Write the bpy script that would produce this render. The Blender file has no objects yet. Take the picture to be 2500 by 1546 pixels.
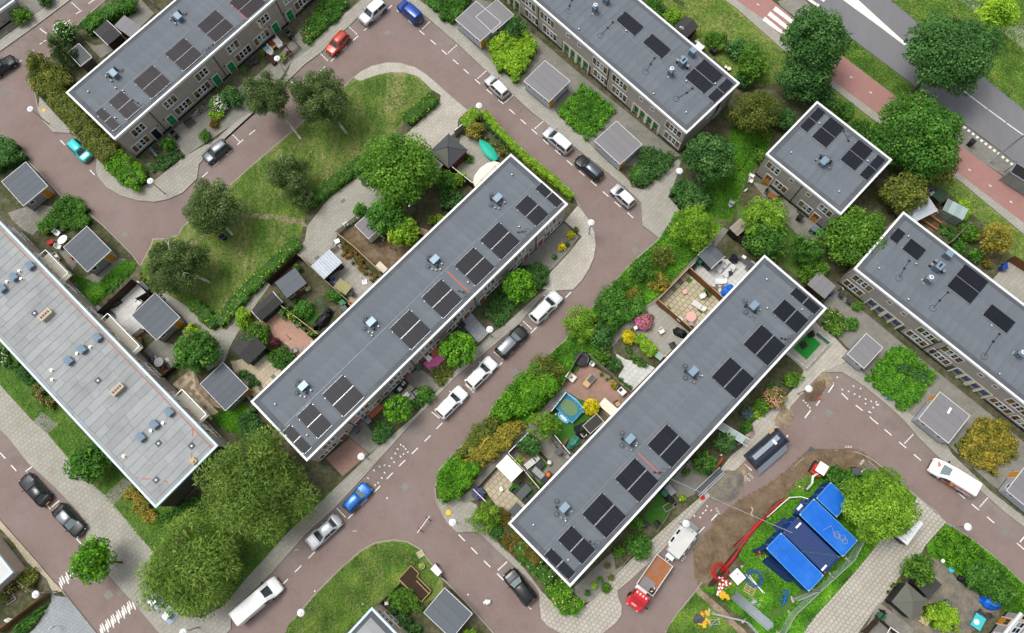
# Aerial view of a Dutch row-house neighbourhood, rebuilt in metres (X right, Y up the picture, Z up).
import bpy,math,random
from math import cos,sin,hypot,atan2,radians as rad
import numpy as np
from mathutils import Vector,Matrix,noise as mnoise
random.seed(7);rng=np.random.default_rng(7)
SC=bpy.context.scene;COL=SC.collection
PI=math.pi
runi=random.uniform
# ---------------------------------------------------------------- camera, sky, sun, exposure
CAM_H,FPX=92.0,1892.0
_n=np.array([1297.0-1250,1256.5-773,FPX]);_n/=np.linalg.norm(_n)
_x=np.array([1.0,0,0])-_n[0]*_n;_x/=np.linalg.norm(_x)
RC=np.stack([_x,np.cross(_n,_x),_n])
cd=bpy.data.cameras.new('camera');cam=bpy.data.objects.new('camera',cd);COL.objects.link(cam)
cd.sensor_width=36;cd.lens=FPX/2500*36;cd.clip_start=1;cd.clip_end=4000
cam.matrix_world=Matrix(((RC[0][0],-RC[0][1],-RC[0][2],0),(-RC[1][0],RC[1][1],RC[1][2],0),(-RC[2][0],RC[2][1],RC[2][2],CAM_H),(0,0,0,1)))
SC.camera=cam
W=bpy.data.worlds.new('World');SC.world=W;W.use_nodes=True
wn=W.node_tree.nodes;wl=W.node_tree.links
sky=wn.new('ShaderNodeTexSky');sky.sky_type='NISHITA';sky.sun_disc=False
sky.sun_elevation=rad(67);sky.sun_rotation=rad(-60)
sky.air_density=1.0;sky.dust_density=5.0;sky.ozone_density=1.0
hs=wn.new('ShaderNodeHueSaturation');hs.inputs['Saturation'].default_value=.35
wl.new(sky.outputs[0],hs.inputs['Color']);wl.new(hs.outputs[0],wn['Background'].inputs[0])
wn['Background'].inputs[1].default_value=.14
sl=bpy.data.lights.new('sun','SUN');sun=bpy.data.objects.new('sun',sl);COL.objects.link(sun)
sl.energy=1.15;sl.angle=rad(22);sl.color=(1.0,.955,.89)
sun.rotation_euler=Vector((.34,-.2,-.92)).to_track_quat('-Z','Y').to_euler()
SC.view_settings.view_transform='Standard';SC.view_settings.look='None'
SC.view_settings.gamma=1.0;SC.view_settings.exposure=.3;SC.view_settings.use_curve_mapping=False
SC.cycles.max_bounces=6;SC.cycles.transparent_max_bounces=8
# ---------------------------------------------------------------- survey: map references -> metres on the level z
_off={}
for _i,_c in enumerate('abcdefghijkl'):_off[_c]=((0,600,1200,1800)[_i%4],(0,500,1026)[_i//4],2.907)
_off['z']=(0,0,1.0)
def P(s,z=.0):
 o=[];t=None
 for w in s.split():
  if w[0].isalpha():t=w[0];w=w[1:]
  if not w:continue
  u,v=w.split(',')
  if t=='w':o.append((float(u),float(v)));continue
  ox,oy,k=_off[t]
  r=RC@np.array([ox+float(u)/k-1250,oy+float(v)/k-773,FPX])
  o.append((float(r[0]/r[2]*(CAM_H-z)),float(-r[1]/r[2]*(CAM_H-z))))
 return o
def P1(s,z=.0):return P(s,z)[0]
def heading(s,z=.0):
 a,b=P(s,z);return atan2(b[1]-a[1],b[0]-a[0])
# ---------------------------------------------------------------- objects
def tag(o,label=None,cat=None,group=None,kind=None):
 if label:o['label']=label
 if cat:o['category']=cat
 if group:o['group']=group
 if kind:o['kind']=kind
 return o
def thing(name,label,cat,loc=(0,0,0),rz=.0,group=None):
 o=bpy.data.objects.new(name,None);o.empty_display_size=.2;COL.objects.link(o)
 o.location=(loc[0],loc[1],loc[2]if len(loc)>2 else .0);o.rotation_euler=(0,0,rz)
 return tag(o,label,cat,group)
def link(name,me,parent=None,loc=(0,0,0),rz=.0,scale=None,mat=None):
 o=bpy.data.objects.new(name,me);COL.objects.link(o)
 if parent:o.parent=parent
 o.location=loc if len(loc)>2 else(loc[0],loc[1],0)
 if rz:o.rotation_euler=(0,0,rz)
 if scale:o.scale=scale
 if mat:
  o.material_slots[0].link='OBJECT';o.material_slots[0].material=M[mat]
 return o
def copy_tree(o,parent=None):
 c=o.copy();COL.objects.link(c);c.parent=parent
 for ch in o.children:copy_tree(ch,c)
 return c
_mc={}
def cached(key,fn):
 if key not in _mc:_mc[key]=fn()
 return _mc[key]
class MB:
 def __init__(s):s.v=[];s.f=[];s.m=[]
 def add(s,vs,fs,m=0):
  n=len(s.v);s.v+=vs;s.f+=[tuple(i+n for i in f)for f in fs];s.m+=[m]*len(fs);return s
 def box(s,x0,x1,y0,y1,z0,z1,m=0):
  return s.add([(x0,y0,z0),(x1,y0,z0),(x1,y1,z0),(x0,y1,z0),(x0,y0,z1),(x1,y0,z1),(x1,y1,z1),(x0,y1,z1)],[(3,2,1,0),(4,5,6,7),(0,1,5,4),(1,2,6,5),(2,3,7,6),(3,0,4,7)],m)
 def obox(s,c,d,rz=0,m=0,ry=0,rx=0):
  R=Matrix.Rotation(rz,3,'Z')@Matrix.Rotation(ry,3,'Y')@Matrix.Rotation(rx,3,'X')
  vs=[]
  for z in(-.5,.5):
   for x,y in((-.5,-.5),(.5,-.5),(.5,.5),(-.5,.5)):
    v=R@Vector((x*d[0],y*d[1],z*d[2]));vs.append((v.x+c[0],v.y+c[1],v.z+c[2]))
  return s.add(vs,[(3,2,1,0),(4,5,6,7),(0,1,5,4),(1,2,6,5),(2,3,7,6),(3,0,4,7)],m)
 def bar(s,a,b,w,h=None,m=0):
  a=Vector(a);b=Vector(b);d=b-a;L=d.length;h=h or w
  q=d.to_track_quat('X','Z').to_matrix();vs=[]
  for x in(0,L):
   for y,z in((-w/2,-h/2),(w/2,-h/2),(w/2,h/2),(-w/2,h/2)):
    p=a+q@Vector((x,y,z));vs.append(tuple(p))
  return s.add(vs,[(0,1,2,3),(7,6,5,4),(0,4,5,1),(1,5,6,2),(2,6,7,3),(3,7,4,0)],m)
 def prism(s,pts,z0,z1,m=0):
  n=len(pts)
  A=sum(pts[i][0]*pts[(i+1)%n][1]-pts[(i+1)%n][0]*pts[i][1]for i in range(n))
  if A<0:pts=pts[::-1]
  vs=[(p[0],p[1],z0)for p in pts]+[(p[0],p[1],z1)for p in pts]
  fs=[tuple(range(n,2*n)),tuple(range(n-1,-1,-1))]+[(i,(i+1)%n,n+(i+1)%n,n+i)for i in range(n)]
  return s.add(vs,fs,m)
 def cyl(s,x,y,z0,z1,r,n=12,m=0,r2=None):
  r2=r if r2 is None else r2
  vs=[(x+r*cos(2*PI*i/n),y+r*sin(2*PI*i/n),z0)for i in range(n)]
  vs+=[(x+r2*cos(2*PI*i/n),y+r2*sin(2*PI*i/n),z1)for i in range(n)]
  return s.add(vs,[tuple(range(n-1,-1,-1)),tuple(range(n,2*n))]+[(i,(i+1)%n,n+(i+1)%n,n+i)for i in range(n)],m)
 def lathe(s,prof,x=0,y=0,n=14,m=0):
  vs=[];k=len(prof)
  for r,z in prof:vs+=[(x+r*cos(2*PI*i/n),y+r*sin(2*PI*i/n),z)for i in range(n)]
  fs=[(j*n+i,j*n+(i+1)%n,(j+1)*n+(i+1)%n,(j+1)*n+i)for j in range(k-1)for i in range(n)]
  fs+=[tuple(range(n-1,-1,-1)),tuple(range((k-1)*n,k*n))]
  return s.add(vs,fs,m)
 def tube(s,pts,r,n=6,m=0,r2=None):
  pts=[Vector(p)for p in pts];k=len(pts);vs=[]
  for j,p in enumerate(pts):
   t=(pts[min(j+1,k-1)]-pts[max(j-1,0)]).normalized()
   u=t.cross(Vector((0,0,1)))
   if u.length<1e-3:u=t.cross(Vector((1,0,0)))
   u.normalize();w=u.cross(t);rr=r+(r2-r)*j/(k-1)if r2 is not None else r
   for i in range(n):
    a=2*PI*i/n;q=p+(u*cos(a)+w*sin(a))*rr;vs.append(tuple(q))
  fs=[(j*n+i,j*n+(i+1)%n,(j+1)*n+(i+1)%n,(j+1)*n+i)for j in range(k-1)for i in range(n)]
  fs+=[tuple(range(n)),tuple(range(k*n-1,(k-1)*n-1,-1))]
  return s.add(vs,fs,m)
 def ball(s,c,r,n=8,k=6,m=0,squash=(1,1,1),lump=0,seed=0):
  vs=[];fs=[]
  for j in range(1,k):
   th=PI*j/k
   for i in range(n):
    a=2*PI*i/n;d=Vector((sin(th)*cos(a),sin(th)*sin(a),cos(th)))
    q=1+(lump*mnoise.noise(d*1.7+Vector((seed*3.1,seed,0)))if lump else 0)
    vs.append((c[0]+d.x*r*squash[0]*q,c[1]+d.y*r*squash[1]*q,c[2]+d.z*r*squash[2]*q))
  t=len(vs);vs+=[(c[0],c[1],c[2]+r*squash[2]),(c[0],c[1],c[2]-r*squash[2])]
  for j in range(k-2):
   for i in range(n):fs.append((j*n+i,(j+1)*n+i,(j+1)*n+(i+1)%n,j*n+(i+1)%n))
  for i in range(n):
   fs.append((t,i,(i+1)%n));fs.append((t+1,(k-2)*n+(i+1)%n,(k-2)*n+i))
  return s.add(vs,fs,m)
 def grid(s,fn,nu,nv,m=0):
  vs=[tuple(fn(i/nu,j/nv))for j in range(nv+1)for i in range(nu+1)]
  return s.add(vs,[(j*(nu+1)+i,j*(nu+1)+i+1,(j+1)*(nu+1)+i+1,(j+1)*(nu+1)+i)for j in range(nv)for i in range(nu)],m)
 def mesh(s,name,mats,smooth=False):
  me=bpy.data.meshes.new(name);me.from_pydata(s.v,[],s.f)
  if isinstance(mats,str):mats=[mats]
  for m in mats:me.materials.append(M[m])
  if len(mats)>1:me.polygons.foreach_set('material_index',s.m)
  if smooth:me.polygons.foreach_set('use_smooth',[True]*len(s.f))
  me.update();return me
 def bd(s,name,mats,parent=None,loc=(0,0,0),rz=.0,smooth=False):
  return link(name,s.mesh(name,mats,smooth),parent,loc,rz)
# ---------------------------------------------------------------- materials
M={}
def s2l(c):return tuple(((x/12.92)if x<=.04045 else((x+.055)/1.055)**2.4)for x in c)
def hx(h):return s2l(tuple(int(h[i:i+2],16)/255 for i in(0,2,4)))
class NT:
 def __init__(s,name):
  m=bpy.data.materials.new(name);m.use_nodes=True;s.mat=m;s.t=m.node_tree;s.n=s.t.nodes;s.l=s.t.links
  s.b=s.n['Principled BSDF'];M[name]=m
 def new(s,t,**kw):
  n=s.n.new(t)
  for k,v in kw.items():
   if k in n.inputs:n.inputs[k].default_value=v
   else:setattr(n,k,v)
  return n
 def con(s,a,b):s.l.new(a,b)
 def coord(s,world=False):
  return s.new('ShaderNodeNewGeometry').outputs['Position']if world else s.new('ShaderNodeTexCoord').outputs['Object']
 def noise(s,co,scale,detail=4,rough=.55,stretch=None,rot=0):
  if stretch:
   mp=s.new('ShaderNodeMapping');mp.inputs['Scale'].default_value=stretch;mp.inputs['Rotation'].default_value=(0,0,rot)
   s.con(co,mp.inputs[0]);co=mp.outputs[0]
  n=s.new('ShaderNodeTexNoise',Scale=scale,Detail=detail,Roughness=rough);s.con(co,n.inputs['Vector']);return n.outputs['Fac']
 def ramp(s,fac,stops,interp='LINEAR'):
  r=s.new('ShaderNodeValToRGB');r.color_ramp.interpolation=interp;e=r.color_ramp.elements
  while len(e)<len(stops):e.new(.5)
  for k,(p,c)in enumerate(stops):e[k].position=p;e[k].color=(*c,1)if len(c)==3 else c
  s.con(fac,r.inputs[0]);return r.outputs[0]
 def mix(s,fac,a,b,mode='MIX'):
  n=s.new('ShaderNodeMix',data_type='RGBA',blend_type=mode)
  for k,v in((0,fac),(6,a),(7,b)):
   if isinstance(v,(int,float)):n.inputs[k].default_value=v
   elif isinstance(v,tuple):n.inputs[k].default_value=(*v,1)
   else:s.con(v,n.inputs[k])
  return n.outputs[2]
 def math(s,op,a,b=.0):
  n=s.new('ShaderNodeMath',operation=op)
  for k,v in enumerate((a,b)):
   if isinstance(v,(int,float)):n.inputs[k].default_value=v
   else:s.con(v,n.inputs[k])
  return n.outputs[0]
 def bump(s,h,strength=.3,dist=.02):
  n=s.new('ShaderNodeBump',Strength=strength,Distance=dist);s.con(h,n.inputs['Height']);s.con(n.outputs[0],s.b.inputs['Normal'])
 def rnd(s):return s.new('ShaderNodeObjectInfo').outputs['Random']
 def fin(s,col,rough=.8,spec=.3,metal=.0):
  if isinstance(col,tuple):s.b.inputs['Base Color'].default_value=(*col,1)
  else:s.con(col,s.b.inputs['Base Color'])
  if isinstance(rough,(int,float)):s.b.inputs['Roughness'].default_value=rough
  else:s.con(rough,s.b.inputs['Roughness'])
  s.b.inputs['Specular IOR Level'].default_value=spec;s.b.inputs['Metallic'].default_value=metal
  return s
def plain(name,col,rough=.7,var=.12,scale=3.0,bump=.0,spec=.3,metal=.0,rnd=.0,coat=.0,world=False,dirt=None,dirt_amt=.35):
 """one colour with grain: fine noise + optional object-to-object variation + optional soiling blotches"""
 t=NT(name)
 if isinstance(col,str):col=hx(col)
 co=t.coord(world)
 n=t.noise(co,scale,5)
 c=t.mix(n,tuple(x*(1-var)for x in col),tuple(min(1,x*(1+var))for x in col))
 if dirt:
  d=hx(dirt)if isinstance(dirt,str)else dirt
  k=t.ramp(t.noise(co,scale*.35,6,.65),[(.45,(0,0,0)),(.72,(1,1,1))])
  c=t.mix(t.math('MULTIPLY',k,dirt_amt),c,d)
 if rnd:
  k=t.math('ADD',t.math('MULTIPLY',t.rnd(),2*rnd),1-rnd)
  vm=t.new('ShaderNodeVectorMath',operation='SCALE');t.con(c,vm.inputs[0]);t.con(k,vm.inputs['Scale']);c=vm.outputs[0]
 if bump:t.bump(t.noise(co,scale*6,4),bump,.01)
 t.fin(c,rough,spec,metal)
 if coat:t.b.inputs['Coat Weight'].default_value=coat;t.b.inputs['Coat Roughness'].default_value=.06
 return M[name]
def leafmat(name,dark,mid,light,extra=None,trans=.38,jitter=.2):
 """foliage: per-leaf tint (attribute) through a ramp, slight translucency"""
 t=NT(name);a=t.new('ShaderNodeAttribute',attribute_name='tint')
 hx=lambda q:tuple(v*1.75 for v in globals()['hx'](q))
 st=[(0,hx(dark)),(.5,hx(mid)),(1,hx(light))]
 if extra:st=[(0,hx(dark)),(.42,hx(mid)),(.8,hx(light)),(1,hx(extra))]
 c=t.ramp(a.outputs['Fac'],st)
 k=t.math('ADD',t.math('MULTIPLY',t.rnd(),jitter),1-jitter/2)
 vm=t.new('ShaderNodeVectorMath',operation='SCALE');t.con(c,vm.inputs[0]);t.con(k,vm.inputs['Scale']);c=vm.outputs[0]
 t.fin(c,.55,.25)
 tr=t.new('ShaderNodeBsdfTranslucent');t.con(c,tr.inputs['Color'])
 mx=t.new('ShaderNodeMixShader');mx.inputs[0].default_value=trans
 t.con(t.b.outputs[0],mx.inputs[1]);t.con(tr.outputs[0],mx.inputs[2]);t.con(mx.outputs[0],t.n['Material Output'].inputs[0])
def road_mat(name,c1,c2,c3,joint,patch):
 t=NT(name);co=t.coord(True)
 mp=t.new('ShaderNodeMapping');mp.inputs['Rotation'].default_value=(0,0,rad(45));t.con(co,mp.inputs[0])
 br=t.new('ShaderNodeTexBrick',Scale=1.0);br.inputs['Brick Width'].default_value=.22;br.inputs['Row Height'].default_value=.11
 br.inputs['Mortar Size'].default_value=.008;br.inputs['Color1'].default_value=(*hx(c1),1);br.inputs['Color2'].default_value=(*hx(c2),1)
 br.inputs['Mortar'].default_value=(*hx(joint),1);t.con(mp.outputs[0],br.inputs['Vector'])
 c=t.mix(t.ramp(t.noise(co,.16,4,.6),[(.35,(0,0,0)),(.68,(1,1,1))]),br.outputs[0],hx(c3),'MIX')
 c=t.mix(.45,br.outputs[0],c)
 c=t.mix(t.math('MULTIPLY',t.ramp(t.noise(co,.55,6,.7),[(.48,(0,0,0)),(.7,(1,1,1))]),patch),c,hx('5c5450'))
 c=t.mix(t.math('MULTIPLY',t.noise(co,9,3,.7),.35),c,hx('70655f'))
 t.bump(br.outputs['Fac'],.25,-.01);t.fin(c,.85,.25)
road_mat('road_brick','8b7872','816e68','968884','72665f',.25)
road_mat('bay_brick','8a7b76','7f706a','999089','6e645f',.4)
def ground_mat(name,stops,s1=.35,s2=2.5,s3=14,streak=None,bump=.5,rough=.95,grain=.3,gcol='2c2a20'):
 t=NT(name);co=t.coord(True)
 a=t.noise(co,s1,6,.62,streak,rad(-45));b=t.noise(co,s2,6,.65,streak,rad(-45))
 f=t.math('ADD',t.math('MULTIPLY',a,.55),t.math('MULTIPLY',b,.45))
 c=t.ramp(f,[(p,hx(h))for p,h in stops])
 g=t.noise(co,s3,5,.75)
 c=t.mix(t.math('MULTIPLY',t.ramp(g,[(.35,(1,1,1)),(.62,(0,0,0))]),grain),c,hx(gcol))
 t.bump(g,bump,.05);t.fin(c,rough,.15)
ground_mat('lawn',[(.3,'45602a'),(.41,'587033'),(.48,'6e7f40'),(.55,'8a8a58'),(.64,'a3976f')],.3,1.6,11,(1,.35,1),grain=.35,gcol='2f4816')
ground_mat('lawn_green',[(.3,'3c5f25'),(.45,'4c6f2d'),(.56,'627d38'),(.7,'85894f')],.3,1.8,11,(1,.45,1),grain=.35,gcol='29440f')
ground_mat('verge',[(.3,'52702a'),(.45,'68803a'),(.55,'858d4e'),(.66,'a39a68')],.4,1.8,10,grain=.35,gcol='33461a')
ground_mat('garden_soil',[(.3,'3c4424'),(.45,'4f5336'),(.58,'6d6956'),(.72,'837c6b')],.5,2.2,12,grain=.4)
ground_mat('bare_soil',[(.3,'5f5040'),(.48,'77644f'),(.62,'8b7a66'),(.75,'9c9080')],.5,2.0,9,grain=.35)
ground_mat('sand',[(.3,'6f5f4e'),(.45,'8d7d69'),(.58,'a89880'),(.75,'bfb29c')],.6,2.4,9,bump=1.0,grain=.4,gcol='5a4c3c')
ground_mat('clay_heap',[(.3,'5a4c3d'),(.48,'766551'),(.62,'8b7962'),(.78,'9f9078')],.9,3.5,10,bump=1.2,grain=.4,gcol='463a2d')
ground_mat('grey_spoil',[(.3,'5f5d58'),(.45,'7a7770'),(.55,'8f8674'),(.68,'a2977f')],.8,3.0,8,bump=1.2,grain=.45,gcol='45433e')
ground_mat('turf_plastic',[(.3,'345e24'),(.5,'3d6c29'),(.7,'497a31')],.5,3,20,grain=.15,gcol='28481a')
ground_mat('asphalt',[(.3,'717175'),(.5,'7a7a7d'),(.7,'838385')],.12,.8,22,(1,.3,1),bump=.15,rough=.9,grain=.25,gcol='5a595c')
ground_mat('cycle_red',[(.3,'98736d'),(.5,'a07a74'),(.7,'a7837d')],.2,1.2,25,bump=.12,rough=.9,grain=.15,gcol='8a605a')
ground_mat('paving_joint',[(.3,'6f6c60'),(.5,'7c796d'),(.62,'888477'),(.75,'72774f')],.3,2.0,9,bump=.2,grain=.2,gcol='4b4a3e')
def slab_mat(name,base,var=.14,moss='77745f',amt=.4):
 t=NT(name);co=t.coord(True)
 c=t.mix(t.ramp(t.noise(co,.45,6,.65),[(.4,(0,0,0)),(.7,(1,1,1))]),hx(base),hx(moss));c=t.mix(1-amt,c,hx(base))
 c=t.mix(t.math('MULTIPLY',t.noise(co,12,4,.7),.3),c,tuple(x*.62 for x in hx(base)))
 at=t.new('ShaderNodeAttribute',attribute_name='tint')
 k=t.math('ADD',t.math('MULTIPLY',t.math('ADD',at.outputs['Fac'],t.rnd()),var),1-var)
 vm=t.new('ShaderNodeVectorMath',operation='SCALE');t.con(c,vm.inputs[0]);t.con(k,vm.inputs['Scale'])
 t.bump(t.noise(co,30,3),.15,.01);t.fin(vm.outputs[0],.88,.25)
slab_mat('sl_light','bdb8ad',.10,'97937f',.45)
slab_mat('sl_grey','a9a69c',.10,'8c8a7a',.5)
slab_mat('sl_dark','8d8b83',.14,'6c6b5e',.6)
slab_mat('sl_beige','c3b69d',.13,'9f9479',.4)
slab_mat('sl_white','d3d4d0',.08,'aaa9a0',.4)
slab_mat('sl_pink','bd9684',.14,'a98e76',.5)
slab_mat('sl_redbrown','a98678',.14,'7c6f63',.6)
slab_mat('sl_blue','a3a9ad',.10,'80858a',.4)
slab_mat('kerb','a5a196',.1,'7d7a68',.6)
plain('white_line','e6e4de',.6,.06,8,dirt='b3aca4',dirt_amt=.5,world=True)
# ================================================================ GROUND, ROADS, PAVEMENTS
def pip(poly,x,y):
 c=False;j=len(poly)-1
 for i in range(len(poly)):
  xi,yi=poly[i];xj,yj=poly[j]
  if(yi>y)!=(yj>y)and x<(xj-xi)*(y-yi)/(yj-yi)+xi:c=not c
  j=i
 return c
def clip_rect(p,x0,x1,y0,y1):
 for ax,lim,sg in((0,x0,1),(0,x1,-1),(1,y0,1),(1,y1,-1)):
  o=[];n=len(p)
  for i in range(n):
   a=p[i];b=p[(i+1)%n];da=(a[ax]-lim)*sg;db=(b[ax]-lim)*sg
   if da>=0:o.append(a)
   if(da>=0)!=(db>=0):
    t=da/(da-db);o.append((a[0]+(b[0]-a[0])*t,a[1]+(b[1]-a[1])*t))
  p=o
  if len(p)<3:return[]
 return p
def smooth_poly(pts,it=1):
 for _ in range(it):
  o=[]
  for i in range(len(pts)):
   a=pts[i];b=pts[(i+1)%len(pts)]
   o+=[(a[0]*.75+b[0]*.25,a[1]*.75+b[1]*.25),(a[0]*.25+b[0]*.75,a[1]*.25+b[1]*.75)]
  pts=o
 return pts
def sheet(name,spec,mat,z,thick=.06,kind='structure',ragged=.0,smooth=0):
 pts=P(spec)if isinstance(spec,str)else spec
 if smooth:pts=smooth_poly(pts,smooth)
 if ragged:
  o=[]
  for i in range(len(pts)):
   a=pts[i];b=pts[(i+1)%len(pts)];L=hypot(b[0]-a[0],b[1]-a[1]);n=max(1,int(L/.5))
   for k in range(n):
    t=k/n;o.append((a[0]+(b[0]-a[0])*t+runi(-1,1)*ragged,a[1]+(b[1]-a[1])*t+runi(-1,1)*ragged))
  pts=o
 _sz[0]+=.0004;z+=_sz[0]
 o=MB().prism(pts,z-thick,z).bd(name,mat);tag(o,kind=kind);return o
ZB=.10
_sz=[0]
g=MB();R0=900
g.box(-R0,R0,-R0,R0,-1.0,-.06);tag(g.bd('ground','garden_soil'),kind='structure')
ROAD=tag(MB().box(-130,110,-70,130,-.05,0).bd('road','road_brick'),kind='structure')
BLOCKS={'central_block':"b765,550 820,510 900,470 1000,447 1100,450 1200,480 1280,530 1350,590 1450,680 1580,790 1640,760 1740,870 1860,990 2035,1150 c300,1130 450,1260 570,1370 610,1430 g640,40 690,110 730,200 740,290 725,380 690,460 640,540 580,605 440,612 350,662 200,842 0,1012 f1500,1212 1210,1514 j860,377 630,627 430,805 190,1077 0,1262 i1640,1395 1640,1480 1480,1640 1250,1640 1130,1505 960,1305 770,1092 612,872 622,752 562,652 402,482 202,302 62,122 -600,-500 e-900,-200 a-300,800 0,985 90,1000 150,1060 180,1120 290,1230 400,1350 540,1500 e600,10 650,75 740,150 850,260 940,350 985,410 1000,432 1040,350 1075,290 1085,245 1180,240 1270,215 1290,165 a1600,1345 1750,1210 2035,965 b340,925 480,800 640,680",'north_west_block':"a245,640 255,700 270,780 310,860 380,940 525,950 690,1130 685,1210 700,1260 760,1330 860,1390 980,1425 1100,1435 1200,1415 1300,1370 1400,1270 1415,1165 1600,985 1780,820 b290,585 420,460 540,372 780,143 870,60 940,-5 1100,-150 w-15,95 w-45,95 a760,-10 600,130 400,330 240,560",'south_block':"j240,1600 300,1460 500,1220 680,1040 820,920 920,865 1050,845 1150,860 1240,910 1310,1000 1400,1120 1550,1270 1780,1530 1950,1750 w-10,-30 w-25,-30",'east_block':"g1190,240 980,420 720,720 520,960 300,1150 130,1290 0,1440 j1700,20 1580,130 1440,270 1370,350 1340,480 1350,580 1385,650 1430,730 1500,795 1650,790 k0,882 190,1062 300,1165 340,1225 345,1330 355,1410 400,1460 480,1505 560,1540 680,1550 790,1510 880,1440 920,1385 925,1320 900,1260 890,1210 1000,1120 1170,965 1300,830 1450,650 1530,560 1620,450 l76,265 0,340 h290,1590 380,1430 470,1330 540,1250 600,1190 740,1187 900,1290 1060,1420 1170,1520 l1290,130 1400,240 1700,480 1880,640 2035,760 2300,980 w95,-15 w140,130 w10,130 b1020,-80 1180,40 1290,130 1500,310 1690,490 1880,660 2030,800 c390,880 600,1055 830,1232 1010,1390 1062,1440 g1070,150 1120,185",'south_east_block':"k1150,1640 1300,1385 1440,1215 1470,1175 1600,980 1800,740 l130,600 330,420 400,330 450,280 560,240 700,213 850,225 950,270 1080,370 1200,480 1280,545 1400,640 1480,725 1620,810 1800,945 2035,1160 2300,1400 w80,-40 w20,-40",'south_west_block':"i-200,480 0,705 130,850 270,1010 380,1140 450,1210 480,1250 600,1400 690,1512 800,1640 w-55,-45 w-110,-45 w-110,5",'far_west_block':"a-300,590 0,370 260,183 510,-5 700,-150 w-60,110 w-120,110 w-120,60"}
BLOCKS['east_block']=BLOCKS['east_block'].replace("1620,450 l76,265 0,340 h290,1590","1620,450 1744,340 l76,265 h290,1590")
def kerb_ring(name,pts,parent):
 o=MB();w=.14
 A=sum(pts[i][0]*pts[(i+1)%len(pts)][1]-pts[(i+1)%len(pts)][0]*pts[i][1]for i in range(len(pts)))
 sgn=1 if A>0 else-1
 for i in range(len(pts)):
  a=Vector(pts[i]);b=Vector(pts[(i+1)%len(pts)]);d=b-a;L=d.length
  if L<.05 or max(abs(a.x),abs(b.x))>80 or min(a.y,b.y)<-18 or max(a.y,b.y)>76:continue
  d.normalize();nrm=Vector((-d.y,d.x))*sgn;n=max(1,round(L));rz=atan2(d.y,d.x)
  for k in range(n):
   c=a+d*(L*(k+.5)/n)+nrm*(w/2-.012)
   o.obox((c.x,c.y,.055+runi(-.003,.003)),(L/n-.015,w,.15),rz)
 k=o.bd(name,'kerb',parent);tag(k,kind='stuff')
BLK={}
for nm,sp in BLOCKS.items():
 pts=P(sp);b=sheet('terrain',pts,'garden_soil',ZB,.2);BLK[nm]=b;kerb_ring('kerb_stones',pts,b)
for sp in("a1415,1165 1600,985 1780,820 b290,590 540,372 780,143 940,0 1050,-80 1110,-30 1035,45 860,205 540,490 a1790,945 1620,1090 1450,1245 1405,1270","a380,940 525,950 690,1130 685,1210 570,1110 430,1000","b1120,-20 1290,130 1690,490 2030,800 c390,880 830,1232 1010,1390 1062,1440 g1065,100 1010,100 c895,1455 385,1008 b1970,868 1250,235 1090,95 1040,30","g440,612 350,662 200,842 0,1012 f1500,1212 1210,1514 j860,377 630,627 430,805 190,1077 250,1180 380,1050 750,678 1380,38 f1545,1402 1720,1222 g300,892 550,640 570,612","j1500,795 1650,790 k0,882 190,1062 335,1230 345,1335 290,1335 40,1090 j1620,930 1530,835","h740,1187 900,1290 1060,1420 1170,1520 l1290,130 1700,480 2035,760 2300,980 2200,1020 2035,910 1690,618 1175,175 1070,88 970,5 h860,1440 760,1360 650,1240 630,1200","a-100,440 0,372 510,-5 560,-50 650,8 45,515 -100,640","i60,120 400,482 562,652 622,752 612,872 560,860 340,610 100,340 20,250 -50,150"):
 sheet('parking_bay',sp,'bay_brick',.004,.02)
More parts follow.
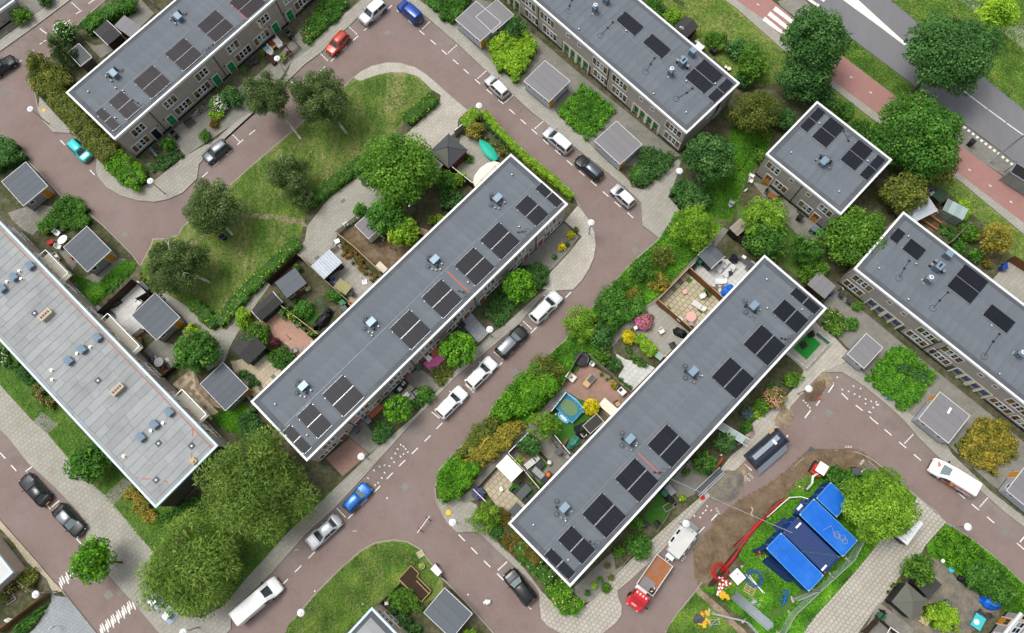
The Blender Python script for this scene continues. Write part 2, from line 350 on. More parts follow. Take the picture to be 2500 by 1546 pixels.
for nm,sp,mt,lv in(('verge',"c1000,-150 1500,-150 d0,75 290,335 640,605 930,835 1590,1305 2035,1675 2300,1870 h2300,700 2035,480 1850,250 1640,40 1500,-80 d850,1050 600,720 430,560 150,620 0,610 c1750,580",'verge',1),('verge',"d440,170 530,60 630,105 800,275 1250,615 1480,795 1510,985 1160,718 740,398",'lawn_green',1),('verge',"d1080,-5 1280,160 1800,590 2035,780 3000,1500 3000,400 2035,-5 1500,-500",'verge',1),('lawn',"b765,565 640,690 340,930 200,1055 0,1220 a1750,1215 1600,1350 e1290,175 1270,225 1085,250 1050,330 1000,432 1020,600 1360,760 1500,860 1550,830 f0,600 380,250 420,130 b 430,1440 800,1170 1100,900 1330,690 1310,640 1270,600 1220,545 1130,520 1030,517 940,535 850,565",'lawn',1),('lawn',"j300,1460 500,1225 680,1045 820,925 920,870 1050,850 1150,865 1240,915 1310,1010 1400,1125 1400,1230 1290,1290 1240,1300 1100,1150 950,1290 880,1330 700,1512 260,1560",'lawn',1),('lawn',"e-200,960 0,960 270,1250 500,1512 i1060,600 1240,610 1440,560 1700,700 2035,640 j640,490 300,800 0,1130 i1720,1160 1600,1310 1300,1390 1080,1200 1060,1010 1090,930 1010,840 815,605 750,530 640,440 500,285 345,100 240,10 e0,1275 -200,1090",'lawn_green',1),('verge',"g1190,245 980,425 720,725 520,965 300,1155 130,1295 f1744,1440 j1700,25 1580,135 1440,275 1370,355 1345,480 1480,560 1680,340 1990,50 g310,1512 470,1330 540,1290 860,930 1050,750 1180,660 1540,270 1640,160 1300,60",'lawn_green',1),('lawn',"c1720,880 2035,880 d300,800 220,1060 60,1290 c1700,1580 1500,1560 1480,1400",'lawn_green',1),('lawn',"h0,0 350,150 620,420 640,560 480,560 380,480 190,340 0,180",'lawn_green',1),('lawn',"k1150,1640 1300,1390 1450,1215 1520,1270 1700,1450 1860,1640",'lawn',1),('lawn',"k1480,1180 1650,1290 1900,1512 l180,1640 400,1640 560,1380 830,1080 1000,870 1200,700 1270,545 1080,380 900,310 560,330 430,420 300,600 130,780 0,960 k1800,1010 1660,1180",'lawn_green',2),('lawn',"l1480,730 1620,812 1800,947 2035,1162 2300,1400 2300,1640 2035,1512 1870,1320 1750,1190 1600,1120 1500,1060 1350,960 1340,890",'lawn_green',1),('lawn',"e520,490 700,560 860,400 980,420 940,490 680,720 580,640",'lawn_green',1),('lawn',"e1500,1500 1720,1400 1840,1540 1900,1600 1840,1680 1600,1600",'verge',1),('gravel',"l1390,960 1500,1060 1560,1140 1740,1190 1850,1330 1650,1512 1250,1640 1050,1270 1180,1160",'grey_spoil',1)):
 sheet(nm,sp,mt,ZB+.004*lv,.03)
sheet('worn_path',"f-40,70 60,65 200,70 400,100 440,160 410,150 200,110 20,100 e1600,120 1500,190 1440,250 1350,295 1340,275 1430,220 1560,130",'sand',ZB+.008,.03,ragged=.08)
sheet('worn_path',"k1470,1180 1540,1260 1640,1330 1740,1440 1900,1600 1850,1600 1690,1470 1590,1370 1500,1280 1440,1215",'sand',ZB+.012,.03,ragged=.08)
def pave(name,spec,mat,tw=.5,th=.5,rot=45,npart=0,z=ZB,kind='structure',bond=.5,joint=.012,bed='paving_joint',miss=.0,name_t='paving_slab'):
 pts=P(spec)if isinstance(spec,str)else spec
 _sz[0]+=.0004;z+=_sz[0];zt=z+.022;bed=bed or mat
 o=MB().prism(pts,z-.04,z+.006).bd(name,bed);tag(o,kind=kind)
 a=rad(rot);ca,sa=cos(a),sin(a)
 q=[(x*ca+y*sa,-x*sa+y*ca)for x,y in pts]
 u0=min(p[0]for p in q);u1=max(p[0]for p in q);v0=min(p[1]for p in q);v1=max(p[1]for p in q)
 cells=[];cut=[]
 for j in range(int((v1-v0)/th)+1):
  sh=(j%2)*bond*tw
  for i in range(-1,int((u1-u0)/tw)+2):
   cu,cv=u0+sh+(i+.5)*tw,v0+(j+.5)*th
   ins=[pip(q,cu+dx*tw/2,cv+dy*th/2)for dx,dy in((-1,-1),(1,-1),(1,1),(-1,1))]
   if not any(ins)and not pip(q,cu,cv):continue
   if miss and random.random()<miss:continue
   if all(ins):cells.append((cu*ca-cv*sa,cu*sa+cv*ca))
   else:
    c=clip_rect(q,cu-tw/2+joint,cu+tw/2-joint,cv-th/2+joint,cv+th/2-joint)
    if len(c)>2:cut.append([(x*ca-y*sa,x*sa+y*ca)for x,y in c])
 vis=[c for c in cells if-70<c[0]<66 and-14<c[1]<70]
 vis.sort(key=lambda c:(c[0]**2+c[1]**2));parts=set(vis[:npart])
 me=cached(('slab',tw,th,mat),lambda:MB().box(-tw/2+joint,tw/2-joint,-th/2+joint,th/2-joint,-.03,0).mesh('paving_slab',mat))
 b=MB();tw2,th2=tw/2-joint,th/2-joint
 for c in cells:
  dz=runi(-.004,.004)
  if c in parts:link(name_t,me,o,(c[0],c[1],zt+dz),a)
  else:
   vs=[]
   for x,y,zz in((-tw2,-th2,0),(tw2,-th2,0),(tw2,th2,0),(-tw2,th2,0)):vs.append((c[0]+x*ca-y*sa,c[1]+x*sa+y*ca,zt+dz))
   vs+=[(v[0],v[1],z)for v in vs]
   b.add(vs,[(0,1,2,3),(4,5,1,0),(5,6,2,1),(6,7,3,2),(7,4,0,3)])
 nq=len(b.f)//5
 for c in cut:b.add([(x,y,zt-.002)for x,y in c],[tuple(range(len(c)))])
 if b.f:
  k=b.bd(name_t+'s',mat,o);tag(k,kind='stuff')
  at=k.data.attributes.new('tint','FLOAT','FACE');r=np.concatenate([np.repeat(rng.random(nq),5),rng.random(len(cut))]).astype(np.float32);at.data.foreach_set('value',r)
 return o
pave('pavement',"a285,690 420,840 530,945 380,938 312,858 275,780",'sl_grey')
pave('pavement',"a690,1130 685,1210 700,1258 760,1328 860,1388 980,1423 1100,1433 1200,1413 1300,1368 1398,1268 1413,1165 1600,983 1780,818 b290,583 420,458 540,370 780,141 940,-5 1000,-70 b820,0 640,160 460,320 330,440 a1990,640 1770,800 1640,900 1540,990 1320,1110 1180,1220 1080,1300 1000,1330 920,1320 800,1220",'sl_grey',npart=120)
pave('pavement',"b768,557 820,514 900,474 1000,451 1100,454 1200,484 1280,534 1350,594 1450,684 1572,790 1510,850 1500,930 1300,1110 1240,1010 1170,930 1380,720 1385,680 1320,640 1280,600 1220,545 1130,520 1030,517 940,535 850,565 810,582",'sl_light',.62,.42,npart=300)
pave('pavement',"b1170,930 1310,1095 f1010,-80 790,110 655,215 600,325 465,430 390,372 180,565 50,745 0,812 e1640,1000 1600,1110 1480,1180 1290,900 1340,850 1290,790 1100,620 1120,585 1380,760 1500,890 1550,880 f0,665 200,470 420,260 440,150 600,-50 b830,1235",'sl_grey',.62,.42,npart=160,miss=.01)
pave('pavement',"g610,10 640,44 688,112 727,200 737,290 722,380 688,458 638,538 578,602 440,608 360,600 420,480 460,440 560,330 640,230 520,120",'sl_light',.6,.4,npart=240)
pave('pavement',"g500,120 620,230 545,335 450,440 400,480 330,430 200,430 330,300",'sl_dark',.5,.5,npart=40)
pave('pavement',"g440,610 350,660 200,840 0,1010 f1500,1210 1210,1512 j860,375 630,625 430,803 190,1075 0,1260 i1638,1395 1638,1480 1480,1638 1250,1638 1132,1505 962,1305 772,1092 614,872 624,752 564,652 404,482 204,302 64,122 -300,-200 e-300,950 0,1275 i240,10 345,100 500,285 640,440 750,530 815,605 1010,840 1090,930 1060,1010 1080,1200 1150,1330 1300,1390 1440,1400 1600,1310 1720,1160 j0,1130 300,800 680,440 950,185 1200,-30 f1480,1190 1700,950 g100,850 330,640 400,600",'sl_grey',.5,.5,npart=300)
pave('pavement',"i752,530 880,410 940,450 815,603",'sl_dark',.5,.5,npart=20)
pave('pavement',"i242,10 345,98 420,30 300,-60",'sl_dark',.5,.5)
pave('pavement',"k338,1232 343,1330 353,1408 400,1458 480,1503 560,1538 680,1548 790,1508 880,1438 918,1383 923,1320 898,1260 888,1210 1000,1118 1170,963 1300,828 1450,648 1528,558 1500,530 1300,700 1080,900 900,1080 700,1290 560,1380 500,1370 300,1150",'sl_light',.46,.46,npart=300,joint=.024)
pave('pavement',"j1650,760 1700,790 k-40,770 240,1060 330,1180 338,1228 300,1163 190,1060 0,880 j1650,788",'sl_grey')
pave('pavement',"j1387,650 1432,728 1502,793 1650,786 1700,775 1640,600 1560,560 1480,560 1356,560",'sl_grey',npart=30)
pave('alley',"g1640,160 1540,270 1180,660 1050,750 860,930 830,960 860,1020 900,960 1100,780 1220,690 1600,290 1680,180",'sl_dark',.4,.4,z=ZB+.004)
pave('alley',"g540,1290 470,1330 310,1512 j1990,50 1680,340 1590,500 1500,570 1560,590 1640,560 1760,400 2035,110 g 400,1500 540,1350",'sl_dark',.4,.4,z=ZB+.004)
pave('pavement',"c1060,1440 1010,1388 985,1330 1080,1350 1300,1150 1350,1120 1290,1330 1250,1400 1340,1490 g1330,40 1270,170 1192,238 1122,183 1072,150 1070,-10",'sl_grey',.5,.5,npart=60)
pave('pavement',"b1060,-45 1180,38 1290,128 1500,308 1690,488 1880,658 2030,798 c390,878 600,1053 830,1230 1010,1388 980,1290 870,1180 740,1070 640,970 480,830 440,770 270,640 130,560 0,440 b1640,340 1490,180 1330,70 1250,20 1150,-80",'sl_grey',npart=100)
pave('yard',"b1640,345 c0,440 130,560 270,640 440,770 640,970 740,1070 870,1180 1000,1180 1340,1110 1000,830 640,540 320,265 100,90 0,20 b1560,-20 1300,-20 1490,180",'sl_dark',.4,.4,joint=.012)
pave('pavement',"h602,1188 540,1248 470,1328 380,1428 290,1588 l0,338 k1620,448 1530,558 1490,520 1560,430 1700,250 1780,190 l70,60 130,0 h200,1480 340,1370 430,1270 470,1180 340,1040 480,1170 600,860 650,900 740,1000 830,1090",'sl_light',npart=120)
pave('pavement',"h740,1185 900,1288 1060,1418 1170,1518 l1290,128 1400,238 1700,478 1880,638 2035,758 2300,978 2300,900 2035,690 1800,510 1520,240 1470,150 1280,0 h1060,1350 900,1210 830,1095 605,1185",'sl_grey',npart=80)
pave('yard',"h610,700 700,610 900,765 1130,955 1480,1240 1780,1480 2035,1690 l2035,300 2035,640 1860,500 1780,440 1520,200 1280,0 h1060,1350 900,1210 850,1090 700,930 605,850",'sl_dark',.4,.4,joint=.012)
pave('path',"l1272,545 1478,725 1400,810 1330,890 1300,950 1190,1010 1160,1090 1130,1150 1050,1260 960,1360 860,1500 800,1640 380,1640 480,1440 560,1380 680,1250 830,1080 930,960 1000,870 1080,800 1200,700",'sl_light',.46,.46,npart=300,joint=.026,z=ZB+.012)
pave('pavement',"i365,1215 400,1245 480,1256 600,1402 690,1514 780,1640 60,1640 250,1480 370,1290",'sl_blue',.4,.4,npart=80)
pave('pavement',"i-100,590 0,707 130,852 270,1012 380,1142 450,1212 380,1230 340,1130 200,1010 100,870 0,760 -100,650",'sl_beige',.4,.4,npart=40)
pave('pavement',"a-300,592 0,372 260,185 510,-3 700,-148 600,-148 410,-5 170,165 0,290 -300,500",'sl_grey',npart=40)
pave('yard',"a0,280 170,160 400,0 340,-60 100,-20 -100,60 -100,300",'sl_dark',.4,.4)
pave('footway',"d-400,-300 0,12 170,130 320,270 650,560 1600,1260 2035,1590 3000,2310 3000,2400 2035,1670 1590,1300 930,830 640,600 290,330 0,70 -400,-230",'sl_grey',.4,.4)
pave('footway',"d1480,800 1780,1020 1950,1150 2300,1430 2250,1520 1900,1260 1700,1130 1510,990 1470,900",'sl_dark',.4,.4)
pave('footway',"d285,15 440,-30 530,60 440,150 310,50",'sl_dark',.4,.4)
pave('footway',"d1430,-100 1560,0 1700,110 1900,250 2035,370 2500,730 2500,550 2035,190 1800,40 1700,-40 1600,-120",'sl_grey',.4,.4)
pave('patio',"f600,330 655,240 700,330 800,400 960,540 780,720 640,580 560,540 700,440",'sl_grey',.7,.7,npart=40)
pave('patio',"f110,830 240,740 330,820 480,960 460,1010 370,1080 300,1000 200,940 170,870 60,850 20,830",'sl_pink',.4,.2,npart=150,joint=.008)
pave('patio',"e1640,1110 f-70,1110 130,1050 260,1180 200,1240 60,1370 -50,1290",'sl_beige',.5,.5,npart=80,miss=.04)
pave('terrace',"e770,750 980,540 1060,620 1000,700 940,790 1030,880 940,950 860,880 780,810",'sl_white',1.2,.6,npart=40,joint=.006,name_t='terrace_slab')
pave('patio',"e1020,1040 1110,950 1250,1000 1260,1150 1180,1160",'sl_dark',.5,.5,npart=40)
pave('patio',"e530,560 660,490 850,380 900,390 720,560 640,640 580,620",'sl_dark',.5,.5,npart=40,miss=.06)
pave('patio',"e60,60 250,0 400,20 240,220 180,190 100,120",'sl_dark',.5,.5,npart=40,miss=.08)
pave('patio',"e470,330 560,400 520,470 400,300",'sl_dark',.5,.5,miss=.05)
pave('patio',"e1390,1310 1560,1480 1500,1530 1290,1320 1230,1280 1380,1160",'sl_beige',.5,.5,npart=40,bed='sand',miss=.25)
pave('terrace',"g1390,460 1545,305 1620,380 1690,400 1850,400 1900,440 1640,680 1600,600 1450,520",'sl_white',.55,.55,npart=150,miss=.05,bond=0)
pave('patio',"g1170,680 1380,480 1620,690 1420,890 1280,790",'sl_beige',.6,.6,npart=80,bed='lawn_green',miss=.12,joint=.03)
pave('patio',"g1160,710 1350,850 1420,900 1230,1080 1180,1050 1010,900 1130,790 1060,760",'sl_grey',.55,.55,npart=80)
pave('patio',"g860,1040 950,1100 1100,1130 1160,1160 1000,1320 900,1220 940,1150",'sl_white',.55,.55,npart=60)
pave('patio',"g500,1290 640,1110 720,1150 920,1260 1000,1330 830,1512 760,1420 620,1380 540,1330",'sl_redbrown',.4,.2,npart=200,joint=.008)
pave('patio',"k-30,440 60,320 150,450 120,500 260,600 110,740 60,640 -60,480",'sl_beige',.6,.6,npart=100,joint=.026)
pave('patio',"k130,240 250,130 330,80 440,110 600,260 420,450 340,450 230,350",'sl_dark',.5,.5,npart=60)
pave('patio',"k570,1200 860,930 880,1060 950,1020 720,1280 650,1300",'sl_dark',.5,.5,npart=60)
pave('patio',"k1250,450 1400,280 1540,400 1450,520 1340,570",'sl_dark',.5,.5,npart=60,miss=.04)
pave('patio',"f1480,860 1600,770 1740,930 1650,980 1580,900",'sl_blue',.6,.6,npart=30)
pave('patio',"f1000,1340 1230,1160 1300,1210 1390,1290 1340,1330 1240,1290 1150,1480 1080,1420",'sl_dark',.5,.5,npart=60)
pave('patio',"j570,270 740,130 870,240 690,400",'sl_redbrown',.4,.2,npart=100,joint=.01)
pave('patio',"j730,60 830,-10 960,180 880,240 740,125",'sl_dark',.6,.6,npart=40)
pave('patio',"a1190,960 1400,790 1800,560 1990,390 b400,200 480,330 330,440 a1900,700 1640,900 1320,1110",'sl_dark',.5,.5,npart=80)
pave('patio',"b1530,960 1640,1000 1830,1080 1600,1330 1470,1200",'sl_grey',.5,.5,npart=60,miss=.03)
pave('patio',"h380,890 520,800 660,950 480,1180 340,1060",'sl_grey',.5,.5)
pave('patio',"d100,1290 220,1330 420,1490 h420,60 620,170 560,260 440,230 300,90",'sl_dark',.4,.4,npart=40)
pave('patio',"h1930,400 2035,470 2400,800 2300,1000 1800,540",'sl_grey',.5,.5,npart=40)
pave('patio',"l1000,1290 1250,1480 1200,1640 800,1640 930,1430",'sl_dark',.6,.6,npart=40)
pave('patio',"a600,290 720,420 900,300 1100,100 1000,0 800,300 680,330",'sl_dark',.5,.5)
for sp in("f380,720 460,690 530,790 470,860 350,780","g380,1512 530,1340 650,1400 760,1512 k600,100 530,160 430,110 330,85","k230,330 330,240 430,290 340,400 290,390","k120,490 160,440 310,500 240,605","k1060,700 1200,500 1250,640 1240,700 1180,760 1080,720"):
 sheet('artificial_turf',sp,'turf_plastic',ZB+.032,.05)
sheet('bare_garden',"f690,200 800,130 880,290 980,260 1180,250 1260,300 1000,520 920,440 740,290",'bare_soil',ZB+.01,.04)
sheet('sandy_yard',"e1230,1270 1380,1150 1420,1280 1580,1450 1480,1420 1330,1380",'sand',ZB+.006,.04)
sheet('asphalt_road',"d-300,-600 460,-20 630,100 800,270 1250,610 1480,790 1780,1010 2035,1210 3000,1930 3000,1500 2035,780 1800,590 1280,160 1080,-5 300,-600",'asphalt',ZB+.008,.06)
sheet('cycle_path',"d-400,-300 0,12 170,130 320,270 650,560 1600,1260 2035,1590 3000,2310 3000,2090 2035,1370 1510,990 1160,720 740,400 440,170 310,60 -100,-260",'cycle_red',ZB+.012,.06)
def dash_me(L,w):return cached(('dash',L,w),lambda:MB().box(-L/2,L/2,-w/2,w/2,-.003,.004).mesh('line_dash','white_line'))
def dash(p,rz,L=1.0,w=.12,z=.008,name='line_dash'):link(name,dash_me(L,w),ROAD,(p[0],p[1],z),rz)
for ln in("b 1020,55 940,130 860,200 780,272 700,345 622,420 545,490","a 1790,940 1705,1010 1622,1088 1535,1165 1455,1240","b 1090,88 1170,160 1250,232 1330,300 1410,372 1490,440 1565,508 1645,580 1728,652 1810,722 1890,793 1970,865","c 305,935 385,1008 470,1082 555,1157 640,1230 725,1303 810,1378 895,1452","g 985,75","g 545,640 465,725 385,808 300,890 220,972 135,1060 55,1140","f 1720,1222 1632,1312 1545,1400","j 1375,40 1290,130 1200,218 1110,305 1022,395 932,490 840,582 748,677 652,770 560,862 467,958 372,1055 277,1150","j 1533,835 1622,927 1713,1020 1807,1112","k 62,1112 160,1215 258,1318","l 975,8 1070,87 1173,176 1278,264 1483,440 1590,535 1690,618 1798,708 2010,895","h 663,1245 763,1360 865,1442","a 45,515 132,443 218,370 475,157 560,87 650,12 305,300 390,230","i 20,252 98,340 178,425 260,510 340,610 562,862","a 445,1013 655,1225","l 15,488 k1580,690 1490,780"):
 pts=P(ln)
 for i,p in enumerate(pts):
  if len(pts)>1:
   a,b=pts[max(0,i-1)],pts[min(len(pts)-1,i+1)];rz=atan2(b[1]-a[1],b[0]-a[0])
   if abs(a[0]-b[0])+abs(a[1]-b[1])>14:rz=rad(45 if ln[0]=='a' else-45)
  else:rz=rad(-45)
  if ln.startswith('a 445'):rz=rad(-45)
  if ln.startswith('a 45,515'):rz=rad(38)
  dash(p,rz,1.0,.12,.009)
dash(P1('l335,135'),rad(45),1.3,.14,.009);dash(P1('h665,1305'),rad(52),1.2,.14,.009);dash(P1('h573,1408'),rad(50),.8,.14,.009);dash(P1('h500,1486'),rad(50),1.2,.14,.009)
for sp in("b735,193 785,240","b532,383 578,428","b1303,158 1257,203","b1493,325 1440,373","b1700,510 1650,555","b1893,680 1845,725","c150,680 97,725","c363,865 312,910","g228,830 280,878","f1768,1050 1823,1097","f1563,1280 1603,1316","f1325,1475 1370,1512","j652,630 703,683","j1848,1010 1795,1060","k105,1010 52,1060","a1643,950 1695,1000","a287,207 325,235","a512,22 560,66","l1243,106 1192,160","l1773,556 1724,612","i235,325 187,360","i416,575 372,612","l57,318 98,352","b325,580 345,605","l2035,830 2010,860"):
 a,b=P(sp);n=5;rz=atan2(b[1]-a[1],b[0]-a[0])
 for k in range(n):dash((a[0]+(b[0]-a[0])*k/(n-1),a[1]+(b[1]-a[1])*k/(n-1)),rz,.24,.13,.009,'bay_tick')
for sp in("j 910,357 950,330 985,320 1035,270 1062,237 1078,205 1100,175 1120,187 1135,205 1150,227 1120,240 1098,258 1052,298 1020,325 985,373 965,410 868,412 918,460 940,445","h 710,1225 745,1312 825,1288 790,1325 875,1305 832,1345 910,1380 868,1362 950,1395 910,1412 990,1418 965,1440 985,1400 945,1475 935,1470 1000,1420 945,1510","h 470,1390 485,1405 500,1425 515,1440","k 1530,610 1560,640 1520,640 1500,660 1480,690 1440,680"):
 for p in P(sp):dash(p,rad(random.choice((45,-45))),.22,.12,.009,'bay_tick')
AR=bpy.data.objects['asphalt_road'];CP=bpy.data.objects['cycle_path']
ZA=max(v.co.z for v in AR.data.vertices)-ZB-.008;ZC=max(v.co.z for v in CP.data.vertices)-ZB-.012
def mark(name,spec,parent,z):
 z+=ZA if parent==AR else ZC if parent==CP else 0
 o=MB().prism(P(spec),z-.003,z+.004).bd(name,'white_line',parent);return o
mark('lane_wedge',"d660,-60 790,-60 850,0 1030,165 1225,340 1215,352 1000,190 740,0",AR,ZB+.015)
def thick(pts,w):
 L=[];Rr=[]
 for i,p in enumerate(pts):
  a,b=pts[max(0,i-1)],pts[min(len(pts)-1,i+1)];d=Vector((b[0]-a[0],b[1]-a[1])).normalized();n=Vector((-d.y,d.x))*w/2
  L.append((p[0]+n.x,p[1]+n.y));Rr.append((p[0]-n.x,p[1]-n.y))
 return L+Rr[::-1]
for sp,w in(("d1218,348 1320,432",.3),("d1335,450 1395,497",.22),("d1405,505 1480,562",.14),("d1490,568 1590,640",.14),("d1605,652 1770,778",.13),("d1778,783 1900,873",.13),("d1908,880 2035,970",.13),("d2045,976 2400,1230",.13)):
 MB().prism(thick(P(sp),w),ZB+ZA+.010,ZB+ZA+.017).bd('centre_line','white_line',AR)
mark('zebra_bar',"d270,50 437,183 420,202 250,76",CP,ZB+.019);mark('zebra_bar',"d232,87 395,222 378,240 210,112",CP,ZB+.019);mark('zebra_bar',"d195,124 350,250 325,256 175,148",CP,ZB+.019)
mark('zebra_bar',"d500,-10 582,40 568,56 485,0",AR,ZB+.015);mark('zebra_bar',"d575,-20 622,8 610,20 560,-12",AR,ZB+.015)
for p in P("d145,38 668,450 805,553 943,661 1070,748 1502,1100 1645,1210 1790,1322 1938,1437"):
 link('centre_dash',dash_me(.34,.13),CP,(p[0],p[1],ZB+ZC+.017),rad(-36))
a,b=P("d1520,840 1942,1168")
for k in range(15):link('stop_block',dash_me(.34,.34),AR,(a[0]+(b[0]-a[0])*k/14,a[1]+(b[1]-a[1])*k/14,ZB+ZA+.016),rad(-37))
for sp,n in(("i425,1165 545,1062",9),("i715,1500 945,1308",19)):
 a,b=P(sp);rz=atan2(b[1]-a[1],b[0]-a[0])
 for k in range(n):
  c=(a[0]+(b[0]-a[0])*k/(n-1),a[1]+(b[1]-a[1])*k/(n-1));j=.16*(1 if k%3 else-1)
  link('speed_bump_tooth',cached('tooth',lambda:MB().prism([(-.5,-.055),(-.1,-.1),(.5,-.05),(.5,.05),(.1,.09),(-.5,.06)],-.003,.004).mesh('speed_bump_tooth','white_line')),ROAD,(c[0]-j*sin(rz),c[1]+j*cos(rz),.009),rz+rad(78))
mark('give_way_triangle',"i985,1285 1010,1278 1020,1305 1000,1310",bpy.data.objects['pavement.005'],ZB+.03)
plain('iron_cover','7d7b78',.7,.2,8,rnd=.1)
for sp,s in(("b1005,235",.75),("f1915,1190",.75),("j1128,472",.8),("h650,1480",.75),("g1018,322",.75),("g1075,330",.55),("i770,1240",.85),("i855,1225",.6),("e885,215",.8),("a40,660",.8),("l1897,792",.7),("h548,1512",.5)):
 p=P1(sp);o=MB().box(-s/2,s/2,-s/2,s/2,-.01,.006).cyl(0,0,.006,.012,s*.34,16,1)
 o.bd('manhole_cover',['sl_dark','iron_cover'],ROAD,(p[0],p[1],.004),rad(45))
# ================================================================ BUILDINGS
plain('rfelt','646b72',.8,.10,1.6,.25,rnd=.05,dirt='74797d',dirt_amt=.45)
plain('rfelt_dark','53585d',.8,.12,1.8,.25,rnd=.06,dirt='74777a',dirt_amt=.4)
plain('rfelt_old','969a9b',.85,.12,1.2,.3,rnd=.09,dirt='7d7b7c',dirt_amt=.5)
plain('wtrim','e2e4e5',.45,.03,4);plain('blue_trim','c3d6de',.4,.05,4)
plain('cream_paint','e3dcc6',.55,.05,4);plain('amber_paint','c08a2c',.5,.08,4);plain('brown_sash','8a6a3c',.5,.1,4)
plain('cladding','a69e97',.75,.07,3,.15,rnd=.05);plain('wall_dark','55504c',.85,.1,3);plain('plinthb','1d1f22',.6,.1,3)
plain('wall_beige','b9aa9c',.8,.08,3,rnd=.04);plain('wall_grey','a8a8ac',.8,.06,3)
plain('shed_wall','a9acb6',.75,.05,3);plain('shed_wall_dim','8f8b8d',.75,.06,3)
plain('door_green','118a4c',.45,.06,4);plain('door_blue','4a5d8c',.4,.06,4);plain('door_red','8d3a33',.5,.08,4);plain('door_orange','d08a2a',.45,.06,4)
plain('gl_dark','1b2127',.08,.2,2,spec=.7);plain('gl_pale','8fa09c',.12,.2,2,spec=.7,rnd=.25);plain('gl_tan','6b5c34',.1,.3,3,spec=.6,rnd=.3)
plain('panel_cell','191c25',.4,.25,2.5,spec=.2,rnd=.10);plain('panel_frame','2b2e36',.35,.1,4,metal=.4);plain('panel_cell_brown','2b272c',.4,.2,2,spec=.15,rnd=.12)
plain('alu','c9ccce',.35,.06,6,metal=.6);plain('stgrey','8d9498',.4,.1,6,metal=.4);plain('duct_blue','7f95a6',.35,.08,3,metal=.2);plain('duct_side','5f7280',.45,.1,3)
plain('black_rubber','17181a',.6,.2,6);plain('pblack','202226',.45,.15,5);plain('red_tape','b3635a',.7,.1,4);plain('zinc','9aa3a8',.45,.12,5,metal=.5)
plain('brick_yellow','b3a37c',.85,.2,12,.3,rnd=.1);plain('terracotta','b0694c',.8,.15,8,rnd=.1);plain('concrete','b4b0a2',.85,.1,4,rnd=.05);plain('moss_patch','a8a68a',.9,.2,5)
def box_me(name,mat,x,y,z,bev=0):return cached((name,mat,x,y,z),lambda:MB().box(-x/2,x/2,-y/2,y/2,0,z).mesh(name,mat))
def cap_me():return cached('cap',lambda:MB().cyl(0,0,0,.12,.09,10).ball((0,0,.16),.13,10,5,1,(1,1,.55)).mesh('vent_cap',['pblack','alu'],True))
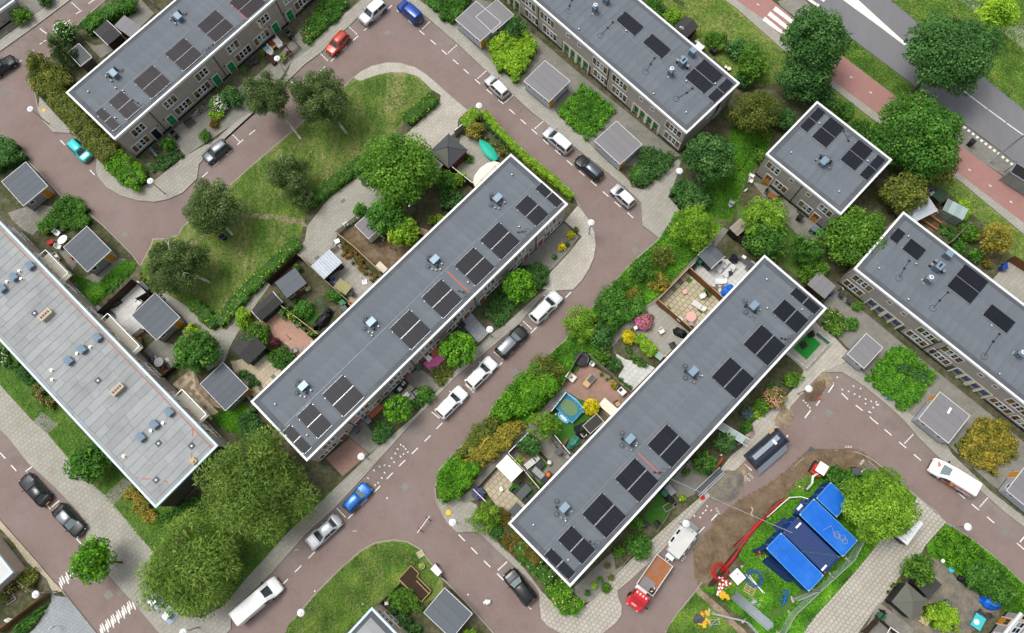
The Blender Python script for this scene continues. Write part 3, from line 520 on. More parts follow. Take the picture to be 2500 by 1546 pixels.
class House:
 """long flat-roofed block; local x runs along the visible facade, y into the depth"""
 def __init__(s,name,label,O,ang,L,Wd,H=5.6,trim='wtrim',felt='rfelt',wall='cladding',group=None,cat='house'):
  s.root=thing(name,label,cat,O,ang,group);s.O=O;s.a=ang;s.L=L;s.W=Wd;s.H=H;s.wall=wall
  s.felt=felt;s.trim=trim;s.inset=.16
 def loc(s,spec,z):
  x,y=P1(spec,z);dx,dy=x-s.O[0],y-s.O[1];c,q=cos(s.a),sin(s.a);return(dx*c+dy*q,-dx*q+dy*c)
 def shell(s,niches=(),panels=(0,0),pw=1.25,ph=.6,zp=.42,plinth=True):
  i=s.inset;L,W_,H=s.L,s.W,s.H;d=.7
  b=MB()
  b.box(i,L-i,i+d,W_-i,0,H-.12)
  xs=i
  for x0,x1,zt in sorted(niches):
   b.box(xs,x0,i,i+d,0,H-.12);b.box(x0,x1,i,i+d,zt,H-.12);xs=x1
  b.box(xs,L-i,i,i+d,0,H-.12)
  b.bd('wall','wall_dark' if s.wall=='cladding' else s.wall,s.root)
  if plinth:
   p=MB();xs=i-.01
   for x0,x1,zt in sorted(niches)+[(L-i+.01,0,0)]:
    p.box(xs,x0,i-.03,i-.002,0,zp-.02);xs=x1
   p.bd('plinth','plinthb',s.root)
  r=MB();z0,z1,w=H-.30,H+.06,.24
  r.box(0,L,0,w,z0,z1);r.box(0,L,W_-w,W_,z0,z1);r.box(0,w,w,W_-w,z0,z1);r.box(L-w,L,w,W_-w,z0,z1)
  r.bd('fascia',s.trim,s.root)
 def cladding(s,side,x0,x1,z0,z1,pw=1.25,ph=.6,holes=(),mat=None):
  """boards as separate parts; side 'f' front, 'l' left gable, 'r' right gable"""
  n=max(1,round((x1-x0)/pw));m=max(1,round((z1-z0)/ph));w=(x1-x0)/n;h=(z1-z0)/m;i=s.inset
  me=cached(('clad',round(w,3),round(h,3),mat or s.wall),lambda:MB().box(-w/2+.008,w/2-.008,-.02,0,.006,h-.006).mesh('cladding_panel',mat or s.wall))
  for a in range(n):
   for c in range(m):
    x=x0+w*(a+.5);z=z0+h*c
    if any(hx0<x<hx1 and z+h/2<hz for hx0,hx1,hz in holes):continue
    j=runi(-.003,.003)
    if side=='f':link('cladding_panel',me,s.root,(x,i-.002+j,z))
    elif side=='b':link('cladding_panel',me,s.root,(x,s.W-i+.002+j,z),PI)
    elif side=='r':link('cladding_panel',me,s.root,(s.L-i+.002+j,x,z),PI/2)
    else:link('cladding_panel',me,s.root,(i-.002+j,x,z),-PI/2)
 def felt_roof(s,step=1.03,ridge=True,margin='front'):
  L,W_,H=s.L,s.W,s.H;w=.24;e=.62
  MB().box(w,L-w,w,W_-w,H-.2,H-.10).bd('roof',s.felt,s.root)
  MB().box(w,L-w,w,w+e,H-.11,H-.065).bd('roof_upstand','rfelt_dark',s.root)
  MB().box(w,L-w,W_-w-.4,W_-w,H-.11,H-.07).bd('roof_upstand','rfelt_dark',s.root)
  n=max(1,round((L-2*w-1.2)/step));st=(L-2*w-1.2)/n;ym=W_/2
  MB().box(w,w+.6,w+e,W_-w-.4,H-.11,H-.075).bd('roof_upstand','rfelt_dark',s.root)
  MB().box(L-w-.6,L-w,w+e,W_-w-.4,H-.11,H-.075).bd('roof_upstand','rfelt_dark',s.root)
  for k in range(n):
   x=w+.6+st*(k+.5)
   for y0,y1 in((w+e,ym),(ym,W_-w-.4)):
    me=cached(('felt',round(st,3),round(y1-y0,2),s.felt),lambda:MB().box(-st/2+.012,st/2-.012,-(y1-y0)/2+.012,(y1-y0)/2-.012,-.04,0).mesh('roofing_sheet',s.felt))
    link('roofing_sheet',me,s.root,(x+runi(-.004,.004),(y0+y1)/2,H-.082+runi(-.006,.006)),runi(-.001,.001))
  if ridge:MB().tube([(w+.6,ym,H-.075),(L-w-.6,ym,H-.075)],.022,6).bd('lightning_cable','stgrey',s.root)
  for k in range(4):
   x=runi(2,L-2);MB().box(-.01,.01,-1.6,1.6,0,.004).bd('felt_lap','rfelt_dark',s.root,(x,W_*random.choice((.3,.7)),H-.075))
 def array(s,spec,nx,ny,cell='panel_cell',pw=1.05,ph=1.74,gap=.10,dy=0):
  x,y=s.loc(spec,s.H+.15);a=link('solar_array',None,s.root,(x,y,s.H-.07))
  fr=MB();tw=nx*pw;th=ny*ph+(ny-1)*gap
  for r in range(ny):
   yy=-th/2+r*(ph+gap)
   fr.box(-tw/2,tw/2,yy-.03,yy,.02,.15);fr.box(-tw/2,tw/2,yy+ph,yy+ph+.02,.05,.2)
  for cx in(-tw/2+.3,tw/2-.3):fr.box(cx-.03,cx+.03,-th/2,th/2,.01,.05)
  fr.bd('mounting_rail','alu',a)
  me=cached(('pv',cell,pw,ph),lambda:MB().box(-pw/2+.012,pw/2-.012,-ph/2,ph/2,0,.035,0).box(-pw/2+.03,pw/2-.03,-ph/2+.02,ph/2-.02,.035,.038,1).mesh('solar_panel',['panel_frame',cell]))
  for r in range(ny):
   for c in range(nx):
    o=link('solar_panel',me,a,(-tw/2+pw*(c+.5),-th/2+r*(ph+gap)+ph/2,.16));o.rotation_euler=(rad(2.2),0,0)
  o2=MB()
  for c in((-tw/2-.06,-th/2+.2),(tw/2+.06,th/2-.3),(-tw/2-.06,th/2-.5)):o2.cyl(c[0],c[1],0,.07,.05,8)
  o2.bd('ballast_clip','alu',a)
 def vent_cluster(s,spec,rz=.0,kind=0,z=.75):
  x,y=s.loc(spec,s.H+z);r=link('ventilation_stack',None,s.root,(x,y,s.H-.08),rz)
  if kind==0:
   MB().box(-.34,.34,-.5,.5,0,z).bd('duct_body','duct_side',r);MB().box(-.37,.37,-.53,.53,z,z+.09).bd('duct_cover','duct_blue',r)
   for px,py,h,rd in((-.62,.35,.5,.17),(.62,.55,.62,.17),(-.85,-.25,.3,.1),(-.9,.75,.25,.09),(-.5,1.0,.22,.08)):
    MB().cyl(px,py,0,h,rd*.7,10).cyl(px,py,h,h+.07,rd,10,1).bd('flue_pipe',['pblack','pblack' if h>.4 else 'stgrey'],r)
   for px,py in((.1,1.05),(1.0,.05)):
    MB().cyl(px,py,-.0,.012,.36,16).cyl(px,py,.012,.2,.08,8,1).ball((px,py,.22),.1,8,5,1).bd('flue_collar',['rfelt_dark','stgrey'],r)
  elif kind==1:
   MB().box(-.3,.3,-.3,.3,0,z+.35).bd('duct_body','duct_side',r);MB().box(-.33,.33,-.33,.33,z+.35,z+.42).bd('duct_cover','duct_blue',r)
   MB().cyl(0,0,z+.42,z+.6,.17,12).cyl(0,0,z+.6,z+.72,.26,12).cyl(0,0,z+.72,z+.8,.12,10,1).bd('cowl',['wtrim','stgrey'],r,smooth=False)
   o=MB();o.prism([(.42*cos(t)*(1+.5*mnoise.noise((t*2,x,y))),.42*sin(t)*(1+.5*mnoise.noise((t*2,y,x))))for t in np.linspace(0,6.1,18)],.0,.012);o.bd('flashing_skirt','moss_patch',r)
  elif kind==2:
   MB().box(-.36,.36,-.3,.3,0,z+.3).bd('duct_body','duct_side',r);MB().box(-.4,.4,-.34,.34,z+.3,z+.38).bd('duct_cover','duct_blue',r)
  elif kind==3:
   MB().box(-.32,.32,-.45,.45,0,z+.2).bd('duct_body','duct_side',r);MB().box(-.36,.36,-.49,.49,z+.2,z+.28).box(-.1,.1,-.25,.3,z+.28,z+.34,1).bd('duct_cover',['duct_blue','pblack'],r)
   for px,py in((-.7,-.2),(-.6,.5),(.75,.1)):
    MB().cyl(px,py,0,.55,.13,10).cyl(px,py,.55,.68,.2,10,1).bd('flue_pipe',['pblack','stgrey'],r)
  return r
 def cap(s,spec,z=.2):x,y=s.loc(spec,s.H+z);link('vent_cap',cap_me(),s.root,(x,y,s.H-.08))
 def cable(s,specs):
  pts=[s.loc(q,s.H)for q in specs.split('|')];z=s.H-.06
  o=MB().tube([(p[0],p[1],z)for p in pts],.03,6);n=len(pts)
  for p in pts[:-1]:o.box(p[0]-.12,p[0]+.12,p[1]-.1,p[1]+.1,z-.02,z+.08)
  q=pts[-1];o.tube([(q[0]+.38*cos(t),q[1]+.38*sin(t),z-.01)for t in np.linspace(0,2*PI,17)],.02,5)
  o.bd('cable_run','pblack',s.root)
 def tape(s,a,b,w=.16):
  p,q=s.loc(a,s.H),s.loc(b,s.H);MB().bar((p[0],p[1],s.H-.068),(q[0],q[1],s.H-.068),w,.012).bd('painted_stripe','red_tape',s.root)
 def window(s,x,z,cells,w,h,side='f',sash='brown_sash',open_=None):
  """white frame; cells: B white fixed light with 2 panes, A coloured opening sash with 2 panes, S small single"""
  def mk():
   f=MB();t=.075
   f.box(-w/2-t,w/2+t,-.05,.01,-t-.03,0);f.box(-w/2-t,w/2+t,-.05,.01,h,h+t);f.box(-w/2-t,-w/2,-.05,.01,0,h);f.box(w/2,w/2+t,-.05,.01,0,h)
   cw=w/len(cells)
   for k in range(1,len(cells)):
    g_=.09 if(len(cells)==4 and k==2)else.04
    f.box(-w/2+cw*k-g_/2,-w/2+cw*k+g_/2,-.045,.01,0,h)
   return f.mesh('window','wtrim')
  o=link('window',cached(('win',cells,w,h),mk),s.root)
  if side=='f':o.location=(x,s.inset-.024,z)
  elif side=='r':o.location=(s.L-s.inset+.024,x,z);o.rotation_euler=(0,0,PI/2)
  elif side=='b':o.location=(x,s.W-s.inset+.024,z);o.rotation_euler=(0,0,PI)
  else:o.location=(s.inset-.024,x,z);o.rotation_euler=(0,0,-PI/2)
  cw=w/len(cells)
  for k,c in enumerate(cells):
   cx=-w/2+cw*(k+.5);col='wtrim' if c=='B' else sash
   pc=cw-.07
   sm=cached(('sash',c,round(pc,3),h,col),lambda:MB().box(-pc/2,-pc/2+.06,-.035,0,.02,h-.02).box(pc/2-.06,pc/2,-.035,0,.02,h-.02).box(-pc/2+.06,pc/2-.06,-.035,0,.02,.08).box(-pc/2+.06,pc/2-.06,-.035,0,h-.08,h-.02).box(-pc/2+.06,pc/2-.06,-.03,0,h/2-.025,h/2+.025).mesh('sash',col))
   link('sash',sm,o,(cx,0,0))
   for r in range(2):
    gl=random.choice(('gl_dark','gl_dark','gl_dark','gl_pale'))if c=='B' else random.choice(('gl_tan','gl_tan','gl_dark'))
    gm=cached(('pane',round(pc,3),h,gl),lambda:MB().box(-pc/2+.05,pc/2-.05,-.014,-.006,.05,h/2-.02).mesh('pane',gl))
    link('pane',gm,o,(cx,0,r*(h/2-.02)))
  if open_:
   pc=cw-.07
   ob=link('open_casement',cached(('casement',round(pc,3),h),lambda:MB().box(0,.05,-pc,0,.02,h-.02).box(.05,.056,-pc+.06,-.06,.08,h-.08,1).mesh('open_casement',['cream_paint','gl_pale'])),o,(open_*w/2,-.05,0),open_*-.35)
  return o
 def door(s,x,col,w=.93,h=2.1,depth=.0,frame='wtrim',open_=False,glazed=False,z=.12):
  y=s.inset-.03+depth
  f=MB();f.box(-w/2-.09,-w/2,-.05,.03,0,h+.08);f.box(w/2,w/2+.09,-.05,.03,0,h+.08);f.box(-w/2,w/2,-.05,.03,h,h+.08)
  o=f.bd('door',frame,s.root,(x,y,z-.1))
  if open_:
   MB().box(-w/2,w/2,-.012,.0,0,h).bd('doorway','plinthb',o);MB().box(0,.045,0,w-.05,.1,h).bd('door_leaf',col,o,(w/2-.05,-.02,0),rad(68))
  else:
   l=MB().box(-w/2,w/2,-.03,0,.42,h,0).box(-w/2,w/2,-.034,0,0,.42,1).box(-.13,.13,-.045,-.03,1.22,1.27,2)
   if glazed:
    l.box(-w/2+.16,-.03,-.036,-.03,1.15,h-.18,3);l.box(.03,w/2-.16,-.036,-.03,1.15,h-.18,3)
   l.bd('door_leaf',[col,col if glazed else 'stgrey','alu','gl_dark'],o)
   MB().box(-.05,.05,-.07,-.03,0,.03).bd('handle','alu',o,(w/2-.12,0,1.05))
  return o
 def downpipe(s,x,z=None):MB().tube([(x,s.inset-.07,.1),(x,s.inset-.07,s.H-.3)],.05,8).bd('downpipe','plinthb',s.root)
 def lamp(s,x,z=2.2):MB().box(-.06,.06,-.16,0,0,.14).box(-.05,.05,-.14,-.02,-.12,0,1).bd('wall_lamp',['pblack','wtrim'],s.root,(x,s.inset-.03,z))
def corner(spec_o,spec_x,z=5.6):
 (ox,oy),(px,py)=P(spec_o+' '+spec_x,z);return(ox,oy),atan2(py-oy,px-ox),hypot(px-ox,py-oy)
O,an,_=corner('a812,995','a1948,0')
A=House('row_house','grey clad flat-roofed row with green front doors and brownish solar arrays',O,an,42.5,9.7)
xa=lambda sp,z:A.loc(sp,z)[0]
A.shell();A.felt_roof(1.0);A.cladding('f',.2,30.2,.45,5.25,1.25,.6);A.cladding('l',.2,9.5,.45,5.25,1.4,1.2)
for sp,c,op in(("a980,920",'ABB',0),("a1205,720",'BBA',0),("a1430,525",'ABB',0),("a1650,330",'BBA',0),("a1868,143",'ABB',-1),("b325,0",'BBA',0)):A.window(xa(sp,4.0),3.3,c,1.85,1.35,open_=op)
for sp in("a1030,1050","a1330,785","a1465,665","a1760,408","a1888,293","b428,35"):A.window(xa(sp,1.7),.98,'ABBA',2.5,1.35)
for sp,op in(("a1130,970",1),("a1245,878",0),("a1565,590",0),("a1670,500",0),("a1985,222",0),("b345,135",0)):A.door(xa(sp,1.2),'door_green',open_=bool(op));A.lamp(xa(sp,1.2)+(.75 if op else-.75))
for sp in("a1125,865","a1560,470","b225,60"):A.downpipe(xa(sp,3))
for sp,nx in(("a763,845",1),("a880,745",2),("a1078,580",3),("a1303,385",3),("a1530,185",3)):A.array(sp,nx,2,'panel_cell_brown')
A.array("a1758,20",3,2,'panel_cell_brown');A.tape("a1625,10","a1745,130")
A.vent_cluster("a800,515",0);A.vent_cluster("a1258,110",0)
for sp in("a621,645","a815,620","a813,832","a868,640"):A.cap(sp)
A.cable("a940,710|a977,730|a1010,755");A.cable("a1510,318|a1480,340|a1455,365")
O,an0,_=corner('c1385,950','c290,0');an=an0+PI
L=42.5;O2=(O[0]+L*cos(an0),O[1]+L*sin(an0))
B=House('row_house','grey clad row with groups of four green doors under one white frame',O2,an,L,9.7)
xb=lambda sp,z:B.loc(sp,z)[0]
nich=[]
for sps in(("c503,385","c630,488"),("c1005,805","c1137,915"),("c20,-20","c143,65")):
 x0,x1=xb(sps[0],1.3),xb(sps[1],1.3);x0,x1=min(x0,x1)-.7,max(x0,x1)+.7;nich.append((x0,x1,2.35))
B.shell(nich);B.felt_roof(1.0)
B.cladding('f',.2,42.3,.45,5.25,1.3,.8,holes=[(a-.2,b+.2,c)for a,b,c in nich]);B.cladding('r',.2,9.5,.45,5.25,1.16,.8)
for sp in("c765,470","c905,590","c1295,915","c385,150","c250,35"):B.window(xb(sp,4.0),3.3,'ABBA',2.5,1.35)
for sp in("c748,575","c880,690","c1260,1010","c380,265","c250,155"):B.window(xb(sp,1.7),.98,'ABBA',2.5,1.35)
for sp in("c535,260","c617,328","c1057,708","c1142,775"):B.window(xb(sp,4.4),4.15,'A',.5,.55)
def four_doors(Hs,x0,x1,col):
 f=MB();i=Hs.inset
 f.box(x0-.02,x1+.02,i-.06,i+.02,2.35,2.47)
 for k in range(5):
  x=x0+(x1-x0)*k/4;w=.09 if k in(0,4)else(.2 if k==2 else.13);f.box(x-w,x+w,i-.05,i+.26,.02,2.35)
 o=f.bd('porch','cream_paint',Hs.root)
 for k in range(4):
  x=x0+(x1-x0)*(k+.5)/4;l=MB().box(-.42,.42,-.05,0,.5,2.3).box(-.42,.42,-.055,0,.05,.5,1).box(-.14,.14,-.07,-.05,1.5,1.56,2)
  l.bd('door',[col,'concrete','alu'],o,(x,i+.26,0))
for a,b,c in nich:four_doors(B,a,b,'door_green')
for sp in("c820,555","c318,130"):B.downpipe(xb(sp,3))
for sp,z in(("c1600,780",3),):MB().box(0,.02,-.3,.3,.3,5.2).bd('dark_wall_strip','plinthb',B.root,(L-B.inset+.022,B.loc(sp,z)[1],0))
for sp,zz in(("c1555,805",3.3),("c1610,815",.9)):B.window(B.loc(sp,zz+.6)[1],zz,'BB',1.2,1.2,'r')
for sp,nx,ny in(("c980,165",3,1),("c1172,325",3,1),("c1508,540",3,2),("c1625,640",1,2)):B.array(sp,nx,ny,'panel_cell')
B.vent_cluster("c735,55",0,1);B.vent_cluster("c815,-10",0,2);B.vent_cluster("c1275,505",0,1);B.vent_cluster("c1362,432",0,3,.9);B.vent_cluster("c1428,365",0,2)
for sp in("c957,213","c1385,570","c1590,588","c1384,792","c622,200","c1152,660"):B.cap(sp)
B.cable("c862,158|c825,197|c775,250");B.cable("c1157,412|c1130,455|c1095,510");B.cable("c1426,628|c1386,658|c1312,700");B.cable("c570,0|c555,40|c548,78")
O,an,L=corner('z749,1127','z1387,499')
C=House('row_house','long grey clad row in the centre with red doors facing the street of parked cars',O,an,L,9.55)
xc=lambda sp,z:C.loc(sp,z)[0]
C.shell();C.felt_roof(1.03);C.cladding('f',.2,L-.2,.45,5.25,1.25,.6);C.cladding('l',.2,9.35,.45,5.25,1.16,1.2)
for sp,c in(("f1725,570",'BBA'),("f1505,780",'ABB'),("f1280,1000",'BBA'),("f1055,1225",'ABB'),("f825,1450",'BBA'),("j585,155",'ABB'),("g405,130",'BBA'),("g190,350",'ABB')):C.window(xc(sp,4.0),3.3,c,1.85,1.35)
for sp in("f1915,415","f1765,580","f1490,855","f1330,1025","f1040,1300","f900,1430","j585,215","g440,165"):C.window(xc(sp,1.7),.98,'ABBA',2.5,1.35)
for sp in("f1985,370","f1680,675","f1570,785","f1250,1105","f1145,1215","g345,265","j805,10","j695,120"):C.door(xc(sp,1.2),'door_red');C.lamp(xc(sp,1.2)+.8)
for sp in("f1625,690","f1190,1130","g298,260","j750,20"):C.downpipe(xc(sp,2.5))
for sp,nx in(("f1168,885",3),("f1393,665",3),("f1625,437",3),("f1805,255",3),("f690,1355",3),("z1299,514",2),("z1341,476",1)):C.array(sp,nx,2)
C.array("z767,1027",2,2);C.array("z725,1073",1,2)
for sp in("f888,830","f1340,385","f405,1285","z1215,482"):C.vent_cluster(sp,-PI/2+PI)
for sp in("f205,1413","f893,927","f1380,455","f1578,547","f1160,5","j432,105","z1250,425"):C.cap(sp)
C.cap("f1940,150",.3)
C.cable("f1512,612|f1540,620|f1570,632");C.cable("f1935,195|f1960,192|f2000,190");C.tape("f1425,470","f1590,625")
O,an,L=corner('z1392,1434','z2019,753')
F=House('row_house','dark flat-roofed row beside works site with black solar arrays',O,an,L,9.25)
xf=lambda sp,z:F.loc(sp,z)[0]
F.shell();F.felt_roof(1.03);F.cladding('f',.2,L-.2,.45,5.25,2.5,1.2);F.cladding('l',.2,9.05,.45,5.25,1.8,1.2)
for k in range(8):F.window(2.6+k*5.25,3.3,'ABB' if k%2 else 'BBA',1.85,1.35);F.window(2.2+k*5.25,.98,'ABBA',2.5,1.35);F.door(4.5+k*5.25+(.6 if k%2 else-.1),'door_red')
for k in range(8):F.window(2.6+k*5.25,3.3,'ABBA',2.5,1.35,'b');F.window(2.4+k*5.25,.98,'ABBA',2.5,1.35,'b')
for sp,nx in(("k485,1020",1),("k605,885",2),("k800,675",3),("k1033,425",3),("k1262,182",3),("g1715,1228",3),("g1940,995",3),("h380,790",2),("h485,680",1)):F.array(sp,nx,2)
for sp in("g1865,712","g1435,1180","k985,132","k518,620"):F.vent_cluster(sp,-PI/2+PI)
for sp in("g1957,525","g1498,1212","k298,743","k527,715","k545,992","k1030,180","g1960,730","h463,740"):F.cap(sp)
F.cable("k700,862|k680,880|k755,880");F.cable("k1158,370|k1190,375|k1225,368");F.cable("h315,948|h340,955|h380,950");F.tape("k1035,228","k1195,385")
O,an,L=corner('d200,1095','h735,75')
G=House('detached_house','small flat-roofed grey house with two orange doors among trees',O,an,L,9.8)
xg=lambda sp,z:G.loc(sp,z)[0]
G.shell();G.felt_roof(1.0);G.cladding('f',.2,L-.2,.45,5.25,1.25,.6)
for sp,c in(("d260,1190",'ABB'),("h625,40",'BBA')):G.window(xg(sp,4.0),3.3,c,1.85,1.35)
for sp,c in(("d285,1345",'BBA'),("h460,40",'ABB')):G.window(xg(sp,1.7),.98,c,1.85,1.35)
for sp in("d388,1278","d512,1375"):G.window(xg(sp,4.4),4.15,'A',.5,.55)
for sp in("d200,1290","h535,110"):G.door(xg(sp,1.2),'door_orange',glazed=True)
G.downpipe(xg("d450,1340",3))
for sp,nx in(("d535,848",1),("d645,938",2),("d848,1100",2),("d960,1188",1)):G.array(sp,nx,2)
G.vent_cluster("d620,1140",0)
for sp in("d387,1077","d586,870","d672,1142","d932,1137","d727,1355"):G.cap(sp)
G.cable("d755,930|d790,1000|d795,950")
O,an,_=corner('h825,455','h2035,1415')
D=House('row_house','grey clad row with blue doors in cream porches on the east side',O,an,42.5,9.6)
xd=lambda sp,z:D.loc(sp,z)[0]
nich=[]
for sps in(("h935,735","h1095,862"),("h1535,1235","h1707,1372")):
 x0,x1=xd(sps[0],1.3),xd(sps[1],1.3);nich.append((min(x0,x1)-.7,max(x0,x1)+.7,2.35))
D.shell(nich);D.felt_roof(1.0);D.cladding('f',.2,26.2,.45,5.25,1.3,.8,holes=[(a-.2,b+.2,c)for a,b,c in nich]);D.cladding('l',.2,9.4,.45,5.25,1.2,1.2)
for sp in("h888,557","h1348,935","h1515,1075","h1965,1470"):D.window(xd(sp,4.0),3.3,'ABBA',2.5,1.35)
for sp in("h800,618","h1245,983","h1405,1115","h1830,1480","l1975,90"):D.window(xd(sp,1.7),.98,'ABBA',2.5,1.35)
for sp in("h1078,698","h1178,778","h1717,1222","h1818,1307"):D.window(xd(sp,4.4),4.15,'A',.5,.55)
for a,b,c in nich:four_doors(D,a,b,'door_blue')
for sp in("h1340,1050","h1440,1010"):D.downpipe(xd(sp,3))
for sp,nx,ny in(("h1137,220",1,1),("h1256,317",2,1),("h1637,562",3,2),("h1860,808",3,1)):D.array(sp,nx,ny)
D.vent_cluster("h1500,350",0,2);D.vent_cluster("h1437,435",0,3,.9);D.vent_cluster("h1360,525",0,1);D.vent_cluster("h2010,1055",0,1)
for sp in("h1012,447","h1275,415","h1220,220","h1810,855","h1220,668","h1868,1198"):D.cap(sp)
D.cable("h1222,398|h1187,452|h1150,520");D.cable("h1496,622|h1438,680|h1390,735");D.cable("h1862,918|h1818,970|h1755,1075")
O,an0,_=corner('i1095,615','e0,955');Wd=9.25;an=an0
(ex,ey)=P1('i1550,180',5.6);an=atan2(P1('e0,115',5.6)[1]-ey,P1('e0,115',5.6)[0]-ex)+PI
L=41.5;O2=(ex-L*cos(an),ey-L*sin(an))
# facade frame: x towards the east corner, y from the SW side to the NE side -> mirror so that 'f' is the SW side
O3=(O2[0]+Wd*sin(an),O2[1]-Wd*cos(an))
E_=House('row_house','row with wrinkled pale grey felt roof and pale blue roof edge',O3,an,L,Wd,trim='blue_trim',felt='rfelt_old',wall='wall_beige')
E_.shell()
E_.cladding('b',.2,L-.2,.45,5.25,2.6,1.2,mat='cladding');E_.cladding('r',.2,Wd-.2,.45,5.25,1.5,1.2,mat='wall_dark')
w=.24;H=5.6
MB().box(w,L-w,w,Wd-w,H-.2,H-.1).bd('roof','rfelt_old',E_.root)
def wavy(x0,x1,y0,y1,seed):
 """one felt strip, slack and wrinkled"""
 o=MB();n=6;vs=[]
 for k in range(n+1):
  y=y0+(y1-y0)*k/n;dx=.09*mnoise.noise((seed*1.7+x0*.35,y*.45,3.3));dx2=.09*mnoise.noise((seed*1.7+(x1)*.35,y*.45,3.3))
  zz=.012*mnoise.noise((x0,y*1.3,seed));vs+=[(x0+dx+.012,y,H-.075+zz),(x1+dx2-.012,y,H-.055+zz)]
 n0=len(vs);vs+=[(v[0],v[1],H-.11)for v in vs]
 fs=[]
 for k in range(n):
  a=2*k;fs+=[(a,a+1,a+3,a+2),(a+1,a+1+n0,a+3+n0,a+3),(a+n0,a,a+2,a+2+n0)]
 fs+=[(0,n0,n0+1,1),(2*n,2*n+1,2*n+1+n0,2*n+n0)]
 o.add(vs,fs);o.bd('roofing_sheet','rfelt_old',E_.root)
x=w+.45;k=0
while x<L-w-1.0:
 st=.98;y=w+.35;cuts=[]
 yy=w+.35+runi(.8,3.5)
 while yy<Wd-w-.9:cuts.append(yy);yy+=runi(2.6,5.2)
 for y1 in cuts+[Wd-w-.35]:
  if y1-y>.3:wavy(x,min(x+st,L-w-.5),y+.012,y1-.012,1);
  y=y1
 x+=st;k+=1
for y0,y1 in((w,w+.34),(Wd-w-.34,Wd-w)):
 for q in range(14):
  xx=w+(L-2*w)*q/14;MB().box(xx+.01,xx+(L-2*w)/14-.01,y0,y1,H-.11,H-.05+runi(-.01,.01)).bd('edge_felt','rfelt_old',E_.root)
MB().box(w+.2,L-w-.2,Wd-w-.5,Wd-w-.42,H-.08,H-.03).bd('gutter_seam','terracotta',E_.root)
def old_duct(sp,z=.5,kind=0):
 x,y=E_.loc(sp,H+z);r=link('ventilation_stack',None,E_.root,(x,y,H-.06))
 MB().box(-.42,.42,-.35,.35,0,z).bd('duct_body','duct_side',r)
 MB().add([(-.48,-.4,z),(.48,-.4,z),(.48,.4,z),(-.48,.4,z),(-.48,0,z+.22),(.48,0,z+.22)],[(0,1,5,4),(2,3,4,5),(0,4,3),(1,2,5),(3,2,1,0)]).bd('duct_cover','duct_blue',r)
 MB().tube([(.6*cos(t),.55*sin(t),.02)for t in np.linspace(0,2*PI,15)],.03,5).bd('flashing_ring','stgrey',r)
for sp in("e205,430","e90,510","e5,590","e685,940","e575,1025","e480,1105","i1088,30","i993,120","e1195,1470"):old_duct(sp)
for sp in("e135,470","e148,525","e48,545","e640,1010","e545,1055","e365,1175","e370,1240","i1155,20","i1070,75","i877,255"):
 x,y=E_.loc(sp,H+.2);MB().cyl(0,0,0,.03,.3,14).cyl(0,0,.03,.3,.1,10,1).cyl(0,0,.3,.36,.15,10,2).bd('flue_pipe',['concrete','stgrey','alu'],E_.root,(x,y,H-.06))
for sp in("e245,770","e695,1248","i1125,165","i1107,425","i1360,183"):
 x,y=E_.loc(sp,H);MB().box(-.33,.33,-.33,.33,0,.03).cyl(0,0,.03,.1,.12,10,1).bd('roof_drain',['rfelt_dark','wtrim'],E_.root,(x,y,H-.055))
for sp in("e320,780","e830,1310"):
 x,y=E_.loc(sp,H+.5);c=link('chimney',None,E_.root,(x,y,H-.06))
 MB().box(-.35,.35,-.75,.75,0,.6).bd('stack','brick_yellow',c);MB().box(-.4,.4,-.8,.8,.6,.66).bd('coping','concrete',c)
 for q in range(4):MB().cyl(0,-.5+.33*q,.66,.86,.12,10,0,.1).bd('clay_pot','terracotta',c)
E_.tape("i1368,40","i1358,270",.14);E_.tape("i950,408","i1190,435",.14)
MB().box(-.35,.35,-.3,.3,0,.4).ball((.1,0,.45),.16,8,5).bd('chimney_stub','brick_yellow',E_.root,(*E_.loc("i1370,290",H+.3),H-.06))
for k in range(8):
 x0=2.2+5.1*k
 E_.window(x0,3.2,'ABBA',2.4,1.4,'b',sash='amber_paint');E_.window(x0+.2,.95,'ABBA',2.6,1.4,'b',sash='amber_paint');E_.window(x0,3.3,'BBA',1.85,1.35,'f')
for sps in("e320,365 495,515","e730,840 1000,1030","e1290,1340 1480,1500"):
 (x0,_),(x1,_)=[E_.loc(q,2.9)for q in('e'+sps[1:].split(' ')[0],'e'+sps.split(' ')[1])]
 x0,x1=min(x0,x1),max(x0,x1);b=link('balcony',None,E_.root,(0,Wd-.16,2.75))
 for q in range(3):MB().box(x0+(x1-x0)*q/3+.01,x0+(x1-x0)*(q+1)/3-.01,0,1.25,0,.16).bd('balcony_slab','concrete',b)
 rl=MB().box(x0,x1,1.2,1.24,1.0,1.05).box(x0,x1,1.21,1.23,.3,.9,1).box(x0,x0+.04,.1,1.24,1.0,1.05).box(x1-.04,x1,.1,1.24,1.0,1.05)
 for q in range(5):rl.box(x0+(x1-x0-.04)*q/4,x0+(x1-x0-.04)*q/4+.04,1.2,1.24,.16,1.0)
 rl.bd('balcony_rail',['alu','gl_pale'],b)
 E_.window((x0+x1)/2-.3,2.95,'AB',1.5,2.0,'b',sash='amber_paint')
def simple_house(name,label,O,an,L,Wd,trim,felt,wall,wins=True,side='r'):
 h=House(name,label,O,an,L,Wd,trim=trim,felt=felt,wall=wall);h.shell();h.felt_roof(1.03,ridge=False)
 return h
O,an,_=corner('j700,1510','j895,1325');(tx,ty)=P1('j895,1325',5.6)
u=P1('j1075,1512',5.6);an=atan2(ty-u[1],tx-u[0])-PI/2
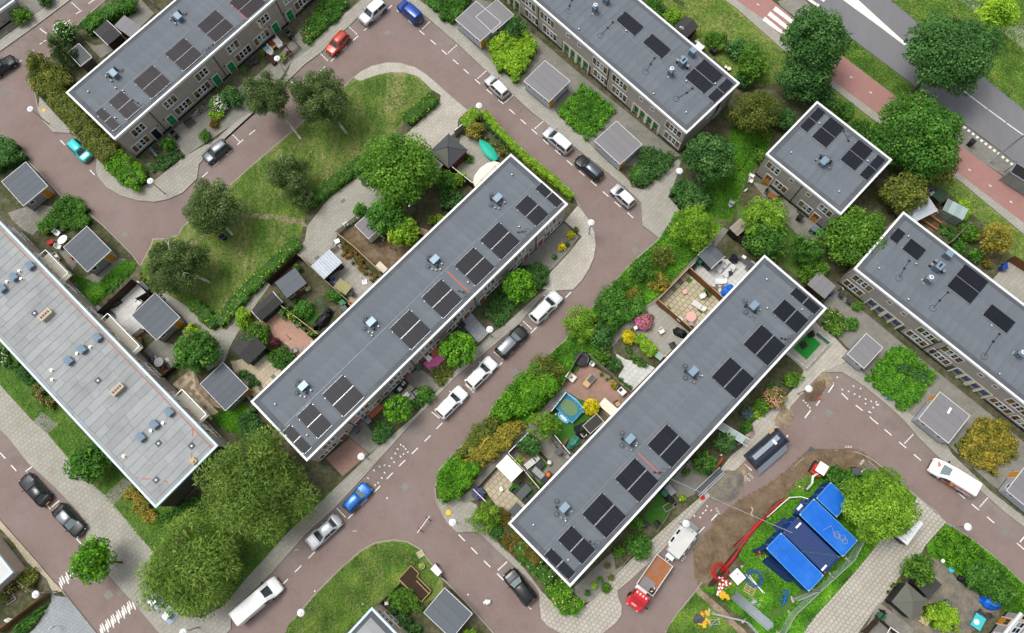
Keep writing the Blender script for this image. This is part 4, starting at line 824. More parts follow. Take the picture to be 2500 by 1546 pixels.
Ls=14;S_=House('row_house','old grey felt roof corner with pale blue edge beside lawn',(tx-Ls*cos(an)+9.3*sin(an),ty-Ls*sin(an)-9.3*cos(an)),an,Ls,9.3,trim='blue_trim',felt='rfelt_old',wall='wall_beige')
S_.shell();S_.felt_roof(.98,ridge=False);S_.cladding('r',.2,9.1,.45,5.25,1.5,1.2)
for y in(1.6,4.2,7.6):S_.window(y,3.25,'ABBA',2.2,1.4,'r',sash='amber_paint')
for y in(2.2,6.9):S_.window(y,.95,'ABBA',2.5,1.4,'r',sash='amber_paint')
q0,q1=P('l1905,1340 l1745,1540',0);an=atan2(q1[1]-q0[1],q1[0]-q0[0])
T_=House('row_house','corner of a grey house with an orange door at the bottom right',q0,an,16,9.3,trim='wtrim',wall='cladding')
T_.shell();T_.felt_roof(1.03,ridge=False);T_.cladding('f',.2,15.8,.45,5.25,1.25,.6);T_.cladding('l',.2,9.1,.45,5.25,1.3,.6)
MB().box(.1,15.9,-.12,.16,2.72,2.95).bd('storey_band','wtrim',T_.root)
for k,x in enumerate((1.9,7.2)):T_.window(x,3.3,'BB' if k==0 else 'BBA',1.5,1.3,sash='amber_paint');T_.window(x+1.9,.95,'BB',1.5,1.3)
T_.window(.55,3.3,'A',.6,1.3,sash='amber_paint');T_.door(1.5,'door_orange',glazed=True)
N_o,N_c=P('i170,1072 i0,960',3.0)
U_=House('garden_room','low beige panelled annex with white flat roof at the left edge',(P1('i95,1080',3.0)[0]-8*cos(rad(45)),P1('i95,1080',3.0)[1]-8*sin(rad(45))),rad(45),8,5.5,H=3.0,trim='blue_trim',felt='rfelt_old',wall='wall_beige',cat='annex')
U_.shell(plinth=False);MB().box(.24,7.76,.24,5.26,2.8,2.95).bd('roof','sl_white',U_.root);U_.cladding('r',.2,5.3,.1,2.65,.62,2.5,mat='wall_beige')
p=P1('a105,0',5.6)
V_=House('row_house','house corner with white roof edge at the far top left',(P1('a105,5',2.6)[0]-12*cos(rad(43)),P1('a105,5',2.6)[1]-12*sin(rad(43))),rad(43),12,9.3,H=2.6,wall='cladding')
V_.shell();V_.felt_roof(1.03,ridge=False);V_.cladding('f',.2,11.8,.45,2.2,1.25,.6)
# ================================================================ TREES, SHRUBS, HEDGES
leafmat('lf_birch','2c3d1c','485d2d','6d7f4c','8e9a75')
leafmat('lf_maple','2c4a14','466c1f','628a2c','84a03a')
leafmat('lf_dark','26421c','39602c','557a3e','6f9150')
leafmat('lf_green','2a4b16','3d6823','578431','7a9a44')
leafmat('lf_willow','34481a','55702a','79903f','9aa95c')
leafmat('lf_ball','2c4f12','467718','689a22','a0b02c')
leafmat('lf_lime','466a18','6d9024','98b234','bfc848')
leafmat('lf_yellow','7d7a12','a8a018','cfc020','e0d33a')
leafmat('lf_olive','3a4a1c','566326','7b7f38','a09a50')
leafmat('lf_golden','4a5420','77752c','a5933a','bda548')
leafmat('lf_robinia','3a5a16','5d8022','80a030','a2b844')
leafmat('lf_conifer','1f3514','36501e','52682c')
leafmat('lf_redmix','33451a','5a5f25','8a5a2c','a85c3a')
leafmat('lf_purple','3a1f22','5c2b30','7a3c40')
leafmat('grass_blade','35541c','4d7028','6f8c38','93994e',trans=.2)
leafmat('grass_long','2e5514','477a1c','629628','88ab3a',trans=.25)
leafmat('twig_cream','9a946a','bdb68e','d4cfae')
plain('bark_brown','51463a',.9,.25,9,.5);plain('bark_grey','6a6457',.9,.25,9,.5);plain('bark_birch','c4c0b4',.8,.3,7,.3,dirt='3a3833',dirt_amt=.8)
for n_,c_ in(('pt_white','eeeadc'),('pt_pink','d0609a'),('pt_cream','d9c993'),('pt_salmon','d09a80'),('pt_yellow','d8c32c'),('pt_purple','6a4fb0'),('pt_red','b84038')):
 plain(n_,c_,.6,.12,9)
def leaf_mesh(name,C,N,ln,wd,mats,tint,along=None,matidx=None):
 """many separate leaf-sized quads; C centres, N leaf normals, tint 0..1 each"""
 n=len(C);N=N/np.linalg.norm(N,axis=1,keepdims=True)
 r=rng.normal(size=(n,3))if along is None else along+rng.normal(size=(n,3))*.35
 U=r-(r*N).sum(1,keepdims=True)*N;U/=np.linalg.norm(U,axis=1,keepdims=True)+1e-9
 V=np.cross(N,U);s=rng.uniform(.7,1.3,(n,1));L=ln*s/2;Wd=wd*s/2
 vs=np.empty((n,4,3));vs[:,0]=C-U*L;vs[:,1]=C+V*Wd+N*Wd*.3;vs[:,2]=C+U*L;vs[:,3]=C-V*Wd+N*Wd*.3
 me=bpy.data.meshes.new(name);me.vertices.add(n*4);me.vertices.foreach_set('co',vs.astype(np.float32).ravel())
 me.loops.add(n*4);me.loops.foreach_set('vertex_index',np.arange(n*4,dtype=np.int32))
 me.polygons.add(n);me.polygons.foreach_set('loop_start',np.arange(0,n*4,4,dtype=np.int32))
 for m in([mats]if isinstance(mats,str)else mats):me.materials.append(M[m])
 if matidx is not None:me.polygons.foreach_set('material_index',matidx.astype(np.int32))
 me.update(calc_edges=True)
 at=me.attributes.new('tint','FLOAT','FACE');at.data.foreach_set('value',np.clip(tint,0,1).astype(np.float32))
 return me
DENS=2.0
def clump_leaves(clumps,dens,ln,up=.35,fill=.35,cap=30000):
 """leaves spread on and in lumpy clumps (x,y,z,r,tint): the surface of each clump is leafy, its inside thinner"""
 Cs=[];Ns=[];T=[];A=[]
 for(x,y,z,r,t)in clumps:
  n=max(8,int(dens*DENS*4*PI*r*r/(ln*ln)))
  d=rng.normal(size=(n,3));d[:,2]=d[:,2]+up*.6;d/=np.linalg.norm(d,axis=1,keepdims=True)
  q=r*np.where(rng.random(n)<fill,rng.uniform(.3,.9,n),rng.uniform(.85,1.08,n))[:,None]
  Cs.append(np.array([x,y,z])+d*q*np.array([1,1,.85]));Ns.append(d+rng.normal(size=(n,3))*.55+np.array([0,0,up]))
  T.append(t+rng.normal(size=n)*.16);A.append(d)
 C=np.concatenate(Cs);N=np.concatenate(Ns);T=np.concatenate(T);A=np.concatenate(A)
 if len(C)>cap:
  k=rng.choice(len(C),cap,replace=False);C,N,T,A=C[k],N[k],T[k],A[k]
 return C,N,T,A
def crown_clumps(R,h,z0,kind,seed):
 """clump centres for a crown of radius R, height h, underside at z0"""
 rr=random.Random(seed);o=[];H2=h/2;cz=z0+H2
 base={'broad':.30,'birch':.27,'willow':.26,'ball':.22,'feather':.26,'conifer':.2,'robinia':.27}[kind]*R
 n={'broad':44,'birch':40,'willow':56,'ball':70,'feather':46,'conifer':60,'robinia':48}[kind]
 n=int(n*min(1.4,max(.6,R/3)))
 for k in range(n):
  t=(k+.5)/n;ph=k*2.39996+rr.uniform(-.4,.4)
  zz=1-1.55*t if kind!='conifer' else 1-2*t
  rad=math.sqrt(max(0,1-min(1,abs(zz))**2))
  lob=1+.46*mnoise.noise((cos(ph)*1.2+seed,sin(ph)*1.2,zz*1.2+seed*.37))+(0 if kind in('ball',)else rr.uniform(-.2,.16))
  if kind=='ball':lob=1+.08*mnoise.noise((cos(ph)*1.5+seed,sin(ph)*1.5,zz))
  rad_=rad*lob*(R-base*.8);s=base*rr.uniform(.75,1.25)
  if kind=='conifer':rad_=(1-(zz+1)/2)**.75*(R-base*.6)*lob;s=base*(1.25-.7*(zz+1)/2)
  z=cz+zz*(H2-base*.6)*lob
  if kind=='birch':z-=.25*rr.random()
  o.append((rad_*cos(ph),rad_*sin(ph),z,s,.42+.18*zz*.0+rr.uniform(-.2,.25)))
  if rr.random()<.6 and kind!='ball':o.append((rad_*.55*cos(ph+.7),rad_*.55*sin(ph+.7),z-.1*H2,s*.9,.35+rr.uniform(-.15,.15)))
 return o
KIND={'broad':(.32,.68,.62,.55,.3),'birch':(.21,.55,.95,.35,.45),'willow':(.46,.2,1.1,.3,.35),'ball':(.27,.75,.72,.6,.2),'feather':(.34,.36,.8,.45,.45),'conifer':(.26,.36,.9,.3,.3),'robinia':(.3,.5,.75,.6,.4)}
def crown_mesh(kind,mat,R,h,z0,seed,cap=45000,scale=1.0):
 ln,wr,de,up,fi=KIND[kind];ln*=scale
 C,N,T,A=clump_leaves(crown_clumps(R,h,z0,kind,seed),de,ln,up,fi,cap)
 if kind=='willow':A=A+np.array([0,0,-.5]);N=N+np.array([0,0,.3])
 return leaf_mesh('crown',C,N,ln,ln*wr,mat,T,A if kind in('willow','birch','feather')else None)
def limb_mesh(H,R,r0,mat,seed,base_off=(0,0),nl=7,z0=1.5):
 rr=random.Random(seed);o=MB();top=(rr.uniform(-.2,.2),rr.uniform(-.2,.2),H*.86)
 pts=[(base_off[0],base_off[1],-.05),(base_off[0]*.6+rr.uniform(-.06,.06),base_off[1]*.6,H*.28),(base_off[0]*.2,base_off[1]*.2,H*.55),top]
 o.tube(pts,r0,8,r2=r0*.28)
 for k in range(nl):
  t=.3+.55*k/nl;a=k*2.4+rr.uniform(-.3,.3);z=H*t;b=Vector((base_off[0]*(1-t)*.6,base_off[1]*(1-t)*.6,z));L=R*rr.uniform(.55,.8)
  m=b+Vector((cos(a)*L*.5,sin(a)*L*.5,H*.09));e=b+Vector((cos(a)*L,sin(a)*L,H*rr.uniform(.12,.22)))
  o.tube([b,m,e],r0*.42,6,r2=r0*.1)
  for q in(-.6,.6):
   f=e+Vector((cos(a+q)*L*.3,sin(a+q)*L*.3,H*.06));o.tube([m.lerp(e,.6),f],r0*.16,5,r2=r0*.05)
 return o.mesh('trunk',mat,True)
_ts=[100]
def tree(label,spec,kind,mat,R,H,z0=None,bark='bark_brown',base=None,group=None,name='tree',r0=None,cat='tree',cap=45000,scale=1.0,zc=None):
 """crown centre read at mid-crown height; trunk stands below it or at its own foot"""
 _ts[0]+=1;sd=_ts[0];z0=H*.3 if z0 is None else z0;zc=(z0+H)/2 if zc is None else zc
 x,y=P1(spec,zc);t=thing(name,label,cat,(x,y,ZB),runi(0,0),group)
 off=(0,0)
 if base:bx,by=P1(base,.1);off=(bx-x,by-y)
 link('crown',crown_mesh(kind,mat,R,H-z0,z0,sd,cap,scale),t)
 link('trunk',limb_mesh(H,R,r0 or max(.07,R*.055),bark,sd,off),t)
 return t
tree('dark birch with white trunk, left one of pair on the green','b155,690','birch','lf_birch',2.75,8.0,2.6,'bark_birch','b390,985','birch trees on the green','birch_tree')
tree('dark birch with leaning white trunk, right one of pair on the green','b535,705','birch','lf_birch',3.25,8.6,2.6,'bark_birch','b712,942','birch trees on the green','birch_tree')
tree('small round birch in the middle of green above the yellow flowered hedge','b300,1240','birch','lf_birch',2.45,6.0,1.2,'bark_birch',None,'birch trees on the green','birch_tree')
tree('low dark bush tree touching the hedge on the green','b410,1400','birch','lf_birch',1.5,3.6,.4,'bark_birch',None,None,'birch_tree')
tree('birch beside rainbow ringed litter bin on the green','z518,514','birch','lf_birch',3.35,7.2,2.0,'bark_birch','e1650,215','birch trees on the green','birch_tree')
tree('birch at the dead end of brick road','e1235,430','birch','lf_birch',3.3,7.0,1.8,'bark_birch','e1485,550','birch trees on the green','birch_tree')
tree('big broad light green maple behind middle row','b1090,1215','broad','lf_maple',4.3,8.5,1.6,name='maple_tree',cap=34000)
tree('shorter green tree joined to the big maple near the middle row','f1000,90','broad','lf_green',2.3,5.5,1.0)
tree('bright lime green tree at the edge of brown bare garden','f1120,195','broad','lf_lime',2.1,4.2,.8)
tree('rounded green tree beside shed yard of old grey roofed row','e1415,1050','broad','lf_green',2.55,5.2,.9)
tree('huge willow nearest the middle row','z625,1190','willow','lf_willow',5.6,9.5,1.6,group='pair of big willows',name='willow_tree',cap=42000)
tree('huge willow beside white delivery van','i1365,1035','willow','lf_willow',5.1,9.0,1.4,group='pair of big willows',name='willow_tree',cap=42000)
tree('young street tree standing in a round pit on the wide pavement','i665,995','broad','lf_ball',2.3,5.6,2.0,base='i870,1010',name='street_tree')
tree('big shrubby tree at the left side of old grey roofed row','i640,300','broad','lf_green',2.3,4.4,.4)
tree('dense ball shaped tree behind white estate car','f1945,575','ball','lf_ball',2.0,4.6,1.3,name='ball_tree',group='clipped ball trees along the street')
tree('dense ball shaped tree beside pink mat','f1510,1030','ball','lf_ball',2.15,4.8,1.3,name='ball_tree',group='clipped ball trees along the street')
tree('dense ball shaped tree with yellow tips beside wooden bench','f1080,1450','ball','lf_ball',1.65,4.2,1.2,name='ball_tree',group='clipped ball trees along the street')
tree('tall dark green tree beside zebra crossing of cycle path','d540,300','broad','lf_dark',4.0,9.5,2.0,cap=32000)
tree('lower dark green tree under the tall one beside cycle path','d470,560','broad','lf_dark',3.1,6.0,.6)
tree('spreading dark tree with bare trunk leaning over the main road','d1510,400','broad','lf_dark',5.0,10.5,3.2,base='d1215,680',cap=34000)
tree('bulky bright green tree between small house and cycle path','d1265,960','broad','lf_green',4.7,8.5,1.0,cap=34000)
tree('yellow green tree in the top right corner','d1835,100','broad','lf_lime',2.3,6.5,2.0)
tree('tree with pale flower tips at the edge of cycle path','d1440,1200','broad','lf_olive',2.0,4.6,.8)
tree('deep green glossy tree at the end of green door row','c1535,1120','broad','lf_dark',3.0,6.5,1.0,cap=30000)
tree('olive green loose tree at the east gable of green door row','c1880,800','feather','lf_olive',3.0,6.0,.8)
tree('bright shrubby tree at the right corner of green door row','c1850,480','broad','lf_maple',1.9,4.0,.5)
tree('feathery light green tree at the end of roadside hedge bank','g1440,160','feather','lf_robinia',2.7,5.5,.9)
tree('feathery yellow green tree in front of small house','h190,110','feather','lf_robinia',2.8,5.0,.8)
tree('dense olive green tree between small house and blue door row','h830,220','broad','lf_maple',3.6,6.5,.6,cap=30000)
tree('grey green loose shrub tree behind garden of south row','h480,320','feather','lf_green',2.1,4.2,.5)
tree('round golden leaved tree behind blue door row','h1835,250','feather','lf_golden',2.05,4.2,.5,name='golden_tree')
tree('wide light green robinia standing beside blue containers','l1005,610','robinia','lf_robinia',3.75,6.8,1.6,name='robinia_tree',cap=32000)
tree('small bright tree beside stone shingled gazebo','l1285,1060','broad','lf_maple',1.65,4.0,.9)
tree('dark conifer at the back corner of green door terrace','a425,345','conifer','lf_conifer',2.2,5.5,.3,name='conifer_tree')
tree('loose pale green tree leaning over the road at the top left','a270,440','feather','lf_olive',1.5,4.4,1.0)
tree('small feathery tree on the alley behind turf garden','k370,30','feather','lf_robinia',1.75,3.6,.6)
tree('light green tree beside beige slab patio','j1700,690','feather','lf_robinia',1.75,4.0,.6)
tree('dark yew like tree at the narrow gap of works pavement','k1655,155','ball','lf_dark',1.2,2.8,.2)
tree('dark rounded tree next to the ditch in the works front garden','k1510,300','ball','lf_green',1.35,3.0,.2)
tree('broad grey green tree at the lower side of small house','d1180,1380','broad','lf_olive',2.7,5.0,.6)
tree('bright green tree behind blue door row garden sheds','h200,250','broad','lf_green',2.6,4.6,.5)
def shrub(label,spec,mat,R,h,kind='broad',flowers=None,nf=60,cat='shrub',name='shrub',group=None,cap=9000,sc=(1,1),scale=.75,rz=0,zc=None,fsize=.12):
 _ts[0]+=1;sd=_ts[0];x,y=P1(spec,h*.55 if zc is None else zc)
 t=thing(name,label,cat,(x,y,ZB),rz,group);t.scale=(sc[0],sc[1],1)
 c=link('foliage',crown_mesh(kind,mat,R,h*1.05,.0,sd,cap,scale),t)
 cr=MB()
 cr.ball((0,0,h*.42),R*.62,9,6,0,(1,1,h*.55/R/.62*.62),.4,sd);link('shade_core',cr.mesh('shade_core',mat,True),t)  # solid filler core; shade between the leaves is put into its dark colour
 if flowers:
  d=rng.normal(size=(nf,3));d[:,2]=np.abs(d[:,2])+.25;d/=np.linalg.norm(d,axis=1,keepdims=True)
  Cc=d*np.array([R,R,h*.55])*rng.uniform(.9,1.05,(nf,1))+np.array([0,0,h*.52])
  tag(link('flowers',leaf_mesh('flowers',Cc,d+np.array([0,0,.6]),fsize*1.3,fsize,flowers,rng.random(nf)),t),kind='stuff')
 return t
def bed(label,spec,mat,h,cl=.45,dens=.8,ln=.24,wr=.5,name='shrub_bed',cat='shrubs',kind=None,step=.5,jit=.28,flowers=None,nf=0,edge=.3,tall=None,cap=34000,hz=.3,group=None):
 """a planted area: leaf clumps over the whole outline"""
 pts=P(spec,h*hz);cx=sum(p[0]for p in pts)/len(pts);cy=sum(p[1]for p in pts)/len(pts)
 q=[(x-cx,y-cy)for x,y in pts];o=[]
 x0=min(p[0]for p in q);x1=max(p[0]for p in q);y0=min(p[1]for p in q);y1=max(p[1]for p in q)
 yy=y0
 while yy<y1:
  xx=x0
  while xx<x1:
   px,py=xx+runi(-jit,jit)*step*1.5,yy+runi(-jit,jit)*step*1.5
   if pip(q,px,py):
    nz=mnoise.noise((px*.55+cx,py*.55+cy,1.3));hh=h*(1+.4*nz+runi(-.12,.12));r=cl*runi(.8,1.25)
    o.append((px,py,max(.1,hh-r*.7),r,.45+.25*mnoise.noise((px*.8,py*.8,cx))+runi(-.12,.16)))
   xx+=step
  yy+=step
 t=thing(name,label,cat,(cx,cy,ZB),0,group)if kind is None else None
 C,N,T,A=clump_leaves(o,dens,ln,.5,.15,cap)
 me=leaf_mesh('foliage',C,N,ln,ln*wr,mat,T)
 if t is None:
  ob=link(name,me,None,(cx,cy,ZB));tag(ob,kind='stuff');return ob
 link('foliage',me,t)
 b=MB()
 for(px,py,z,r,tt)in o:b.cyl(px,py,-.02,max(.12,z),r*.75,6,0,r*.5)
 link('shade_core',b.mesh('shade_core',mat),t)  # filler under the clumps, dark end of the leaf ramp as painted shade
 if flowers:
  k=rng.choice(len(C),nf);up=C[k];up[:,2]+=.06
  tag(link('flowers',leaf_mesh('flowers',up,rng.normal(size=(nf,3))*.5+np.array([0,0,1.]),.16,.12,flowers,rng.random(nf)),t),kind='stuff')
 return t
def hedge(label,spec,mat,w,h,z=None,step=.4,cl=.34,dens=.95,ln=.17,name='hedge',cat='hedge',rough=.12,flowers=None,nf=0,cap=45000,wr=.6):
 pts=P(spec,h*.7 if z is None else z);o=[];box=MB()
 cx,cy=pts[0]
 for a,b in zip(pts,pts[1:]):
  L=hypot(b[0]-a[0],b[1]-a[1]);n=max(1,int(L/step));nx,ny=-(b[1]-a[1])/L,(b[0]-a[0])/L
  m=max(1,int(w/step))
  for i in range(n):
   for j in range(m):
    t=(i+random.random())/n;s=(-.5+(j+.5)/m)*(w-cl)
    for zz in np.arange(h-cl,cl*.4,-.55):
     if zz<h-cl-.1 and 0<j<m-1:continue
     o.append((a[0]+(b[0]-a[0])*t+nx*s-cx+runi(-rough,rough),a[1]+(b[1]-a[1])*t+ny*s-cy+runi(-rough,rough),zz+runi(-rough,rough),cl*runi(.85,1.2),.48+runi(-.16,.18)))
  box.bar((a[0]-cx,a[1]-cy,h*.45),(b[0]-cx,b[1]-cy,h*.45),w*.72,h*.88)
 C,N,T,A=clump_leaves(o,dens,ln,.45,.12,cap)
 t=thing(name,label,cat,(cx,cy,ZB));link('foliage',leaf_mesh('foliage',C,N,ln,ln*wr,mat,T),t)
 link('shade_core',box.mesh('shade_core',mat),t)  # solid filler box, coloured dark for the shade inside the hedge
 if flowers:
  k=rng.choice(len(C),nf);up=C[k];up[:,2]+=.05
  tag(link('flowers',leaf_mesh('flowers',up,rng.normal(size=(nf,3))*.5+np.array([0,0,1.]),.17,.12,flowers,rng.random(nf)),t),kind='stuff')
 return t
hedge('tall yellow green hedge wrapping the gable of top left row','a330,580 470,760 640,960 800,1120','lf_olive',2.7,2.1,step=.5,cl=.5,ln=.24,cap=24000,rough=.25)
hedge('lower bright end of tall hedge at the corner lamp','a800,1130 900,1220 1000,1280','lf_ball',3.0,1.7,step=.5,cl=.5,ln=.24,cap=12000,rough=.25)
bed('olive bush mass at the back of tall gable hedge','a250,560 300,500 480,510 520,600 440,700 330,690 250,640','lf_olive',2.4,.6,.8,.26,cap=9000)
hedge('clipped hedge with yellow flowers along the right end of green','b1140,850 1340,690','lf_green',2.0,1.1,flowers='pt_yellow',nf=160)
hedge('clipped hedge with yellow flowers along the middle of green','b430,1450 620,1300 830,1140','lf_green',1.9,1.1,flowers='pt_yellow',nf=160)
hedge('yellow flowering hedge along the lower left end of green','f370,255 190,430 20,590 e1550,840','lf_green',1.9,1.1,flowers='pt_yellow',nf=420)
hedge('hedge corner at the lower tip of green','e1370,690 1430,760 1530,850','lf_green',1.7,1.1,flowers='pt_yellow',nf=60)
hedge('bright clipped privet hedge along the road by turquoise boat','b1690,800 1760,890 1900,1040 2035,1160 c440,1280 570,1400','lf_lime',1.0,1.4,step=.3,cl=.26,ln=.13)
hedge('bright clipped privet hedge turning in to the pavement by lamp','b1545,890 1640,790','lf_lime',1.7,1.4,step=.35,cl=.3,ln=.14)
hedge('dark inner hedge behind bright privet by boat','b1700,870 1850,1010 1960,1110','lf_dark',.7,1.1,step=.3,cl=.26,ln=.14)
hedge('mixed flowering hedge along the kerb of south row gable','k30,640 130,790 230,900 330,1010','lf_redmix',1.7,1.3,step=.42,cl=.4,ln=.2,rough=.2)
hedge('mixed green hedge along the parking bay of black estate','k170,880 300,1020 420,1140','lf_green',1.6,1.2,step=.42,cl=.4,ln=.2,flowers='pt_white',nf=90,rough=.2)
bed('round white flowering hydrangea mass at the corner of south row','k400,1180 480,1130 560,1180 580,1260 660,1310 600,1370 520,1385 440,1300','lf_ball',1.2,.45,.85,.22,flowers='pt_cream',nf=160)
hedge('bright green clipped block hedge inside the grey garden','g1035,935 1150,1050','lf_lime',1.5,1.3,step=.35,cl=.32,ln=.15)
hedge('low hedge beside bins of top row','a600,200 720,120 830,60 930,20','lf_green',2.0,1.8,step=.5,cl=.5,ln=.24,rough=.2)
hedge('narrow bright hedge behind back garden sheds at the right edge','h1590,110 1640,30 1560,-30','lf_lime',1.2,1.4,step=.4,cl=.36,ln=.18)
bed('square bed of long bright green shrubs before the green doors','c640,600 880,790 690,1000 460,810','grass_long',.75,.42,.95,.26,.4,flowers=None)
bed('darker shrub rising in the middle of square green bed','c620,740 760,740 770,860 660,930 560,840','lf_green',.95,.35,.5,.24)
bed('wide bright laurel like bush mass beside first grey shed','c-20,330 100,260 250,260 310,340 240,480 180,575 60,500','lf_lime',1.5,.55,.75,.3,.6)
shrub('dark round bush under the windows of green door row','c160,200','lf_dark',1.7,2.4)
bed('tall grass and shrub bed at the top beside blue car','b1260,-20 1600,-20 1560,60 1470,165 1400,140','lf_green',1.0,.5,.9,.28,.4)
bed('dark bush bed at the south end of green door row','c1080,1060 1280,1110 1250,1190 1120,1310 1060,1330 980,1240 1030,1190','lf_dark',1.2,.5,.8,.26)
shrub('bright round bush at the tip of dark bush bed','c1035,1240','lf_maple',1.0,1.3)
bed('square bed of long bright green plants before the blue doors','h1130,980 1400,1200 1290,1370 1170,1455 905,1230','grass_long',.8,.45,.95,.28,.4)
bed('darker shrubs standing inside the bed before the blue doors','h1110,1150 1180,1140 1330,1200 1290,1290 1200,1220','lf_dark',1.1,.45,.7,.26)
bed('square bed of red tipped yellow green shrubs beside last shed','l1720,-10 1900,20 1980,220 1790,400 1540,200','lf_golden',.9,.45,.9,.28,.45)
bed('flower border against the sidewalk of top left row','a1040,1190 1150,1110 1250,1060 1310,1110 1080,1250','lf_dark',.6,.35,.8,.2,flowers='pt_pink',nf=12)
shrub('low shrub beside first open green door','a1200,1020','lf_green',1.0,1.4)
shrub('big round white flowering hydrangea at the green door row front','a1560,740','lf_green',1.35,1.5,flowers='pt_white',nf=260)
shrub('dark round bush beside white hydrangea','a1650,690','lf_dark',1.5,2.0)
shrub('lime green low shrub below the white hydrangea','a1540,810','lf_lime',1.0,1.0)
shrub('brownish dry shrub in the front garden','a1520,880','lf_redmix',.75,.8,kind='feather')
shrub('small green shrub beside grey parked hatchback','a1455,965','lf_green',.8,.9)
bed('front garden lawn bush bed beside silver small suv','b390,250 540,40 640,-20 720,40 650,140 460,310','lf_green',.8,.45,.85,.24,flowers='pt_white',nf=20)
shrub('dark brown edged hedge ball beside front path','b440,260','lf_olive',.8,1.0)
shrub('purple leaved small shrub by picket fence','b310,385','lf_purple',.4,.7,cap=1500)
shrub('yellow flowered plant by picket fence','b265,420','lf_ball',.55,.6,flowers='pt_yellow',nf=25,cap=2000)
bed('low green mass under the ball tree by white estate','f1770,640 1900,480 2035,420 2050,520 1930,720 1820,870 1700,790','lf_dark',.6,.4,.85,.22)
bed('shrubs beside ball tree at the pavement curve','g230,440 330,430 410,490 380,560 310,600 260,540','lf_dark',1.1,.45,.8,.22)
bed('rockery bed beside pink mat','f1310,1170 1400,1120 1500,1180 1380,1280','lf_olive',.5,.35,.7,.2)
shrub('round bush beside lounge chairs of middle row','f1270,1350','lf_green',1.1,1.2)
shrub('low shrub beside lounge patio fence','f1210,1410','lf_dark',.7,.7)
bed('dark clipped shrub bed between the bench garden and the pavement','j960,0 1040,30 1030,120 940,170 880,110','lf_dark',1.0,.45,.85,.22)
shrub('bright yellow round shrub on the curved pavement, nearer the house wall','g495,300','lf_yellow',.52,.9,cap=2600,sc=(1,1),group='yellow shrubs on the curved pavement')
shrub('bright yellow round shrub on the curved pavement, nearer the lamp','g563,218','lf_yellow',.5,.9,cap=2600,group='yellow shrubs on the curved pavement')
shrub('tiny olive plant beside upper yellow shrub','g600,178','lf_olive',.35,.7,cap=900)
shrub('small dark ball plant below the yellow shrubs','g447,372','lf_dark',.3,.5,kind='ball',cap=900)
shrub('small dark ball plant between the yellow shrubs','g537,285','lf_dark',.28,.5,kind='ball',cap=900)
bank=[('loose pale shrub at the top of hedge bank','g1210,370','lf_olive',1.6,1.8,'feather'),('round bright bush near the top of hedge bank','g1060,470','lf_green',1.6,2.0,'broad'),('yellow flowering bush on the hedge bank','g1180,550','lf_golden',1.3,1.2,'feather'),('low green bush at the road edge of bank','g920,590','lf_green',1.2,1.2,'feather'),('big leafy bush halfway along the hedge bank','g850,700','lf_green',1.9,1.9,'broad'),('orange flowered bush halfway along the hedge bank','g1000,640','lf_golden',1.1,1.0,'feather'),('tall grey green bush at the lower half of bank','g650,850','lf_robinia',2.2,2.8,'feather'),('glossy bush beside alley on the bank','g830,820','lf_green',1.6,2.2,'broad'),('dark bush behind round trampoline cover','g780,940','lf_dark',1.5,2.4,'broad'),('loose green shrub beside trampoline fence','g780,1080','lf_maple',1.1,1.6,'feather'),('reddish bush on the lower bank','g370,1190','lf_olive',2.2,2.2,'feather'),('dark leafy shrub beside cream shed board','g870,1130','lf_dark',1.0,1.3,'feather')]
for l_,sp,mt,R,h,kd in bank:shrub(l_,sp,mt,R,h,kd,cap=8000)
bed('continuous tangle of green shrubs along the middle of hedge bank','g960,720 1040,650 1080,760 900,870 760,960 700,900','lf_green',1.3,.5,.8,.26)
bed('wide bright green laurel mass on the lower hedge bank','g300,1130 470,1300 330,1440 180,1512 j1850,0 1700,-60 f1950,1512 g40,1440','lf_ball',2.0,.6,.8,.28,.55,cap=45000)
bed('yellow flecked shrub belt along the alley, lower part','j1560,300 1700,150 1860,20 1990,20 1860,190 1680,340','lf_golden',1.5,.5,.85,.24)
bed('green shrub belt with reddish tips at the road, lower part','j1500,260 1580,120 1700,0 1800,-20 1760,80 1600,240','lf_olive',1.3,.5,.85,.24)
bed('rounded bushes closing the hedge bank at the junction','j1370,420 1440,300 1520,270 1660,340 1590,450 1480,560 1400,560','lf_ball',1.7,.55,.85,.24)
shrub('bright rounded shrub at the gate of pink patio garden','f80,930','lf_maple',1.75,2.2)
shrub('climbing bright shrub at the alley corner','e1725,810','lf_lime',1.1,2.0,sc=(.8,1.3))
shrub('dark red japanese maple in the patio garden','f212,975','lf_purple',.6,1.0,cap=2500)
shrub('small round shrub on the small lawn beside deck','f410,745','lf_green',1.25,1.6)
shrub('columnar dark shrub beside green shed','f285,760','lf_dark',.8,1.5)
shrub('leafy shrub against the deck fence','f640,650','lf_green',1.0,1.2,sc=(1.2,.8))
bed('flower border along the fence of concrete garden','f670,290 720,270 830,400 940,530 900,540 780,430 680,350','lf_redmix',.6,.3,.8,.18,flowers='pt_red',nf=30)
bed('climbers along the fence of pink patio','f330,770 420,870 540,930 480,950 380,880 320,810','lf_green',1.2,.3,.8,.18,flowers='pt_yellow',nf=30)
bed('kitchen garden plants behind black gabled shed','f170,1050 300,1020 360,1090 280,1180 190,1130','lf_green',.9,.4,.75,.22)
bed('row of dark green shrubs beside grey shed of beige patio','e1690,1160 1760,1170 1850,1270 1800,1310 1710,1220','lf_dark',.7,.35,.8,.24)
shrub('autumn coloured bush behind red hut','b1625,930','lf_golden',1.15,1.8)
shrub('potted palm like plant beside red hut','b1580,1125','lf_green',.7,.8,'feather')
shrub('cream variegated shrub beside boat garden fence','b1515,1270','lf_lime',.9,1.8)
shrub('bright green shrub beside cream variegated one','b1430,1290','lf_green',1.4,2.2)
